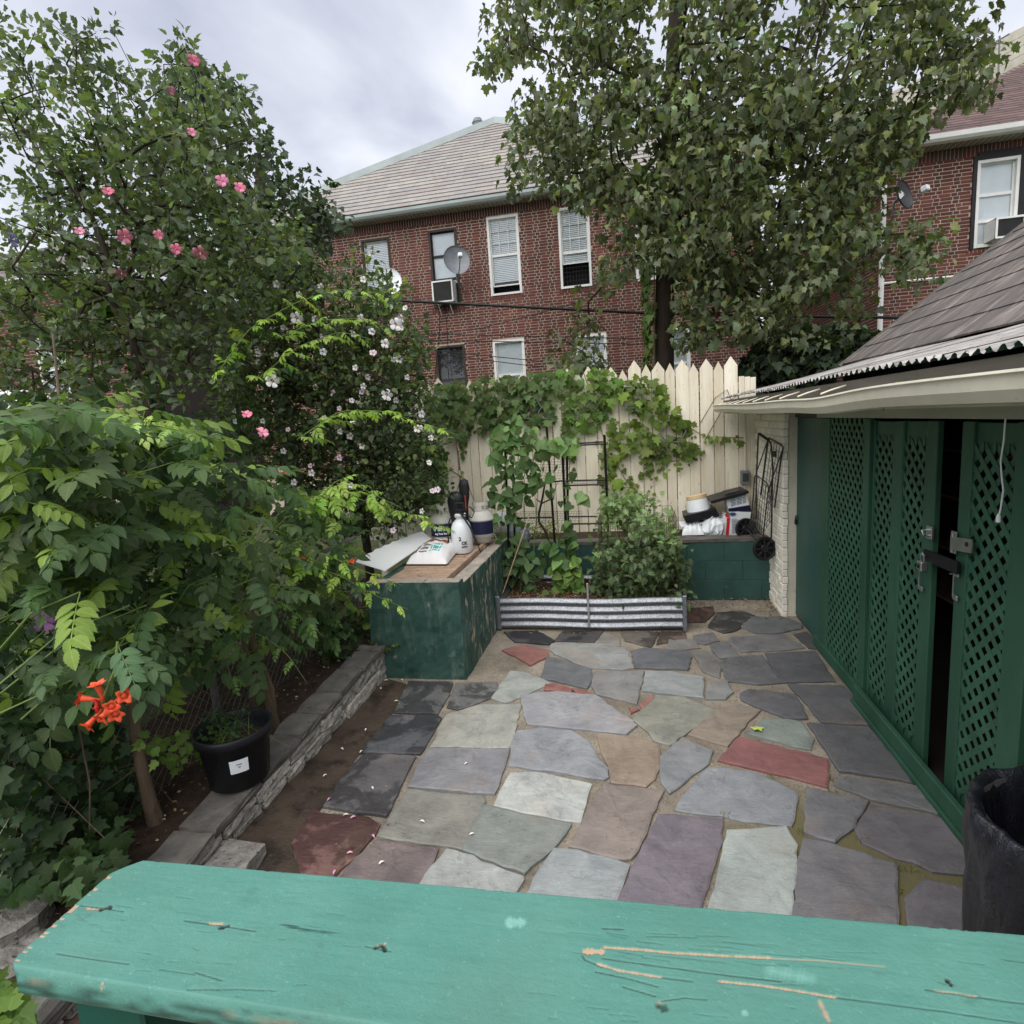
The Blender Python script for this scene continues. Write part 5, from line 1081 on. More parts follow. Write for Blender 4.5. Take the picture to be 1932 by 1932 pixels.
# ------------------------------------------------------------------ jumble on the raised soil, right
def cr2(x, y, Y): return py((1900 + x * .16563) * .670833, (1350 + y * .16563) * .670833, Y)
def slabpoly(b, pts, Y, dep, col=None):
    """outline facing the patio at distance Y, given its own depth"""
    P = np.array([cr2(x, y, Y) for x, y in pts]); n = len(P); Q = P + np.array((0, dep, 0)); b.add(np.concatenate([P, Q]), [tuple(range(n))[::-1], tuple(range(n, 2 * n))] + [(i, (i + 1) % n, n + (i + 1) % n, n + i) for i in range(n)], col); return b
c = cr2(385, 400, 7.12); t = thing('plastic_pail', 'white ribbed pail turned upside down on black nursery trays', 'pail', (c[0], 7.12, c[2] - .12)); Tb = TR((c[0], 7.14, c[2] - .03), 0, -.1, -.16)
pr = [(.150, -.13)]
for k in range(18): pr += [(.149 - k * .0016, -.12 + k * .011), (.146 - k * .0016, -.115 + k * .011)]
MB().lathe(pr + [(.118, .085), (.0, .09)], 26, Tb).build('body', M['whitepl'], t, smooth=False); MB().lathe([(.119, .085), (.121, .09), (.119, .13), (.112, .135), (.0, .125)], 26, Tb).build('base_band', mat('aged_plastic', lin(206, 182, 140), .5, .15, 6, .1, 40), t)
t = thing('nursery_tray', 'stack of black ribbed nursery trays under the upturned pail', 'tray', (c[0], 7.1, .9))
for k in range(5):
    y0 = 610 + k * 26; slabpoly(MB(), ((150 + k * 6, y0), (690 + k * 12, y0 - 120), (700 + k * 12, y0 - 100), (160 + k * 6, y0 + 20)), 6.93 - k * .012, .36).build('tray', M['blackpl'], t)
slabpoly(MB(), ((90, 790), (470, 715), (800, 655), (805, 690), (480, 745), (90, 812)), 6.92, .3).build('tray_rim', M['whitepl'], t)
slabpoly(MB(), ((380, 800), (420, 960), (790, 930), (800, 700), (480, 750)), 7.16, .12).build('tray_stand', M['darkgrey'], t)
q = [cr2(110, 1008, 6.83), cr2(490, 1008, 6.83), cr2(470, 985, 7.15), cr2(120, 985, 7.15)]; [v.__setitem__(2, .70) for v in q]; tag(pillow(q, .13, colf=None, wr=.01).build('white_sack', M['whitepl'], smooth=True), 'plump white plastic sack lying on the block wall beside the tomato cage', 'sack')
q = cr2(640, 900, 6.9); o = MB().lathe([(.10, -.115), (.13, -.06), (.11, .02), (.07, .08), (.03, .10), (0, .105)], 26, TR((q[0], 6.92, .80)), sy=.7); V = np.concatenate(o.v); V += RG.normal(0, .013, V.shape) * np.array((1, 1, .7)); o.v = [V]; tag(o.build('crumpled_bag', M['whitepl']), 'crumpled white plastic carrier bag between the sack and the red striped bag', 'bag')
t = thing('bin_lid', 'black plastic lid lying tilted on top of the printed carton', 'lid', cr2(920, 300, 7.0)); slabpoly(MB(), ((590, 360), (640, 345), (1220, 180), (1245, 195), (1245, 225), (660, 395), (610, 405)), 6.88, .42).build('rim', M['blackpl'], t); slabpoly(MB(), ((780, 300), (880, 235), (1100, 180), (1180, 185), (1100, 225)), 6.95, .3).build('dome', M['blackpl'], t)
t = thing('printed_carton', 'white and navy printed carton leaning above the red striped bag', 'carton', cr2(1080, 500, 7.0)); slabpoly(MB(), ((860, 340), (1205, 255), (1290, 560), (905, 560)), 6.94, .22).build('carton', M['whitepl'], t); slabpoly(MB(), ((893, 485), (1262, 425), (1288, 540), (903, 535)), 6.935, .004).build('navy_panel', mat('navy_print', lin(22, 24, 52), .4, .1, 5, .05, 40), t)
b = MB(); [slabpoly(b, ((900 + dx, 345 + k * 24 - dx * .22), (900 + dx + w_, 345 + k * 24 - (dx + w_) * .22), (903 + dx + w_, 355 + k * 24 - (dx + w_) * .22), (903 + dx, 355 + k * 24 - dx * .22)), 6.936, .003) for k in range(5) for dx, w_ in ((40, 80), (135, 90), (240, 60))]; b.build('small_print', mat('blue_print', lin(96, 140, 168), .5, .2, 30, .05, 40, col2=lin(60, 84, 110)), t)
t = thing('striped_bag', 'white bag with a wide red stripe standing on the block wall behind the cart wheel', 'bag', cr2(1000, 1000, 6.9)); slabpoly(MB(), ((805, 640), (840, 560), (900, 600), (940, 640), (1050, 540), (1290, 560), (1300, 1008), (800, 1012)), 6.90, .16).build('bag', M['whitepl'], t)
slabpoly(MB(), ((872, 645), (925, 640), (900, 1000), (845, 1004)), 6.895, .004).build('red_stripe', mat('red_print', lin(196, 44, 52), .45, .1, 5, .1, 40), t); slabpoly(MB(), ((830, 580), (880, 570), (930, 630), (860, 632)), 6.894, .004).build('red_stripe', bpy.data.materials['red_print'], t)
b = MB(); [slabpoly(b, ((955, 662 + k * 17), (1040 + 40 * (k % 3), 655 + k * 17), (1040 + 40 * (k % 3), 662 + k * 17), (955, 669 + k * 17)), 6.896, .003) for k in range(15)]; b.build('small_print', mat('grey_print', lin(130, 134, 146), .5, .2, 30, .05, 40), t)
b = MB(); sp_ = [(975 + (50 if k % 2 else 28) * math.cos(k * math.pi / 10) * 1.4, 580 + (40 if k % 2 else 24) * math.sin(k * math.pi / 10)) for k in range(20)]; slabpoly(b, sp_, 6.893, .004); b.build('emblem', mat('blue_emblem', lin(50, 74, 110), .5, .2, 20, .05, 40), t)
# ------------------------------------------------------------------ folded shopping cart against the white brick
def cr3(x, y, off=0.0):
    Y = 6.65 - (x - 300) / 430 * .62 + off; return py((2050 + x * .20713) * .670833, (1200 + y * .20713) * .670833, Y)
t = thing('shopping_cart', 'folded black wire shopping cart hanging against the white brick wall', 'shopping cart', cr3(480, 1600))
def ln_(pts, r, m, name): return MB().tube([cr3(*p) for p in pts], r, 7).build(name, m, t)
ln_(((372, 1250), (375, 640), (385, 450), (398, 130), (410, 102)), .009, M['cartmetal'], 'frame_tube'); ln_(((405, 100), (420, 100), (530, 175), (545, 185)), .015, M['rubber'], 'handle_grip')
ln_(((545, 185), (575, 250), (598, 600), (588, 800), (575, 1560)), .009, M['cartmetal'], 'frame_tube'); ln_(((295, 1340), (330, 960), (350, 675), (372, 655), (515, 765), (540, 825), (500, 1150), (465, 1500)), .007, M['cartmetal'], 'front_frame')
ln_(((430, 930), (480, 560), (525, 190), (545, 150), (700, 235), (735, 285), (700, 480), (650, 880), (620, 1100)), .008, M['cartmetal'], 'rear_frame'); ln_(((525, 190), (385, 590)), .006, M['cartmetal'], 'brace'); ln_(((722, 330), (600, 680), (545, 840)), .006, M['cartmetal'], 'brace')
def wires(q, nu, nv, off, name):
    b = MB(); Q = [np.array(p, float) for p in q]; bl = lambda u, v: cr3(*((Q[0] * (1 - u) + Q[1] * u) * (1 - v) + (Q[3] * (1 - u) + Q[2] * u) * v), off)
    for i in range(nu + 1): b.tube([bl(i / nu, 0), bl(i / nu, .5), bl(i / nu, 1)], .0028, 4)
    for j in range(nv + 1): b.tube([bl(0, j / nv), bl(1, j / nv)], .0028, 4)
    b.build(name, M['cartmetal'], t)
wires(((295, 1340), (465, 1490), (540, 820), (355, 665)), 6, 8, 0, 'front_wires'); wires(((440, 950), (625, 1100), (728, 275), (545, 160)), 5, 9, .02, 'rear_wires'); wires(((260, 1395), (380, 1535), (470, 1400), (305, 1170)), 4, 5, 0, 'base_wires'); wires(((470, 1440), (590, 1240), (600, 640), (545, 830)), 3, 8, .02, 'side_wires')
MB().bbox(-.025, .025, -.004, .004, -.03, .03, .003, TR(cr3(617, 372, -.012), .3)).build('tag', M['darkgrey'], t)
def wheel(c, r):
    n = 30; A = np.array((.30, -.95, .10)); R3 = np.eye(4); R3[:3, :3] = rot3(A); R3[:3, 3] = c; Mx = Matrix(R3.tolist())
    w_ = MB().lathe([(r * .83, -.016), (r * .97, -.018), (r, -.008), (r, .008), (r * .97, .018), (r * .83, .016), (r * .83, -.016)], n, Mx).build('wheel', M['rubber'], t, smooth=True)
    b = MB(); b.lathe([(r * .76, -.008), (r * .84, -.008), (r * .84, .008), (r * .76, .008), (r * .76, -.008)], n, Mx); b.lathe([(r * .3, -.01), (r * .36, -.004), (r * .36, .004), (r * .3, .014), (.0, .016)], 16, Mx)
    for k in range(8): a = k * math.pi / 4; b.bbox(r * .33, r * .78, -r * .085, r * .085, -.006, .006, .002, Mx @ Matrix.Rotation(a, 4, 'Z'))
    b.build('hub', M['blackpl'], w_)
wheel(cr3(485, 1655, -.06), .128); wheel(cr3(230, 1385, .02), .122); MB().tube([cr3(485, 1655, -.06), cr3(230, 1385, .02)], .007, 7).build('axle', M['cartmetal'], t)
# conduit and box
t = thing('electrical_conduit', 'cream conduit pipe with grey electrical box in the fence corner', 'conduit', (1.40, 7.36, .66)); ca = py(1405, 900, 7.34)
MB().tube([(ca[0] + .01, 7.365, .60), (ca[0] + .01, 7.365, 2.07)], .016, 8).build('pipe', M['trim'], t); MB().bbox(ca[0] - .045, ca[0] + .055, 7.30, 7.39, ca[2] - .09, ca[2] + .08, .008).build('junction_box', M['greymetal'], t); MB().bbox(ca[0] - .03, ca[0] + .04, 7.293, 7.30, ca[2] - .05, ca[2] + .05, .003).build('box_cover', M['darkgrey'], t)
# hexagon shelves
for (cx, cy, lb) in ((1191, 750, 'grey hexagon shelf high on the fence, left of the pair among the ivy'), (1270, 814, 'grey hexagon shelf on the bare right part of the fence'), (1000, 770, 'grey hexagon shelf mostly buried in ivy above the bean vine')):
    c = py(cx, cy, 7.33); t = thing('hexagon_shelf', lb, 'shelf', (c[0], 7.39, c[2])); R_ = .15
    for k in range(6):
        a = k * math.pi / 3; mid = (c[0] + R_ * math.cos(a + math.pi / 6) * .866, 7.34, c[2] + R_ * math.sin(a + math.pi / 6) * .866)
        MB().bbox(-R_ / 2, R_ / 2, -.05, .055, -.005, .005, .002, Matrix.Translation(mid) @ Matrix.Rotation(-(a + math.pi / 6) + math.pi / 2, 4, 'Y')).build('board', M['greymetal'], t)
# rack used as a trellis
def cr5(x, y, Y): return py((1350 + x * .20704) * .670833, (1200 + y * .20704) * .670833, Y)
t = thing('metal_rack', 'black metal shelf rack standing in the bed as a trellis for beans', 'rack', (-.6, 6.3, .25))
def bar(a, b_, r, name, m=M['blackmetal']): return MB().tube([a, b_], r, 4).build(name, m, t)
for x0, x1, y0, Y in ((340, 385, 250, 6.2), (440, 470, 300, 6.42), (1110, 1170, 150, 6.2), (1690, 1745, 110, 6.2), (905, 1010, 0, 6.46), (1178, 1200, 270, 6.46)):
    a = cr5(x0, y0, Y); e = cr5(x1, 1480, Y); f = (.24 - a[2]) / (e[2] - a[2]); bar(a, a + (e - a) * f, .0135, 'post')
for (x0, y0), (x1, y1), Y, nm in (((450, 275), (1110, 265), 6.2, 'bar'), ((1110, 265), (1690, 232), 6.2, 'bar'), ((1120, 240), (1690, 205), 6.4, 'bar'), ((480, 805), (1130, 735), 6.2, 'bar'), ((1150, 800), (1710, 785), 6.2, 'bar'), ((1160, 735), (1700, 722), 6.45, 'bar'), ((460, 1245), (1000, 1232), 6.2, 'bar'), ((1150, 1325), (1735, 1312), 6.2, 'bar'), ((1200, 1222), (1600, 1220), 6.45, 'bar')): bar(cr5(x0, y0, Y), cr5(x1, y1, Y), .009, nm)
def grid(q, nu, nv, Y, name='wire_panel', r=.0016, mt=None):
    b = MB(); Q = [np.array(p, float) for p in q]; f = lambda u, v: cr5(*((Q[0] * (1 - u) + Q[1] * u) * (1 - v) + (Q[3] * (1 - u) + Q[2] * u) * v), Y)
    for i in range(nu + 1): b.tube([f(i / nu, 0), f(i / nu, 1)], r, 3)
    for j in range(nv + 1): b.tube([f(0, j / nv), f(1, j / nv)], r, 3)
    return b.build(name, mt or M['blackmetal'], t)
grid(((560, 780), (1150, 780), (1240, 440), (620, 440)), 14, 9, 6.55); grid(((240, 1310), (1385, 1310), (1385, 1150), (560, 1150)), 24, 5, 6.56); grid(((1160, 800), (1700, 785), (1690, 745), (1160, 745)), 26, 2, 6.3)
tw = thing('dry_twig', 'bare dark forked branch standing inside the rack', 'branch', cr5(985, 1560, 6.5)); MB().tube([cr5(990, 1570, 6.5) + (0, 0, -.3), cr5(900, 1440, 6.48), cr5(800, 1290, 6.46), cr5(800, 1180, 6.46), cr5(850, 960, 6.46), cr5(885, 750, 6.46), cr5(960, 720, 6.45)], [.017, .016, .014, .013, .012, .010, .005], 6).tube([cr5(845, 1040, 6.46), cr5(930, 1000, 6.45), cr5(1000, 985, 6.44), cr5(1010, 870, 6.44), cr5(1050, 760, 6.43)], [.009, .008, .007, .005, .003], 5).tube([cr5(830, 1030, 6.46), cr5(760, 985, 6.45)], [.007, .006], 5).build('wood', M['barkdark'], tw)
# wire cage round the tomatoes
t = thing('tomato_cage', 'rusty wire mesh cage fencing in the tomato plants', 'wire cage', (.06, 6.05, .25)); b = MB(); X0, X1_, Y0, Y1 = -.33, .43, 5.72, 6.42
for x in np.linspace(X0, X1_, 9):
    for y in (Y0, Y1): b.tube([(x, y, .2), (x, y, 1.12)], .0022, 4)
for y in np.linspace(Y0, Y1, 8)[1:-1]:
    for x in (X0, X1_): b.tube([(x, y, .2), (x, y, 1.12)], .0022, 4)
for z in np.linspace(.26, 1.12, 9): b.tube([(X0, Y0, z), (X1_, Y0, z), (X1_, Y1, z), (X0, Y1, z), (X0, Y0, z)], .0022, 4)
b.build('mesh', mat('rusty_wire', lin(70, 58, 50), .7, .3, 20, .2, 50), t)
st_ = gz(1060, 1130, .25); o = MB().tube([gz(945, 1130, .26), py(1000, 968, 6.0)], .006, 5).build('bamboo_stake', M['wood']); o2 = o; tag(o, 'pale leaning bamboo stake among the bean plants', 'stake')
# ------------------------------------------------------------------ bin with black liner, bottom right
bc = (1.285, 1.80); t = thing('trash_can', 'round bin draped with a black plastic liner bag beside the shed', 'trash can', (*bc, 0))
MB().lathe([(.22, 0), (.225, .02), (.262, .82), (.27, .84), (.25, .84), (.215, .03), (0, .03)], 32, TR((*bc, 0))).build('can', M['darkgrey'], t, smooth=True)
n = 64; V = []; prof = [(.256, .26), (.262, .40), (.272, .55), (.283, .70), (.288, .79), (.284, .855), (.266, .862), (.25, .84), (.236, .78), (.21, .55), (.17, .35), (0, .30)]
for i, (r, z) in enumerate(prof):
    for j in range(n):
        a = j * 2 * math.pi / n; fold = .011 * math.sin(a * 7 + z * 5 + 1.3 * math.sin(z * 9)) + .008 * math.sin(a * 17 - z * 16) + RG.normal() * .0022; lowr = .05 * math.sin(a * 2 + 1) if i == 0 else 0
        V.append((bc[0] + (r + fold * (.4 if i > 6 else 1)) * math.cos(a) if r > 0 else bc[0], bc[1] + (r + fold * (.4 if i > 6 else 1)) * math.sin(a) if r > 0 else bc[1], z + lowr + (.01 * math.sin(a * 5) if i in (4, 5, 6) else 0)))
MB().add(V, [(i * n + j, i * n + (j + 1) % n, (i + 1) * n + (j + 1) % n, (i + 1) * n + j) for i in range(len(prof) - 1) for j in range(n)]).build('liner_bag', M['bag'], t, smooth=True)
# ------------------------------------------------------------------ pot, block, rocks
pc = (-2.275, 2.66); pz = .195; t = thing('plant_pot', 'large black plastic nursery pot with a white sticker on the stone wall', 'plant pot', (*pc, pz)); T0 = TR((*pc, pz))
MB().lathe([(.150, 0), (.160, .008), (.190, .27), (.206, .275), (.210, .325), (.202, .33), (.196, .32), (.182, .27), (.175, .2)], 36, T0).build('pot', M['blackpl'], t, smooth=True); MB().lathe([(.178, .22), (.1, .235), (0, .24)], 24, T0).build('soil', M['soil'], t)
b = MB(); V = []
for i in range(11):
    a = math.radians(26 + 30 * i / 10)
    for z in (.125, .205): r = .16 + .03 * z / .27 + .003; V.append((pc[0] + r * math.sin(a), pc[1] - r * math.cos(a), pz + z))
b.add(V, [(i * 2, i * 2 + 2, i * 2 + 3, i * 2 + 1) for i in range(10)]); b.build('sticker', M['whitepl'], t)
for z, w_ in ((.178, .028), (.163, .012)): MB().box(-w_ / 2, w_ / 2, -.002, .002, 0, .0008, onface(pc, .182, 41, pz + z, .0015)).build('sticker_print', M['darkgrey'], t)
q = gz(470, 1610, .05); rough = rough_block('concrete_block', -2.12, -1.90, 2.12, 2.33, lambda y: -.006, lambda y: .075, M['rock'], None, (1.1, 1.05, 1), .004); tag(rough, 'grey concrete block lying at the foot of the stone wall', 'block')
def rock(c, r, sq, lb):
    n1, n2 = 14, 9; V = [(0, 0, r * sq[2])]; ph = RG.uniform(0, 6, 6)
    for i in range(1, n2):
        for j in range(n1):
            th = math.pi * i / n2; f = 2 * math.pi * j / n1; d = np.array((math.sin(th) * math.cos(f), math.sin(th) * math.sin(f), math.cos(th))); k = 1 + .13 * math.sin(3 * d[0] + ph[0]) * math.sin(4 * d[1] + ph[1]) + .1 * math.sin(6 * d[2] + ph[2]) + RG.normal() * .025
            d = np.sign(d) * np.abs(d) ** .7; V.append(tuple(d * np.array(sq) * r * k))
    V.append((0, 0, -r * sq[2])); Fc = [(0, 1 + j, 1 + (j + 1) % n1) for j in range(n1)]
    for i in range(n2 - 2): Fc += [(1 + i * n1 + j, 1 + (i + 1) * n1 + j, 1 + (i + 1) * n1 + (j + 1) % n1, 1 + i * n1 + (j + 1) % n1) for j in range(n1)]
    L0 = len(V) - 1; Fc += [(L0, 1 + (n2 - 2) * n1 + (j + 1) % n1, 1 + (n2 - 2) * n1 + j) for j in range(n1)]
    o = MB().add(np.array(V) + np.array(c), Fc).build('rock', M['rock']); tag(o, lb, 'rock'); return o
q = gz(15, 1745, .12); rock((q[0], q[1], .10), .17, (1, .8, .75), 'pitted grey rock in the ivy left of the railing corner'); q = gz(10, 1800, .1); rock((q[0] + .02, q[1], .02), .13, (1.1, .9, .9), 'smaller grey rock below the pitted one at the left edge'); q = gz(42, 1905, .1); rock((q[0], q[1], .05), .10, (1, .9, .8), 'pale rock under the railing end at the bottom left corner')
# fallen petals and a leaf on the paving
def petal(zx, zy, pink, ln=.03, reg='A'):
    p = gz(*(Aq((zx, zy)) if reg == 'A' else Bq((zx, zy))), .006); b = MB(); V = []; Fc = []; m = 6
    for i in range(m + 1):
        f = i / m; w_ = .0065 * math.sin(math.pi * (.1 + .85 * f)); z = .004 + .006 * math.sin(f * math.pi)
        V += [(f * ln - ln / 2, -w_, z + .002), (f * ln - ln / 2, 0, z - .002), (f * ln - ln / 2, w_, z + .003)]
    for i in range(m): Fc += [(i * 3 + j, i * 3 + 3 + j, i * 3 + 4 + j, i * 3 + 1 + j) for j in range(2)]
    b.add(xf(np.array(V), TR(p, RG.uniform(0, 6.3))), Fc); o = b.build('fallen_petal', M['petal']); o.color = (*(lin(226, 168, 196) if pink else lin(238, 232, 220)), 1)
    tag(o, 'curled pink petal fallen on the paving near the stone wall' if pink else 'curled white petal fallen on the paving', 'petal', 'fallen pink petals' if pink else 'fallen white petals')
for q in ((330, 556), (360, 512), (445, 510), (415, 625), (250, 780), (120, 885), (225, 900), (28, 1030), (285, 1097), (795, 965), (555, 1280), (825, 1350), (335, 1505), (140, 1245)): petal(*q, False)
for q in ((180, 1258), (288, 1360), (162, 1452), (80, 1555), (50, 1160)): petal(*q, True)
p = gz(*Bq((485, 775)), .008)
lf = MB(); a = np.arange(11) * 2 * math.pi / 11; lf.add(xf(np.array([(0, 0, .006)] + [((.05 if k % 2 else .026) * math.cos(x), (.035 if k % 2 else .018) * math.sin(x), .002 + .004 * (k % 3)) for k, x in enumerate(a)]), TR(p)), [(0, 1 + k, 1 + (k + 1) % 11) for k in range(11)]); tag(lf.build('fallen_leaf', mat('yellow_green_leaf', lin(186, 200, 90), .6, .2, 20, .2, 40)), 'yellow green leaf lying on the teal flagstone', 'leaf')
# neighbour's white parasol, far left
pc_ = py(40, 765, 7.0); t = thing('garden_parasol', 'white garden parasol in the neighbouring yard seen through leaves at left', 'parasol', (pc_[0] - .4, 7, -.05)); n = 10; V = [(pc_[0] - .5, 7, pc_[2] + .35)]
for r, z in ((.5, .22), (1.0, 0.04), (1.35, -.14), (1.35, -.26)): V += [(pc_[0] - .5 + r * math.cos(k * 2 * math.pi / n), 7 + r * math.sin(k * 2 * math.pi / n), pc_[2] + z) for k in range(n)]
MB().add(V, [(0, 1 + k, 1 + (k + 1) % n) for k in range(n)] + [(1 + i * n + k, 1 + (i + 1) * n + k, 1 + (i + 1) * n + (k + 1) % n, 1 + i * n + (k + 1) % n) for i in range(3) for k in range(n)]).build('canopy', M['white'], t); MB().tube([(pc_[0] - .5, 7, -.05), (pc_[0] - .5, 7, pc_[2] + .38)], .022, 8).build('pole', M['greymetal'], t)
# ------------------------------------------------------------------ leaves
def tmpl(half, cup=.18, droop=.12, c=.38):
    """leaf outline from half points; tip along +Y, unit length"""
    R_ = [(x, y) for x, y in half]; pts = R_ + [(0, 1)] + [(-x, y) for x, y in R_[::-1]]
    V = [(0, c, -droop * c * c)] + [(x, y, cup * abs(x) - droop * y * y) for x, y in pts] + [(0, 0.0, 0)]
    n = len(pts); Fc = [(0, 1 + i, 2 + i) for i in range(n - 1)] + [(0, n, n + 1), (0, n + 1, 1)]
    return np.array(V, float), np.array(Fc), np.array([(v[0], v[1], 0) for v in V], float)
MAPLE = tmpl([(.05, 0), (.24, -.08), (.28, .04), (.52, .10), (.46, .24), (.62, .46), (.42, .47), (.30, .55), (.30, .76), (.14, .78)], .30, .4)
MAPLE2 = tmpl([(.05, 0), (.20, -.06), (.22, .05), (.38, .12), (.34, .26), (.44, .50), (.28, .50), (.20, .58), (.22, .78), (.10, .80)], .75, .7)
HIB = tmpl([(.10, .02), (.27, .14), (.40, .36), (.26, .44), (.30, .62), (.13, .76)], .25, .3)
IVY = tmpl([(.10, -.09), (.34, -.04), (.56, .20), (.34, .32), (.46, .58), (.19, .62)], .15, .25)
HEART = tmpl([(.11, -.10), (.30, -.13), (.46, .02), (.49, .24), (.38, .52), (.19, .78)], .16, .3)
TOM = tmpl([(.05, .05), (.30, .02), (.14, .2), (.42, .32), (.2, .45), (.32, .66), (.12, .72)], .2, .4)
OVAL = tmpl([(.10, .03), (.19, .09), (.18, .12), (.27, .20), (.25, .24), (.31, .34), (.28, .38), (.32, .47), (.275, .51), (.285, .60), (.225, .64), (.215, .73), (.15, .77), (.12, .86), (.05, .92)], .22, .3)
BLADE = tmpl([(.03, .02), (.05, .3), (.045, .6), (.02, .85)], .3, .5)
def frames(d, nn):
    d = d / np.maximum(np.linalg.norm(d, axis=1, keepdims=True), 1e-9); nn = nn - d * (nn * d).sum(1, keepdims=True); nn = nn / np.maximum(np.linalg.norm(nn, axis=1, keepdims=True), 1e-9)
    return np.stack([np.cross(d, nn), d, nn], 2)
def raw_mesh(name, V, T, col=None, luv=None):
    me = bpy.data.meshes.new(name); me.vertices.add(len(V)); me.vertices.foreach_set('co', V.astype(np.float32).ravel()); m = T.shape[1]
    me.loops.add(T.size); me.loops.foreach_set('vertex_index', T.astype(np.int32).ravel()); me.polygons.add(len(T)); me.polygons.foreach_set('loop_start', np.arange(0, T.size, m, dtype=np.int32))
    if col is not None: a = me.attributes.new('tint', 'FLOAT_COLOR', 'FACE'); a.data.foreach_set('color', np.concatenate([col, np.ones((len(col), 1))], 1).astype(np.float32).ravel())
    if luv is not None: a = me.attributes.new('luv', 'FLOAT_VECTOR', 'POINT'); a.data.foreach_set('vector', luv.astype(np.float32).ravel())
    me.polygons.foreach_set('use_smooth', np.ones(len(T), bool)); me.update(calc_edges=True); return me
TM = {}
def leaf_mesh(key, tp):
    if key not in TM: TM[key] = raw_mesh('leaf', tp[0], tp[1], None, tp[2])
    return TM[key]
def foliage(parent, key, tp, pos, d, nn, size, cols, nparts=300, name='foliage', mats=('leaf', 'leaf_o'), kind='stuff', part='leaf'):
    """the leaves that show largest become leaf objects, the rest one mesh"""
    pos = np.asarray(pos, float); R_ = frames(np.asarray(d, float), np.asarray(nn, float)); size = np.asarray(size, float); dist = np.linalg.norm(pos - CP, axis=1); o_ = np.argsort(dist / size)
    big = o_[:nparts] if nparts else o_[:0]; rest = o_[nparts:] if nparts else o_; me = leaf_mesh(key, tp)
    for i in big:
        Mx = np.eye(4); Mx[:3, :3] = R_[i] * size[i]; Mx[:3, 3] = pos[i]; o = link(part, me, parent, M[mats[1]]); o.matrix_basis = Matrix(Mx.tolist()); o.color = (*cols[i], 1)
    if len(rest):
        V = np.einsum('nij,vj->nvi', R_[rest] * size[rest][:, None, None], tp[0]) + pos[rest][:, None, :]; nv = len(tp[0]); T = tp[1][None] + (np.arange(len(rest)) * nv)[:, None, None]
        me2 = raw_mesh(name, V.reshape(-1, 3), T.reshape(-1, 3), np.repeat(cols[rest], len(tp[1]), 0), np.tile(tp[2], (len(rest), 1))); link(name, me2, parent, M[mats[0]], kind)
def tints(n, base, var=.3, alt=None, pa=.15):
    base = np.array(base); k = np.exp(RG.normal(0, var, (n, 1))); c = base[None] * k * np.exp(RG.normal(0, .06, (n, 3)))
    if alt is not None: m = RG.random(n) < pa; c[m] = np.array(alt)[None] * np.exp(RG.normal(0, var * .7, (m.sum(), 1)))
    return np.clip(c, .004, .8)
def rnd(n): v = RG.normal(size=(n, 3)); return v / np.linalg.norm(v, axis=1, keepdims=True)
def jag(poly, amp, step=26):
    """roughen an outline so that twigs stick out of it"""
    r = []; n = len(poly)
    for i in range(n):
        a, b_ = np.array(poly[i], float), np.array(poly[(i + 1) % n], float); m = max(1, int(np.linalg.norm(b_ - a) / step))
        for j in range(m): r.append(tuple(a + (b_ - a) * j / m + RG.normal(0, amp, 2)))
    return r
def clusters_to_leaves(C_, per, rad, size, up=.75, down=.25):
    n = len(C_) * per; u = rnd(n); c = np.repeat(C_, per, 0); r = rad * RG.random((n, 1)) ** .45; pos = c + u * r * np.array((1, 1, .8)); d = u + np.array((0, 0, -down))[None] + rnd(n) * .35
    nn = np.array((0, 0, up))[None] + rnd(n) * .65 + u * .3; return pos, d, nn, size * np.exp(RG.normal(0, .22, n))
def skeleton(trunk, tr_r, targets, rtip=.004, pw=.42, name='branches', mat_=None, parent=None, sag=.05, side=5, trunk_name='trunk', minc=1):
    """trunk polyline plus branches that reach every cluster of leaves"""
    nodes = [np.array(p, float) for p in trunk]; par = list(range(-1, len(trunk) - 1)); base = nodes[0]; n0 = len(nodes); tg = sorted([np.array(p) for p in targets], key=lambda p: np.linalg.norm(p - nodes[n0 - 1]) * .5 + np.linalg.norm(p - nodes[n0 // 2])); tip = []
    st = max(1, int(n0 * .45)); ok = [i >= st for i in range(n0)]
    for q in tg:
        A = np.array(nodes); d = np.linalg.norm(A - q, axis=1) + .35 * np.maximum(0, A[:, 2] - q[2]) + np.where(ok, 0, 50); k = int(np.argmin(d)); a = nodes[k]; L_ = np.linalg.norm(q - a); m = max(1, int(L_ / .35)); pk = k
        for j in range(1, m + 1):
            f = j / m; p = a + (q - a) * f + (RG.normal(0, .035 * min(L_, 1.5), 3) if j < m else 0) + np.array((0, 0, sag * L_ * math.sin(f * math.pi))); nodes.append(p); par.append(pk); ok.append(True); pk = len(nodes) - 1
        tip.append(pk)
    cnt = np.zeros(len(nodes)); 
    for k in tip: cnt[k] += 1
    for i in range(len(nodes) - 1, 0, -1): cnt[par[i]] += cnt[i]
    r = rtip * np.maximum(cnt, 1) ** pw; tr_ = np.asarray(tr_r, float)
    bt = MB().tube(nodes[:n0], tr_, 10); bt.build(trunk_name, mat_, parent, smooth=True)
    b = MB()
    for i in range(n0, len(nodes)):
        p = par[i]; ra = min(r[p], r[i] * 1.35) if p >= n0 else min(r[i] * 1.25, tr_[min(p, n0 - 1)]); b.tube([nodes[p], nodes[i]], [ra, r[i]], side if r[i] > .012 else 3, cap=False)
    if b.n: b.build(name, mat_, parent, smooth=True)
    return np.array(nodes)
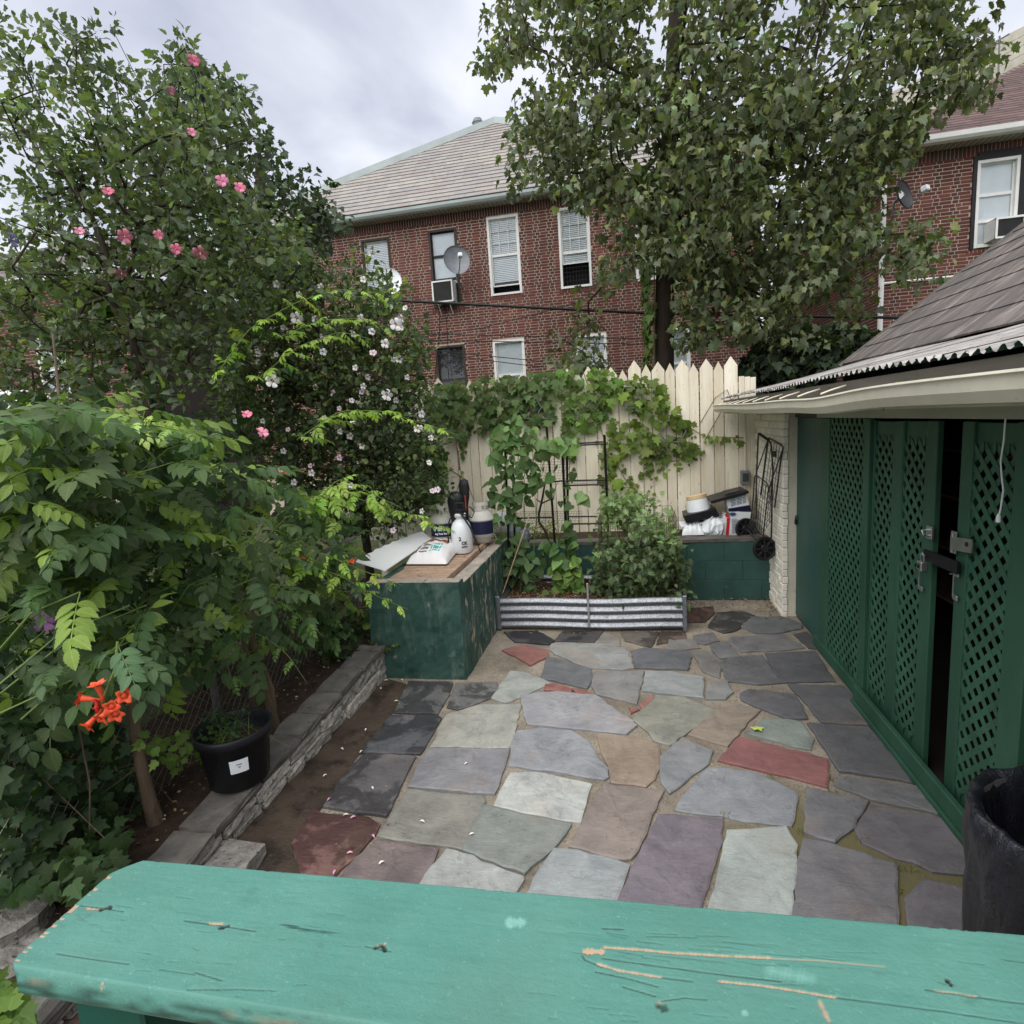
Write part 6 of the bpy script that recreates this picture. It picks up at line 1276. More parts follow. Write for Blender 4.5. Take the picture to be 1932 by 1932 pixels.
def vol(poly, n, Yc, th, holes=(), x=None):
    """points spread through a crown: outline from the picture, depth from the crown's own roundness"""
    P = sample(poly, n, holes); a = np.array(poly, float); c = a.mean(0); h = (a.max(0) - a.min(0)) / 2; e = np.clip(1 - (((P - c) / h) ** 2).sum(1) * .6, .15, 1) ** .5
    return np.array([py(p[0], p[1], Yc + th * e_ * u) for p, e_, u in zip(P, e, RG.uniform(-1, 1, n))])
G_MAPLE, G_HIB, G_DARK, G_VINE, G_LIME, G_IVY, G_BEAN, G_TOM = lin(106, 116, 86), lin(102, 114, 88), lin(56, 70, 50), lin(76, 98, 68), lin(156, 184, 88), lin(98, 118, 66), lin(88, 114, 70), lin(86, 104, 72)

# ------------------------------------------------------------------ maple behind the fence
CROWN = [(940, -60), (925, 80), (945, 130), (975, 200), (950, 240), (975, 300), (955, 350), (1000, 385), (1060, 365), (1100, 385), (1140, 440), (1150, 500), (1090, 560), (1055, 620), (1050, 690), (1110, 700), (1200, 690), (1250, 640), (1300, 690), (1420, 700), (1480, 720), (1560, 680), (1600, 610), (1600, 540), (1620, 480), (1610, 400), (1640, 320), (1720, 265), (1755, 215), (1840, 180), (1860, 120), (1840, 30), (1810, -60)]
GAPS = [[(1205, 30), (1290, 20), (1280, 120), (1215, 110)], [(1175, 255), (1240, 270), (1230, 330), (1180, 320)], [(1420, 20), (1500, 10), (1490, 60), (1430, 60)], [(1640, 20), (1700, 0), (1690, 60), (1640, 60)], [(1300, 640), (1420, 630), (1420, 700), (1300, 700)], [(1500, 560), (1580, 540), (1570, 640), (1500, 650)], [(1330, 180), (1370, 170), (1380, 220), (1335, 230)], [(1560, 120), (1610, 110), (1600, 160), (1560, 165)], [(1450, 330), (1490, 320), (1490, 360), (1450, 370)], [(1020, 0), (1060, 0), (1050, 90), (1015, 80)], [(1120, 560), (1200, 520), (1200, 690), (1110, 690)], [(1195, 500), (1285, 480), (1290, 700), (1195, 700)], [(1100, 420), (1150, 400), (1160, 480), (1110, 500)]]
t = thing('maple_tree', 'tall leafy maple with an ivy clad trunk growing behind the cream fence', 'tree', (.62, 9.6, -.05))
CROWN = jag(CROWN, 13)
C_ = np.concatenate([vol(CROWN, 760, 9.3, 1.7, GAPS), vol([(1240, 200), (1500, 150), (1700, 240), (1620, 600), (1400, 690), (1300, 600), (1180, 400)], 240, 9.6, 1.6, GAPS), vol([(1700, 430), (1770, 440), (1790, 520), (1730, 555), (1690, 550)], 11, 9.0, .4), vol([(1000, -420), (1850, -420), (1860, -40), (940, -40)], 150, 9.4, 1.7)])
tr = [(.62, 9.6, -.05), (.60, 9.6, 1.5), (.58, 9.6, 2.8), (.62, 9.58, 4.0), (.66, 9.55, 5.0), (.72, 9.5, 6.0), (.80, 9.45, 7.2), (.9, 9.4, 8.6), (1.0, 9.4, 10)]
skeleton(tr, [.22, .18, .155, .14, .125, .11, .09, .06, .03], C_, .0045, .45, parent=t, mat_=M['barkdark'])
pos, d, nn, sz = clusters_to_leaves(C_, 20, .29, .094, .6, .55); cl_ = tints(len(pos), G_MAPLE, .25, lin(128, 136, 84), .16) * np.repeat(np.exp(RG.normal(0, .2, len(C_))), 20)[:, None]; hf = RG.random(len(pos)) < .55
foliage(t, 'maple', MAPLE, pos[hf], d[hf], nn[hf], sz[hf], cl_[hf], 150, 'crown', ('leaf_far', 'leaf_far_o')); hf = ~hf; foliage(t, 'maple2', MAPLE2, pos[hf], d[hf] + np.array((0, 0, -.4)), nn[hf] + rnd(hf.sum()) * .5, sz[hf], cl_[hf], 150, 'crown', ('leaf_far', 'leaf_far_o'))
k = C_[RG.choice(len(C_), 150, False)]; pos, d, nn, sz = clusters_to_leaves(k, 12, .10, .05, .3, .9); foliage(t, 'key', BLADE, pos, d * .3 + np.array((0, 0, -1)), rnd(len(pos)), sz * 1.2, tints(len(pos), lin(168, 172, 96), .2), 0, 'seed_keys', ('leaf_far', 'leaf_far_o'))
# ivy up the trunk
n = 520; f = RG.random(n); z = 1.4 + f * 4.4; a = RG.uniform(math.pi * .7, math.pi * 1.32, n); r = .19 + RG.random(n) * .10 * (1 - f * .4); pos = np.stack([.59 + r * np.cos(a) - .05, 9.6 + r * np.sin(a), z], 1)
t = thing('trunk_ivy', 'light green ivy climbing the maple trunk above the fence', 'ivy', (.42, 9.45, -.05)); foliage(t, 'ivy', IVY, pos, np.stack([np.cos(a) * .3, np.sin(a) * .3, -np.ones(n)], 1) + rnd(n) * .35, np.stack([np.cos(a), np.sin(a), .35 * np.ones(n)], 1) + rnd(n) * .3, RG.uniform(.09, .15, n), tints(n, lin(112, 136, 76), .25), 120)
MB().tube([(.46, 9.42, -.05), (.42, 9.4, 1.5), (.43, 9.4, 3.0), (.47, 9.4, 4.6), (.5, 9.4, 5.6)], [.02, .018, .015, .01, .005], 5).build('stem', M['bark'], t)
# dark undergrowth behind the fence, right
t = thing('understorey_shrub', 'dark leafy shrub filling the corner between fence and shed roof', 'shrub', (2.3, 9.3, -.05)); C_ = vol([(1395, 730), (1420, 660), (1480, 650), (1560, 640), (1640, 640), (1600, 690), (1500, 740), (1440, 760)], 130, 9.2, .8)
skeleton([(2.3, 9.3, -.05), (2.3, 9.3, 1.2), (2.3, 9.2, 2.4)], [.06, .05, .03], C_, .004, parent=t, mat_=M['barkdark']); pos, d, nn, sz = clusters_to_leaves(C_, 12, .3, .13); foliage(t, 'maple', MAPLE, pos, d, nn, sz, tints(len(pos), G_DARK, .3), 60, 'crown', ('leaf_far', 'leaf_far_o'))
# ------------------------------------------------------------------ dark tree behind the shrubs, left of the slate roof
t = thing('dark_tree', 'dark broadleaved tree behind the pink flowered shrub', 'tree', (-5.4, 8.4, -.05)); TP = [(350, 80), (385, 75), (400, 150), (455, 165), (480, 215), (505, 260), (535, 265), (560, 330), (620, 350), (645, 390), (640, 470), (600, 520), (480, 560), (330, 560), (250, 400), (300, 180)]
TP = jag(TP, 12); C_ = vol(TP, 300, 8.0, 1.0); skeleton([(-5.4, 8.4, -.05), (-5.4, 8.4, 2), (-5.3, 8.3, 3.6), (-5.2, 8.2, 5), (-5.1, 8.1, 6.2)], [.16, .14, .11, .08, .05], C_, .004, parent=t, mat_=M['barkdark'])
pos, d, nn, sz = clusters_to_leaves(C_, 15, .2, .085, .6, .5); foliage(t, 'maple', MAPLE, pos, d, nn, sz, tints(len(pos), lin(76, 90, 70), .25), 60, 'crown', ('leaf_far', 'leaf_far_o'))
# ------------------------------------------------------------------ rose of Sharon shrubs
def flower_mesh(eye=True):
    b = MB(); V = []; Fc = []
    for k in range(5):
        a0 = k * 2 * math.pi / 5; st = len(V); g = [(0.0, 0), (.3, .20), (.6, .37), (.82, .41), (.97, .30), (1.04, .09)]; tw_ = RG.normal() * .12
        row = []
        for rr, w_ in g:
            for s_ in (-1, 0, 1):
                ang = a0 + s_ * math.atan2(w_, max(rr, .05)); r2 = math.hypot(rr, w_ * abs(s_)) ; V.append((r2 * .86 * math.cos(ang), r2 * .86 * math.sin(ang), .62 * rr ** 1.05 - .30 * rr ** 3 - .07 * abs(s_) * rr + tw_ * s_ * rr + .03 * (k % 2) + tw_ * rr * .8 + RG.normal() * .03))
        for i in range(len(g) - 1):
            for j in range(2): Fc.append((st + i * 3 + j, st + (i + 1) * 3 + j, st + (i + 1) * 3 + j + 1, st + i * 3 + j + 1))
    b.add(V, Fc)
    if eye: b.mi = 1; b.lathe([(.28, .14), (.18, .10), (0, .05)], 10)
    b.mi = 2; b.lathe([(.05, .05), (.07, .35), (.05, .5), (0, .52)], 8)
    o = b.build('flower', [M['petal'], M['eye'], M['anther']], None, smooth=True); me = o.data; bpy.data.objects.remove(o); return me
FM = flower_mesh(True); FM2 = flower_mesh(False)
def flowers(parent, L_, me, cols, size, aim=None):
    for i, p in enumerate(L_):
        v = nrm((CP - p) * np.array((1, 1, .6)) + RG.normal(0, 1.6, 3)) if aim is None else nrm(aim[i]); Mx = np.eye(4); s_ = size * RG.uniform(.8, 1.2) if np.isscalar(size) else size[i]; Mx[:3, :3] = rot3(v) * s_; Mx[:3, 3] = p
        o = link('flower', me, parent); o.matrix_basis = Matrix(Mx.tolist()); c = cols[i % len(cols)]; o.color = (*c, 1)
t = thing('rose_of_sharon', 'tall rose of Sharon shrub with pink flowers at the left', 'shrub', (-4.1, 4.4, -.05))
HP = [(-40, -20), (0, 10), (30, 35), (55, 100), (85, 50), (115, 45), (140, 105), (160, 45), (205, 55), (228, 112), (270, 140), (300, 160), (330, 95), (372, 70), (390, 150), (440, 180), (450, 260), (470, 330), (480, 420), (560, 440), (560, 500), (500, 560), (440, 700), (340, 760), (200, 770), (-40, 800)]
HG = [[(215, 30), (330, 30), (320, 75), (270, 130), (228, 110)], [(10, 380), (60, 400), (50, 470), (0, 460)], [(60, 110), (80, 60), (110, 130), (80, 200)], [(0, 270), (40, 300), (30, 360), (0, 350)]]
HP = jag(HP, 14, 20); C_ = np.concatenate([vol(HP, 500, 4.7, .75, HG), vol([(60, 260), (300, 220), (450, 330), (480, 480), (440, 700), (200, 760), (0, 780), (0, 480)], 230, 4.9, .6)]); b_ = py(275, 735, 4.5)
skeleton([(-4.15, 4.5, -.05), (-4.2, 4.5, 1.2), (-4.22, 4.5, 2.0), tuple(b_), tuple(py(250, 640, 4.5)), tuple(py(205, 560, 4.5)), tuple(py(200, 480, 4.55)), tuple(py(170, 400, 4.55)), tuple(py(120, 330, 4.6)), tuple(py(60, 250, 4.6))], [.07, .06, .05, .042, .034, .03, .026, .022, .016, .01], C_, .003, .42, parent=t, mat_=M['barkdark'])
pos, d, nn, sz = clusters_to_leaves(C_, 17, .125, .062, .5, .1); foliage(t, 'hib', HIB, pos, d + np.array((0, 0, .25)), nn, sz, tints(len(pos), G_HIB, .26, lin(100, 116, 80), .15) * np.repeat(np.exp(RG.normal(0, .22, len(C_))), 17)[:, None], 300, 'crown', ('leaf', 'leaf_o'))
PF = [(235, 445), (378, 475), (333, 470), (230, 512), (300, 443), (150, 437), (204, 362), (420, 342), (452, 355), (361, 250), (365, 115), (322, 170), (465, 783), (493, 817)]
flowers(t, [py(x, y, 3.85) for x, y in PF], FM2, [lin(226, 128, 156), lin(232, 146, 172), lin(214, 112, 142), lin(222, 138, 170)], [.058, .06, .045, .05, .04, .04, .045, .05, .045, .035, .045, .03, .045, .055], [(CP - py(x, y, 3.85)) * np.array((1, 1, .3)) + RG.normal(0, 2.2, 3) for x, y in PF])
flowers(t, [py(20, 452, 3.2)], FM2, [lin(128, 124, 160)], [.05])
# buds
k = C_[RG.choice(len(C_), 120, False)] + rnd(120) * .1; bb = MB(); [bb.lathe([(0, -.014), (.008, -.006), (.009, .004), (.004, .014), (0, .016)], 6, TR(q)) for q in k]; bb.build('buds', mat('flower_bud', lin(128, 142, 92), .7, .2, 20, .2, 40), t, kind='stuff')
t = thing('rose_of_sharon', 'rose of Sharon shrub covered in white flowers left of the fence', 'shrub', (-3.1, 6.2, -.05))
WP = [(420, 580), (520, 405), (560, 420), (600, 470), (640, 500), (700, 470), (730, 540), (770, 580), (800, 640), (800, 720), (830, 790), (838, 880), (830, 960), (760, 1000), (640, 1010), (540, 940), (430, 820), (380, 700)]
C_ = np.concatenate([vol(WP, 900, 6.0, .75), vol([(420, 600), (560, 560), (740, 640), (810, 800), (820, 960), (640, 1010), (430, 820)], 500, 6.4, .5)]); skeleton([(-3.1, 6.2, -.05), (-3.1, 6.2, .8), (-3.12, 6.15, 1.6), (-3.15, 6.1, 2.3), (-3.2, 6.1, 3.0)], [.06, .05, .04, .03, .02], C_, .003, .42, parent=t, mat_=M['barkdark'])
pos, d, nn, sz = clusters_to_leaves(C_, 13, .17, .06, .55, .15); foliage(t, 'hib', HIB, pos, d + np.array((0, 0, .2)), nn, sz, tints(len(pos), lin(82, 98, 70), .28, lin(120, 136, 84), .2) * np.repeat(np.exp(RG.normal(0, .2, len(C_))), 13)[:, None], 300, 'crown')
Q = sample(WP, 72); fl = [py(x, y, 5.28 + RG.random() * .3) for x, y in Q]; flowers(t, fl, FM, [lin(236, 232, 236), lin(240, 236, 232), lin(236, 216, 226)], .036); flowers(t, [py(747, 612, 5.3), py(727, 648, 5.3), py(560, 600, 5.2), py(730, 745, 5.3)], FM, [lin(240, 236, 238)], .06, [(CP - py(740, 640, 5.3))] * 4); flowers(t, [py(514, 719, 4.3)], FM, [lin(244, 240, 242)], [.062], [CP - py(514, 719, 4.3)])
# mauve spray near the camera
t = thing('rose_of_sharon', 'low rose of Sharon sprig with one mauve flower near the left edge', 'shrub', (-2.6, 1.95, .15)); p = py(82, 1172, 1.95); Pst = [np.array((-2.62, 2.0, .15)), np.array((-2.5, 1.98, .6)), p + (.04, .03, -.12), p]; MB().tube(Pst, [.004, .004, .003, .003], 5).build('stem', M['bark'], t); flowers(t, [p], FM2, [lin(190, 136, 196)], [.05], [(1.2, -.4, -.1)])
q0 = [py(x, y, 2.1) for x, y in ((110, 1180), (150, 1210), (60, 1215), (180, 1240), (100, 1240), (40, 1200))]; foliage(t, 'hib', HIB, q0, rnd(6) + np.array((.5, -.3, .2)), np.tile((.3, -.5, .8), (6, 1)) + rnd(6) * .3, np.full(6, .075), tints(6, G_VINE, .15), 6)
# ------------------------------------------------------------------ trumpet vine over the chain link fence
def compound(n=9, lf=.34, seed=0):
    """pinnate leaf: leaflets in pairs along a rib, unit length"""
    g = np.random.default_rng(seed); V = []; T = []; U_ = []; nv = len(OVAL[0])
    def addleaf(p, ang, tilt, s_):
        ca, sa = math.cos(ang), math.sin(ang); Rz = np.array([[ca, -sa, 0], [sa, ca, 0], [0, 0, 1]]); ct, st_ = math.cos(tilt), math.sin(tilt); Rx = np.array([[1, 0, 0], [0, ct, -st_], [0, st_, ct]])
        st2 = len(V) * nv; V.append((OVAL[0] * s_) @ (Rz @ Rx).T + p); T.append(OVAL[1] + st2); U_.append(OVAL[2])
    pairs = (n - 1) // 2
    for k in range(pairs):
        y = .22 + .68 * k / pairs; z = -.14 * y * y
        for sg in (-1, 1): addleaf(np.array((sg * .01, y, z)), sg * -(1.15 - .35 * k / pairs + g.normal() * .12), -.25 + g.normal() * .22, lf * (1 - .25 * abs(k / pairs - .35)) * (1 + g.normal() * .08))
    addleaf(np.array((0, .9, -.12)), g.normal() * .1, -.4, lf * .95)
    V = np.concatenate(V); T = np.concatenate(T); U_ = np.concatenate(U_); st2 = len(V); ys = np.linspace(0, .92, 8)
    rb = np.array([(sx * .006, y, -.14 * y * y + .002) for y in ys for sx in (-1, 1)]); T2 = np.array([t_ for i in range(7) for t_ in ((st2 + 2 * i, st2 + 2 * i + 1, st2 + 2 * i + 3), (st2 + 2 * i, st2 + 2 * i + 3, st2 + 2 * i + 2))])
    return np.concatenate([V, rb]), np.concatenate([T, T2]), np.concatenate([U_, np.zeros((len(rb), 3))])
CMP = [compound(9, .31, 1), compound(11, .26, 2), compound(7, .36, 3), compound(9, .29, 4)]
vine = thing('trumpet_vine', 'sprawling trumpet vine with orange flowers over the chain link fence', 'vine', (-2.55, 3.0, .15))
VP_ = [(-40, 800), (60, 780), (110, 755), (190, 750), (260, 760), (330, 790), (420, 815), (470, 880), (520, 900), (600, 930), (660, 990), (640, 1030), (650, 1080), (640, 1150), (620, 1180), (540, 1215), (440, 1235), (330, 1270), (260, 1260), (150, 1270), (60, 1330), (-40, 1360)]
def vine_pts(n, X_lo, X_hi):
    P = sample(VP_, n * 4); r = []
    for p in P:
        X = RG.uniform(X_lo, X_hi); q = px(p[0], p[1], X)
        if 1.75 < q[1] < 5.2 and q[2] > .45: r.append(q)
        if len(r) >= n: break
    return np.array(r)
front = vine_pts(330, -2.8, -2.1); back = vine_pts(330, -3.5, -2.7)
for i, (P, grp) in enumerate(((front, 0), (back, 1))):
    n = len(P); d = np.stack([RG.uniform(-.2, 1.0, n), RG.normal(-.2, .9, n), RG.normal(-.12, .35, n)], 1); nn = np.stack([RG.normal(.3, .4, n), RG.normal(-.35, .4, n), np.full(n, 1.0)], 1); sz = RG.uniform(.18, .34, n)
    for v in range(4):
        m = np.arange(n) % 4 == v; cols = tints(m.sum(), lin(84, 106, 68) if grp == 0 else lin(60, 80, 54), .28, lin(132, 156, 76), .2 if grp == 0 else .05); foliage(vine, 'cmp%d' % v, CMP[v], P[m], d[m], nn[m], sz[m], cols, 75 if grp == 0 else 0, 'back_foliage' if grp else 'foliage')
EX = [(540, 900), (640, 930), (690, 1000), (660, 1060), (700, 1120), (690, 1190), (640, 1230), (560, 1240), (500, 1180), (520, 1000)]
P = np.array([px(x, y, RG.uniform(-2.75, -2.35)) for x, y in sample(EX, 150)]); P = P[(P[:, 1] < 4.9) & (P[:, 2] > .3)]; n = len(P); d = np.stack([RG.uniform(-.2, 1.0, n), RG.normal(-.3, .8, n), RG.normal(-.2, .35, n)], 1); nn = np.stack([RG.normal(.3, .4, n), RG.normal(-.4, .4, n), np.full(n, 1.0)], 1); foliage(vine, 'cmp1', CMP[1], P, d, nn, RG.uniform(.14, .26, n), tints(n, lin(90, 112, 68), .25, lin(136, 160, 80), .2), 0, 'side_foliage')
# pale arching shoots
def shoot(pts, Ys, ln0=.24, col=G_LIME, r=.005, every=.125):
    ln0 *= 1.12
    P = np.array([py(x, y, Y) for (x, y), Y in zip(pts, Ys)]); L_ = np.concatenate([[0], np.cumsum(np.linalg.norm(np.diff(P, axis=0), axis=1))]); s_ = np.linspace(0, L_[-1], max(6, int(L_[-1] / .04))); Q = np.stack([np.interp(s_, L_, P[:, k]) for k in range(3)], 1)
    for _ in range(3): Q[1:-1] = (Q[:-2] + Q[1:-1] * 2 + Q[2:]) / 4
    MB().tube(Q, np.linspace(r, r * .35, len(Q)), 5).build('shoot', M['stem'], vine, smooth=True)
    k = np.arange(int(L_[-1] / every)) * every + .05; A = np.stack([np.interp(k, s_, Q[:, j]) for j in range(3)], 1); tg = np.gradient(Q, axis=0); tg = np.stack([np.interp(k, s_, tg[:, j]) for j in range(3)], 1); tg /= np.linalg.norm(tg, axis=1, keepdims=True)
    A2 = np.repeat(A, 2, 0); t2 = np.repeat(tg, 2, 0); sd_ = np.cross(t2, (0, 0, 1)); sd_ /= np.maximum(np.linalg.norm(sd_, axis=1, keepdims=True), .2); sg = np.tile((1, -1), len(A))[:, None]; fr = np.repeat(k / L_[-1], 2); n = len(A2)
    d = sd_ * sg * .8 + t2 * .5 + np.array((0, -.1, -.12)) + rnd(n) * .4; nn = np.tile((.1, -.35, 1.0), (n, 1)) + rnd(n) * .5; sz = ln0 * (1 - .55 * fr) * RG.uniform(.65, 1.3, n); foliage(vine, 'cmp3', CMP[3], A2, d, nn, sz, tints(n, col, .14, G_VINE, .06), 0, 'shoot_leaves')
shoot([(400, 720), (470, 620), (560, 570), (640, 545), (720, 555), (790, 525)], [4.2, 4.3, 4.4, 4.4, 4.4, 4.4], .2); shoot([(520, 640), (600, 605), (680, 600), (750, 625)], [4.6] * 4, .18); shoot([(480, 720), (560, 655), (640, 625), (700, 640)], [4.4] * 4, .2)
shoot([(560, 830), (640, 775), (720, 775), (800, 800), (868, 822)], [4.4, 4.5, 4.6, 4.6, 4.6], .2); shoot([(560, 950), (640, 930), (720, 955), (790, 975), (850, 1000)], [4.0, 4.1, 4.2, 4.2, 4.2], .22); shoot([(560, 990), (640, 900), (700, 930), (760, 960)], [4.0] * 4, .2)
shoot([(470, 1040), (560, 1060), (640, 1085), (700, 1120), (770, 1150)], [3.6, 3.7, 3.7, 3.7, 3.7], .17); shoot([(520, 1000), (600, 1040), (680, 1075), (760, 1105)], [3.7] * 4, .16); shoot([(430, 1080), (500, 1120), (560, 1160), (610, 1200)], [3.4] * 4, .17, lin(128, 160, 82))
shoot([(130, 830), (200, 800), (280, 800), (350, 815), (420, 830)], [2.6, 2.5, 2.45, 2.45, 2.5], .2, lin(166, 190, 110)); shoot([(180, 860), (240, 800), (310, 790), (390, 815)], [2.5] * 4, .18, lin(166, 190, 110)); shoot([(60, 850), (120, 780), (190, 770), (260, 790)], [2.5] * 4, .18, lin(150, 176, 100))
shoot([(330, 1180), (400, 1190), (430, 1250), (440, 1310)], [2.8] * 4, .16, lin(112, 144, 80)); shoot([(240, 1150), (300, 1160), (330, 1220), (340, 1290)], [2.6] * 4, .17, lin(104, 136, 80)); shoot([(420, 1200), (480, 1190), (540, 1230), (580, 1290)], [3.1] * 4, .15, lin(128, 158, 84))
def trunk_line(pts, Yz, rr, nm='trunk'):
    P = [gz(*pts[0], Yz)] ; Y0 = P[0][1]; P = [P[0] + (0, 0, -.08)] + [py(x, y, Y0) for x, y in pts]; MB().tube(P, [rr[0]] + list(rr), 9).build(nm, M['bark'], vine, smooth=True)
trunk_line([(295, 1552), (282, 1510), (268, 1450), (258, 1400), (250, 1330), (240, 1250)], .14, (.045, .036, .030, .028, .024, .018)); trunk_line([(520, 1366), (500, 1300), (478, 1230), (470, 1150)], .2, (.034, .028, .024, .018)); trunk_line([(492, 1368), (472, 1270), (460, 1200)], .2, (.028, .024, .02)); trunk_line([(516, 1360), (512, 1300), (490, 1240)], .2, (.032, .022, .016))
b = MB()
for q in front[:140]: e = q + np.array((-.35, RG.normal() * .3, -.25)); b.tube([e, (e + q) / 2 + (0, 0, .06), q], [.005, .004, .003], 4, cap=False)
b.build('stems', M['stem'], vine)
# trumpet flowers
def trumpet(p, aim, ln=.07, r=.022):
    Mx = np.eye(4); Mx[:3, :3] = rot3(aim); Mx[:3, 3] = p; Mx = Matrix(Mx.tolist()); b = MB(); n = 20; V = []; prof = [(.0035, 0), (.005, .25), (.008, .55), (.011, .8), (.013, .93)]
    b.lathe([(a * ln / .07, z * ln) for a, z in prof], 12, Mx); V = [(0, 0, .86 * ln)]
    for rr, z in ((.5, .95), (.8, 1.03), (1.0, 1.02)):
        for k in range(n): a = k * 2 * math.pi / n; q = r * rr * (1 + .22 * math.cos(5 * a) * rr); V.append((q * math.cos(a), q * math.sin(a), ln * z + .003 * math.cos(5 * a) * rr))
    b.mi = 1; b.add(xf(np.array(V), Mx), [(0, 1 + k, 1 + (k + 1) % n) for k in range(n)]); b.mi = 0; b.add(xf(np.array(V), Mx), [(1 + i * n + k, 1 + (i + 1) * n + k, 1 + (i + 1) * n + (k + 1) % n, 1 + i * n + (k + 1) % n) for i in range(2) for k in range(n)]); b.build('trumpet_flower', [M['trumpet'], M['trumpetred']], vine, smooth=True)
FY_ = 1.62; c0 = py(190, 1332, FY_)
for (x, y), aim in (((150, 1318), (-1, -.5, .3)), ((183, 1290), (-.1, -.1, 1)), ((236, 1312), (.8, -.5, .4)), ((210, 1335), (.5, -1, -.1)), ((190, 1357), (-.1, -1, -.6)), ((164, 1371), (-.5, -.8, -.8)), ((218, 1350), (.6, -.9, -.3))):
    e = py(x, y, FY_ - .03); aimv = nrm(np.array(aim)); trumpet(e - aimv * .072, aimv, .072, .027)
MB().tube([py(222, 1210, FY_ + .05), py(218, 1260, FY_ + .02), c0], [.005, .005, .006], 6).build('flower_stalk', M['stem'], vine); bb = MB(); [bb.lathe([(0, -.012), (.006, 0), (.004, .02), (0, .026)], 6, TR(c0 + RG.normal(0, .012, 3), RG.random() * 6, RG.normal() * .8)) for _ in range(9)]; bb.build('flower_buds', M['trumpetred'], vine)
foliage(vine, 'cmp0', CMP[0], [py(222, 1215, FY_ + .05), py(220, 1240, FY_ + .06), py(215, 1230, FY_ + .04)], np.array([(.6, -.4, -.5), (.9, .1, -.3), (-.8, .2, -.2)]), np.array([(.3, -.6, .7), (.2, -.5, .9), (0, -.5, .9)]), np.array([.2, .19, .2]), tints(3, lin(92, 116, 80), .08), 3)
for (x, y), Y in (((530, 893), 3.6), ((562, 1058), 3.6), ((655, 1062), 3.7), ((20, 1060), 2.4)): e = py(x, y, Y); trumpet(e, nrm((1, -.4, .35)), .06, .018)
# small pot plant
t = thing('pot_seedling', 'small green plants growing in the black pot', 'plant', (*pc, pz + .22)); n = 90; a = RG.uniform(0, 6.3, n); r = RG.uniform(.02, .17, n); pos = np.stack([pc[0] - .05 + r * np.cos(a), pc[1] + r * np.sin(a), pz + .24 + RG.random(n) * .14], 1); foliage(t, 'oval', OVAL, pos, rnd(n) + (0, 0, .1), np.tile((0, -.2, 1.), (n, 1)) + rnd(n) * .5, RG.uniform(.03, .05, n), tints(n, lin(62, 88, 48), .25), 60)
b = MB(); [b.tube([(pc[0] + RG.normal() * .08, pc[1] + RG.normal() * .08, pz + .22), tuple(pos[i])], .0015, 3, cap=False) for i in range(30)]; b.build('stems', M['stem'], t)
# ------------------------------------------------------------------ chain link fence, left
t = thing('chain_link_fence', 'rusty chain link fence buried in vine and ivy along the left side', 'fence', (-2.72, 3, .1)); FX = -2.72; wm_ = mat('galvanised_wire', lin(120, 118, 114), .5, .25, 20, .1, 40, metal=.5)
MB().tube([(FX, 1.1, 1.07), (FX, 5.2, 1.10)], .021, 8).build('top_rail', wm_, t); [MB().tube([(FX - .03, y, -.05), (FX - .03, y, 1.12)], .026, 8).build('post', wm_, t) for y in (1.15, 3.1, 5.1)]
b = MB(); per = .072
for sg in (1, -1):
    k = -1.0
    while k < 5.4:
        y0 = k if sg > 0 else k + 1.0; pts = []
        for j in range(15): f = j / 14; y = y0 + sg * f * .98; pts.append((FX + .004 * (1 if (j % 2) == (sg > 0) else -1), y, .08 + f * .98))
        pts = [p for p in pts if 1.12 < p[1] < 5.2]
        if len(pts) > 1: b.tube(pts, .0019, 3, cap=False)
        k += per
b.build('wire_mesh', wm_, t)
# ivy on the ground and on the mesh
def ivy_patch(t, poly, n, fn, size, col, nparts=150, tp=IVY, key='ivy', nrm_=(.5, -.5, .6), dn=-.5):
    P = sample(poly, n); pos = np.array([fn(*p) for p in P]); n = len(pos); foliage(t, key, tp, pos, rnd(n) * .7 + np.array((0, 0, dn)), np.tile(nrm_, (n, 1)) + rnd(n) * .5, size * np.exp(RG.normal(0, .25, n)), tints(n, col, .28), nparts)
t = thing('ground_ivy', 'dark green ivy covering the bank and chain link at the lower left', 'ivy', (-2.9, 2.0, .05)); IP = [(-40, 1300), (120, 1290), (240, 1390), (270, 1450), (255, 1560), (290, 1590), (240, 1640), (150, 1720), (90, 1700), (60, 1690), (-40, 1720)]
ivy_patch(t, IP, 900, lambda x, y: px(x, y, RG.uniform(-3.0, -2.55)), .062, lin(62, 84, 54), 250); ivy_patch(t, [(0, 1330), (160, 1330), (250, 1440), (200, 1560), (60, 1600), (-30, 1580)], 260, lambda x, y: px(x, y, RG.uniform(-3.3, -2.9)), .08, lin(110, 136, 62), 0); ivy_patch(t, [(-40, 1480), (150, 1470), (245, 1560), (235, 1640), (160, 1700), (110, 1690), (-40, 1700)], 420, lambda x, y: gz(x, y, RG.uniform(.16, .38)), .062, lin(70, 92, 56), 120); ivy_patch(t, [(-30, 1840), (30, 1850), (60, 1932), (-30, 1990)], 40, lambda x, y: gz(x, y, RG.uniform(.15, .3)), .06, lin(104, 134, 66), 20)
ivy_patch(t, [(255, 1390), (400, 1380), (420, 1420), (330, 1450), (270, 1430)], 60, lambda x, y: px(x, y, RG.uniform(-2.6, -2.4)), .055, lin(112, 138, 66), 40); b = MB()
for k in range(30): p = px(RG.uniform(0, 240), RG.uniform(1350, 1650), -2.75); b.tube([p, p + RG.normal(0, .12, 3), p + (RG.normal() * .2, RG.normal() * .2, -.3)], .003, 3, cap=False)
b.build('stems', M['bark'], t)
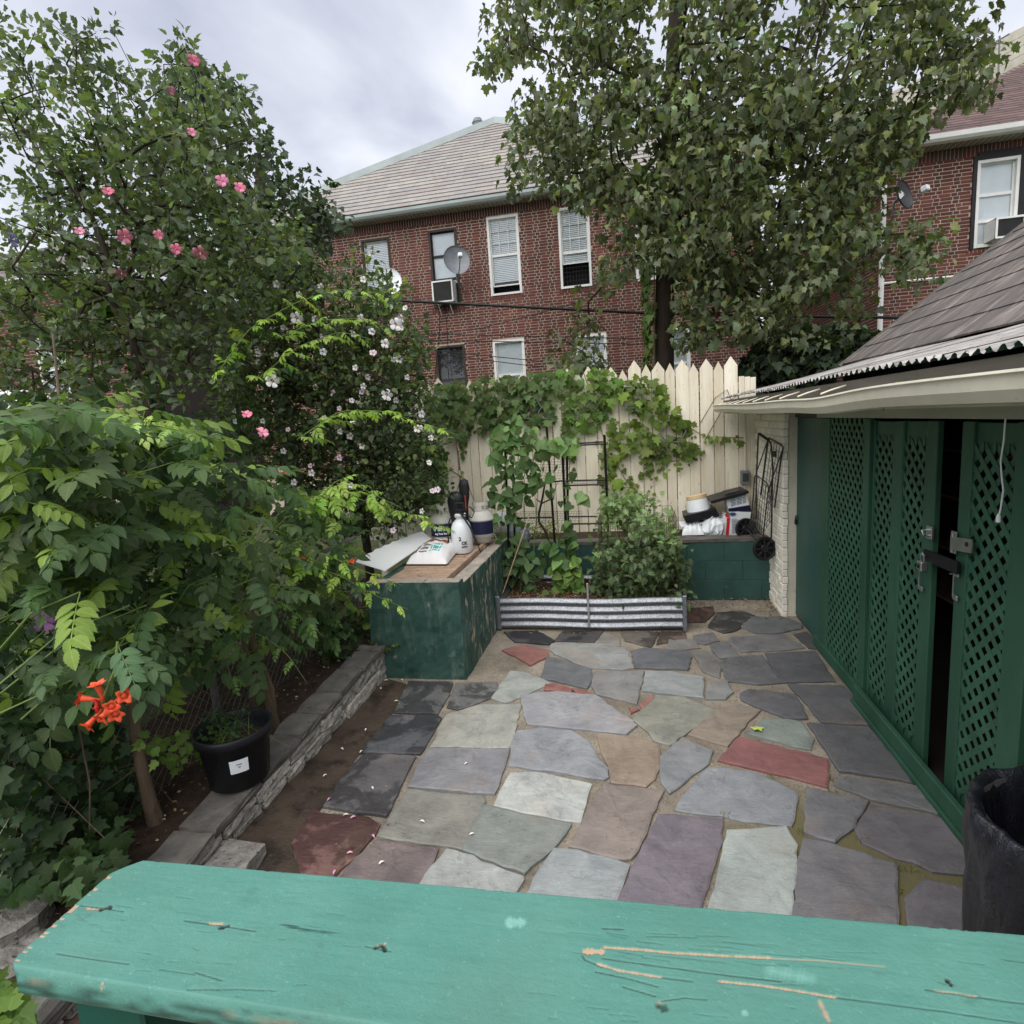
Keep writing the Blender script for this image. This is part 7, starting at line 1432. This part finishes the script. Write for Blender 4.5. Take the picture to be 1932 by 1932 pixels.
t = thing('ground_ivy', 'small ivy creeping along the foot of the green planter', 'ivy', (-2.3, 4.35, .25)); ivy_patch(t, [(600, 1140), (690, 1160), (700, 1230), (660, 1240), (590, 1230)], 240, lambda x, y: px(x, y, RG.uniform(-2.75, -2.3)), .05, lin(58, 78, 48), 60); ivy_patch(t, [(690, 1205), (730, 1215), (780, 1210), (760, 1222), (715, 1230), (705, 1250)], 50, lambda x, y: py(x, y, 4.40), .028, lin(96, 112, 60), 50)
# backfill of leaves behind the vine so that the bank reads as dense shrubbery
t = thing('hedge_shrub', 'dense dark shrubbery behind the chain link fence', 'shrub', (-4.2, 3.4, -.05)); P = sample([(-40, 780), (300, 760), (500, 830), (640, 980), (660, 1120), (560, 1200), (300, 1260), (-40, 1420)], 520); C_ = np.array([px(x, y, RG.uniform(-4.6, -3.4)) for x, y in P]); C_ = C_[C_[:, 2] > .1]; C_ = C_[C_[:, 1] < 6]
skeleton([(-4.2, 3.4, -.05), (-4.2, 3.4, .4), (-4.2, 3.4, .9)], [.05, .04, .03], C_, .003, .38, parent=t, mat_=M['barkdark']); pos, d, nn, sz = clusters_to_leaves(C_, 9, .22, .085, .6, .3); foliage(t, 'hib', HIB, pos, d, nn, sz, tints(len(pos), lin(58, 80, 48), .3, lin(128, 152, 66), .12), 0, 'crown')
t = thing('maple_sapling', 'young maple with large backlit lime leaves behind the vine at left', 'sapling', (-4.3, 3.6, -.05)); L_ = [(75, 510), (105, 535), (60, 545), (140, 545), (20, 560), (190, 560), (110, 580), (170, 610), (95, 620), (30, 620), (60, 800), (95, 815), (75, 860), (120, 860), (40, 880), (150, 880), (100, 640), (185, 690), (190, 560), (20, 660)]; P = np.array([py(x, y, 5.0 if y < 720 else 3.9) for x, y in L_]); skeleton([(-4.3, 3.6, -.05), (-4.25, 3.6, 1.0), (-4.2, 3.6, 2.0), (-4.15, 3.65, 3.0)], [.02, .017, .013, .008], P, .0025, .3, parent=t, mat_=M['bark'])
n = len(P); foliage(t, 'maple', MAPLE, P, np.tile((.4, -.2, -.5), (n, 1)) + rnd(n) * .4, np.tile((.2, -.4, .9), (n, 1)) + rnd(n) * .3, RG.uniform(.19, .3, n), tints(n, lin(84, 116, 44), .15), n)
# ------------------------------------------------------------------ creeper on the fence
t = thing('fence_creeper', 'green creeper with lobed leaves spreading over the cream fence', 'climber', (-.5, 7.36, .7)); n_all = []
for poly, n, base in (([(790, 735), (830, 722), (900, 712), (1050, 698), (1062, 725), (1045, 790), (1000, 800), (960, 815), (900, 815), (860, 825), (815, 800)], 500, lin(96, 116, 70)), ([(1048, 696), (1090, 698), (1110, 730), (1150, 760), (1140, 800), (1090, 815), (1062, 790)], 150, lin(100, 124, 62)), ([(1110, 700), (1150, 695), (1175, 722), (1160, 760), (1130, 760)], 75, lin(104, 128, 62)), ([(1165, 730), (1200, 705), (1245, 720), (1262, 750), (1290, 790), (1310, 800), (1300, 820), (1250, 800), (1215, 790), (1190, 770)], 125, lin(106, 126, 60)), ([(1150, 790), (1200, 790), (1250, 800), (1240, 830), (1190, 850), (1160, 880), (1170, 940), (1145, 960), (1130, 880)], 110, lin(112, 130, 62)), ([(1215, 840), (1260, 820), (1300, 830), (1320, 850), (1260, 870), (1225, 885), (1200, 870)], 80, lin(100, 118, 60)), ([(1165, 900), (1185, 910), (1215, 945), (1190, 940)], 30, lin(120, 140, 70)), ([(1320, 818), (1400, 822), (1410, 832), (1330, 834)], 36, lin(120, 138, 76)), ([(1270, 865), (1320, 850), (1315, 870), (1250, 900)], 30, lin(110, 128, 60)), ([(1060, 800), (1090, 800), (1085, 870), (1065, 850)], 45, lin(96, 116, 62)), ([(800, 830), (845, 850), (835, 950), (800, 960)], 150, lin(70, 92, 52))):
    P = sample(poly, n); n_all.append((P, base))
pos = np.concatenate([[py(x, y, 7.375 - RG.random() ** 1.5 * .14) for x, y in P] for P, _ in n_all]); cols = np.concatenate([tints(len(P), b_, .2) for P, b_ in n_all]); n = len(pos); small = np.concatenate([np.full(len(P), .045 if len(P) < 40 else .082) for P, _ in n_all])
foliage(t, 'ivy', IVY, pos, np.stack([RG.normal(0, .6, n), RG.normal(-.25, .25, n), -np.ones(n)], 1), np.stack([RG.normal(0, .5, n), -np.ones(n), .5 + RG.normal(0, .45, n)], 1), small * np.exp(RG.normal(0, .3, n)), cols * np.exp(RG.normal(0, .18, (n, 1))), 300)
n = 190; P = []
for (xa, ya, xb, yb) in ((1120, 800, 1180, 950), (1070, 780, 1078, 880), (1010, 800, 985, 860), (940, 800, 930, 870), (880, 815, 868, 890), (1200, 800, 1240, 930), (1290, 800, 1330, 870), (1230, 760, 1320, 850), (1160, 860, 1215, 950), (1250, 880, 1190, 905)): f = RG.random(19); P += [(xa + (xb - xa) * q + RG.normal() * 5, ya + (yb - ya) * q + RG.normal() * 4) for q in f]
pos = np.array([py(x, y, 7.38 - RG.random() * .05) for x, y in P]); n = len(pos); foliage(t, 'ivy', IVY, pos, np.stack([RG.normal(0, .6, n), RG.normal(-.2, .2, n), -np.ones(n)], 1), np.stack([RG.normal(0, .4, n), -np.ones(n), .5 + RG.normal(0, .3, n)], 1), RG.uniform(.035, .065, n), tints(n, lin(108, 126, 66), .2), 0, 'strand_leaves')
b = MB()
for pts in (((1410, 826), (1330, 824), (1290, 800), (1240, 770), (1190, 780)), ((1170, 960), (1150, 900), (1140, 830), (1120, 760), (1100, 700)), ((1215, 945), (1180, 905), (1160, 870)), ((1330, 850), (1280, 870), (1230, 870), (1180, 840)), ((840, 1000), (870, 900), (860, 830)), ((900, 960), (880, 905), (840, 880)), ((935, 860), (945, 780), (950, 720)), ((1400, 740), (1370, 760), (1330, 830)), ((1320, 800), (1350, 750), (1372, 735), (1385, 770))): b.tube([py(x, y, 7.385) for x, y in pts], .004, 4)
b.build('stems', M['bark'], t)
# ------------------------------------------------------------------ beans on the rack
t = thing('bean_vine', 'climbing bean vine with heart shaped leaves on the black rack', 'vine', (-1.05, 6.15, .25)); pos = []; cols = []
for poly, n, base in (([(925, 830), (960, 780), (1000, 790), (1020, 830), (1000, 870), (960, 900), (930, 880)], 100, lin(108, 134, 84)), ([(915, 880), (960, 880), (1010, 850), (1015, 900), (1000, 960), (990, 1040), (935, 1040), (925, 960)], 95, G_BEAN), ([(1000, 830), (1085, 825), (1090, 850), (1010, 860)], 40, lin(124, 152, 96)), ([(925, 1040), (990, 1030), (1020, 1060), (1010, 1110), (945, 1115)], 60, G_BEAN), ([(1010, 1020), (1090, 1010), (1090, 1070), (1020, 1060)], 36, G_BEAN), ([(1060, 980), (1085, 980), (1080, 1030), (1060, 1030)], 14, G_BEAN), ([(1040, 1060), (1090, 1050), (1090, 1120), (1050, 1125)], 90, lin(112, 140, 70)), ([(1000, 880), (1085, 870), (1090, 960), (1010, 930)], 12, lin(80, 106, 60)), ([(1085, 900), (1110, 940), (1100, 960), (1080, 930)], 6, lin(110, 136, 84)), ([(960, 1115), (1070, 1110), (1070, 1128), (960, 1130)], 30, lin(106, 134, 70))):
    P = sample(poly, n); pos += [py(x, y, RG.uniform(6.0, 6.22)) for x, y in P]; cols.append(tints(n, base, .18))
pos = np.array(pos); n = len(pos); cols = np.concatenate(cols); foliage(t, 'heart', HEART, pos, np.stack([RG.normal(0, .8, n), RG.normal(-.4, .5, n), -.6 * np.ones(n)], 1), np.stack([RG.normal(0, .55, n), -np.ones(n) * .7, .7 + RG.normal(0, .5, n)], 1), RG.uniform(.06, .135, n), cols * np.exp(RG.normal(0, .2, (n, 1))), 300)
b = MB()
for x0, x1, x2 in ((950, 945, 960), (965, 975, 985), (980, 990, 1000), (1000, 1010, 1040), (1075, 1070, 1075)): b.tube([py(x0, 1135, 6.1), py(x1, 1000, 6.12), py(x1 + 8 * math.sin(x0), 900, 6.14), py(x2, 830, 6.14)], .004, 4)
b.build('stems', M['stem'], t)
# ------------------------------------------------------------------ tomatoes in the cage
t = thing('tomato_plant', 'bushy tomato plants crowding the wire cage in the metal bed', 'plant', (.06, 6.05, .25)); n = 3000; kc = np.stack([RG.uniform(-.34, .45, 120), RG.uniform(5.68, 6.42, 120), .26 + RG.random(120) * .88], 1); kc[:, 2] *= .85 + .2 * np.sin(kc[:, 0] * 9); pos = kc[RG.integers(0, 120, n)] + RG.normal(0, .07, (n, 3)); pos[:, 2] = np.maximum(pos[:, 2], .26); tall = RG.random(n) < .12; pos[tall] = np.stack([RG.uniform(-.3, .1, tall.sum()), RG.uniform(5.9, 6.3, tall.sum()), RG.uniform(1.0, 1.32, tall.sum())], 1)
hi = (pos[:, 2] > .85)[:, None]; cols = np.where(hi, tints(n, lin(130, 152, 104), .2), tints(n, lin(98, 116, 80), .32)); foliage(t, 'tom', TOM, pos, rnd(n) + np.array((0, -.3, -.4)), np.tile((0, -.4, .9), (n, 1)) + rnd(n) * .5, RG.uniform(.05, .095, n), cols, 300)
b = MB(); [b.tube([(x, y, .24), (x + RG.normal() * .06, y + RG.normal() * .06, .6), (x + RG.normal() * .12, y + RG.normal() * .1, 1.1)], [.008, .006, .003], 5) for x, y in zip(RG.uniform(-.25, .4, 9), RG.uniform(5.75, 6.35, 9))]; b.build('stems', M['stem'], t)
t = thing('leafy_weed', 'low yellowish weeds on the raised soil under the fence', 'weed', (-.9, 7.0, .66)); P = sample([(1000, 990), (1050, 985), (1055, 1015), (1000, 1015)], 150); pos = np.array([py(x, y, RG.uniform(6.85, 7.2)) for x, y in P]); n = len(pos); foliage(t, 'oval', OVAL, pos, rnd(n), np.tile((0, -.3, 1.), (n, 1)) + rnd(n) * .5, RG.uniform(.03, .055, n), tints(n, lin(118, 128, 66), .25), 60)
for (x, y), lb in (((1668, 735), 'small green seedling growing in the gutter, nearer the fence'), ((1704, 722), 'small green seedling growing in the gutter, nearer the bin')):
    p = px(x, y, 1.06); t = thing('gutter_seedling', lb, 'seedling', p - (0, 0, .06)); MB().tube([p - (0, 0, .09), p], .002, 4).build('stem', M['stem'], t); n = 9; a = np.arange(n) * 2.4; foliage(t, 'oval', OVAL, np.tile(p, (n, 1)) - np.array((0, 0, 1)) * (np.arange(n) % 3)[:, None] * .022, np.stack([np.cos(a), np.sin(a), .25 * np.ones(n)], 1), np.tile((0, 0, 1.), (n, 1)), np.full(n, .045), tints(n, lin(150, 176, 84), .1), n)

# ------------------------------------------------------------------ litter of dry leaves and twigs
b = MB()
def flake(p, s_): b.add(xf(np.array([(-s_, 0, .0), (0, -s_ * .5, .003), (s_, 0, 0.001), (0, s_ * .5, .004)]), TR(p, RG.uniform(0, 6.3), RG.normal() * .3, RG.normal() * .3)), [(0, 1, 2, 3)], random.choice((lin(120, 96, 70), lin(92, 70, 52), lin(150, 124, 92), lin(74, 58, 44), lin(200, 184, 160))))
for k in range(330): y = RG.uniform(1.4, 4.4); flake((RG.uniform(-2.7, -2.38), y, wall_top(y) - .005 + RG.random() * .01), RG.uniform(.006, .018))
for k in range(120): flake((RG.uniform(.5, 1.48), 6.58 - RG.random() ** 2 * .35, .012), RG.uniform(.008, .022))
for k in range(90): flake((1.46 - RG.random() ** 2 * .2, RG.uniform(5.9, 6.5), .012), RG.uniform(.006, .016))
for k in range(110): flake((RG.uniform(-2.12, -1.2), RG.uniform(1.5, 4.4), .010), RG.uniform(.003, .008))
for k in range(80): flake((RG.uniform(-1.4, .5), 5.54 - RG.random() ** 2 * .1, .010), RG.uniform(.004, .012))
for k in range(90): flake((RG.uniform(-2.12, -1.6), RG.uniform(4.6, 6.3), LZ + .004), RG.uniform(.006, .016))
o = b.build('leaf_litter', M['mulch'], kind='stuff'); tag(o, 'dry brown leaf litter scattered along the walls and the soil bed', 'leaf litter')

b = MB()
for (zx, zy) in ((700, 1200), (720, 1330), (880, 1050), (960, 1080), (1240, 1540), (1250, 1650), (1340, 1560), (690, 1450), (560, 1030), (330, 1260), (900, 1120), (1060, 1380)):
    p0 = gz(*Bq((zx + RG.normal() * 14, zy + RG.normal() * 14)), -.008)
    for k in range(16):
        q = p0 + (RG.normal() * .014, RG.normal() * .014, 0); d_ = np.array((RG.normal() * .012, RG.normal() * .012, RG.uniform(.008, .022))); sd_ = np.array((RG.normal(), RG.normal(), 0)) * .0016; b.add([q - sd_, q + sd_, q + d_ + sd_ * .4, q + d_ - sd_ * .4], [(0, 1, 2, 3)], random.choice((lin(98, 112, 52), lin(120, 128, 64), lin(78, 92, 44))))
o = b.build('joint_weeds', M['mulch'], kind='stuff'); tag(o, 'tiny green weeds and moss growing in the joints near the shed', 'weeds')
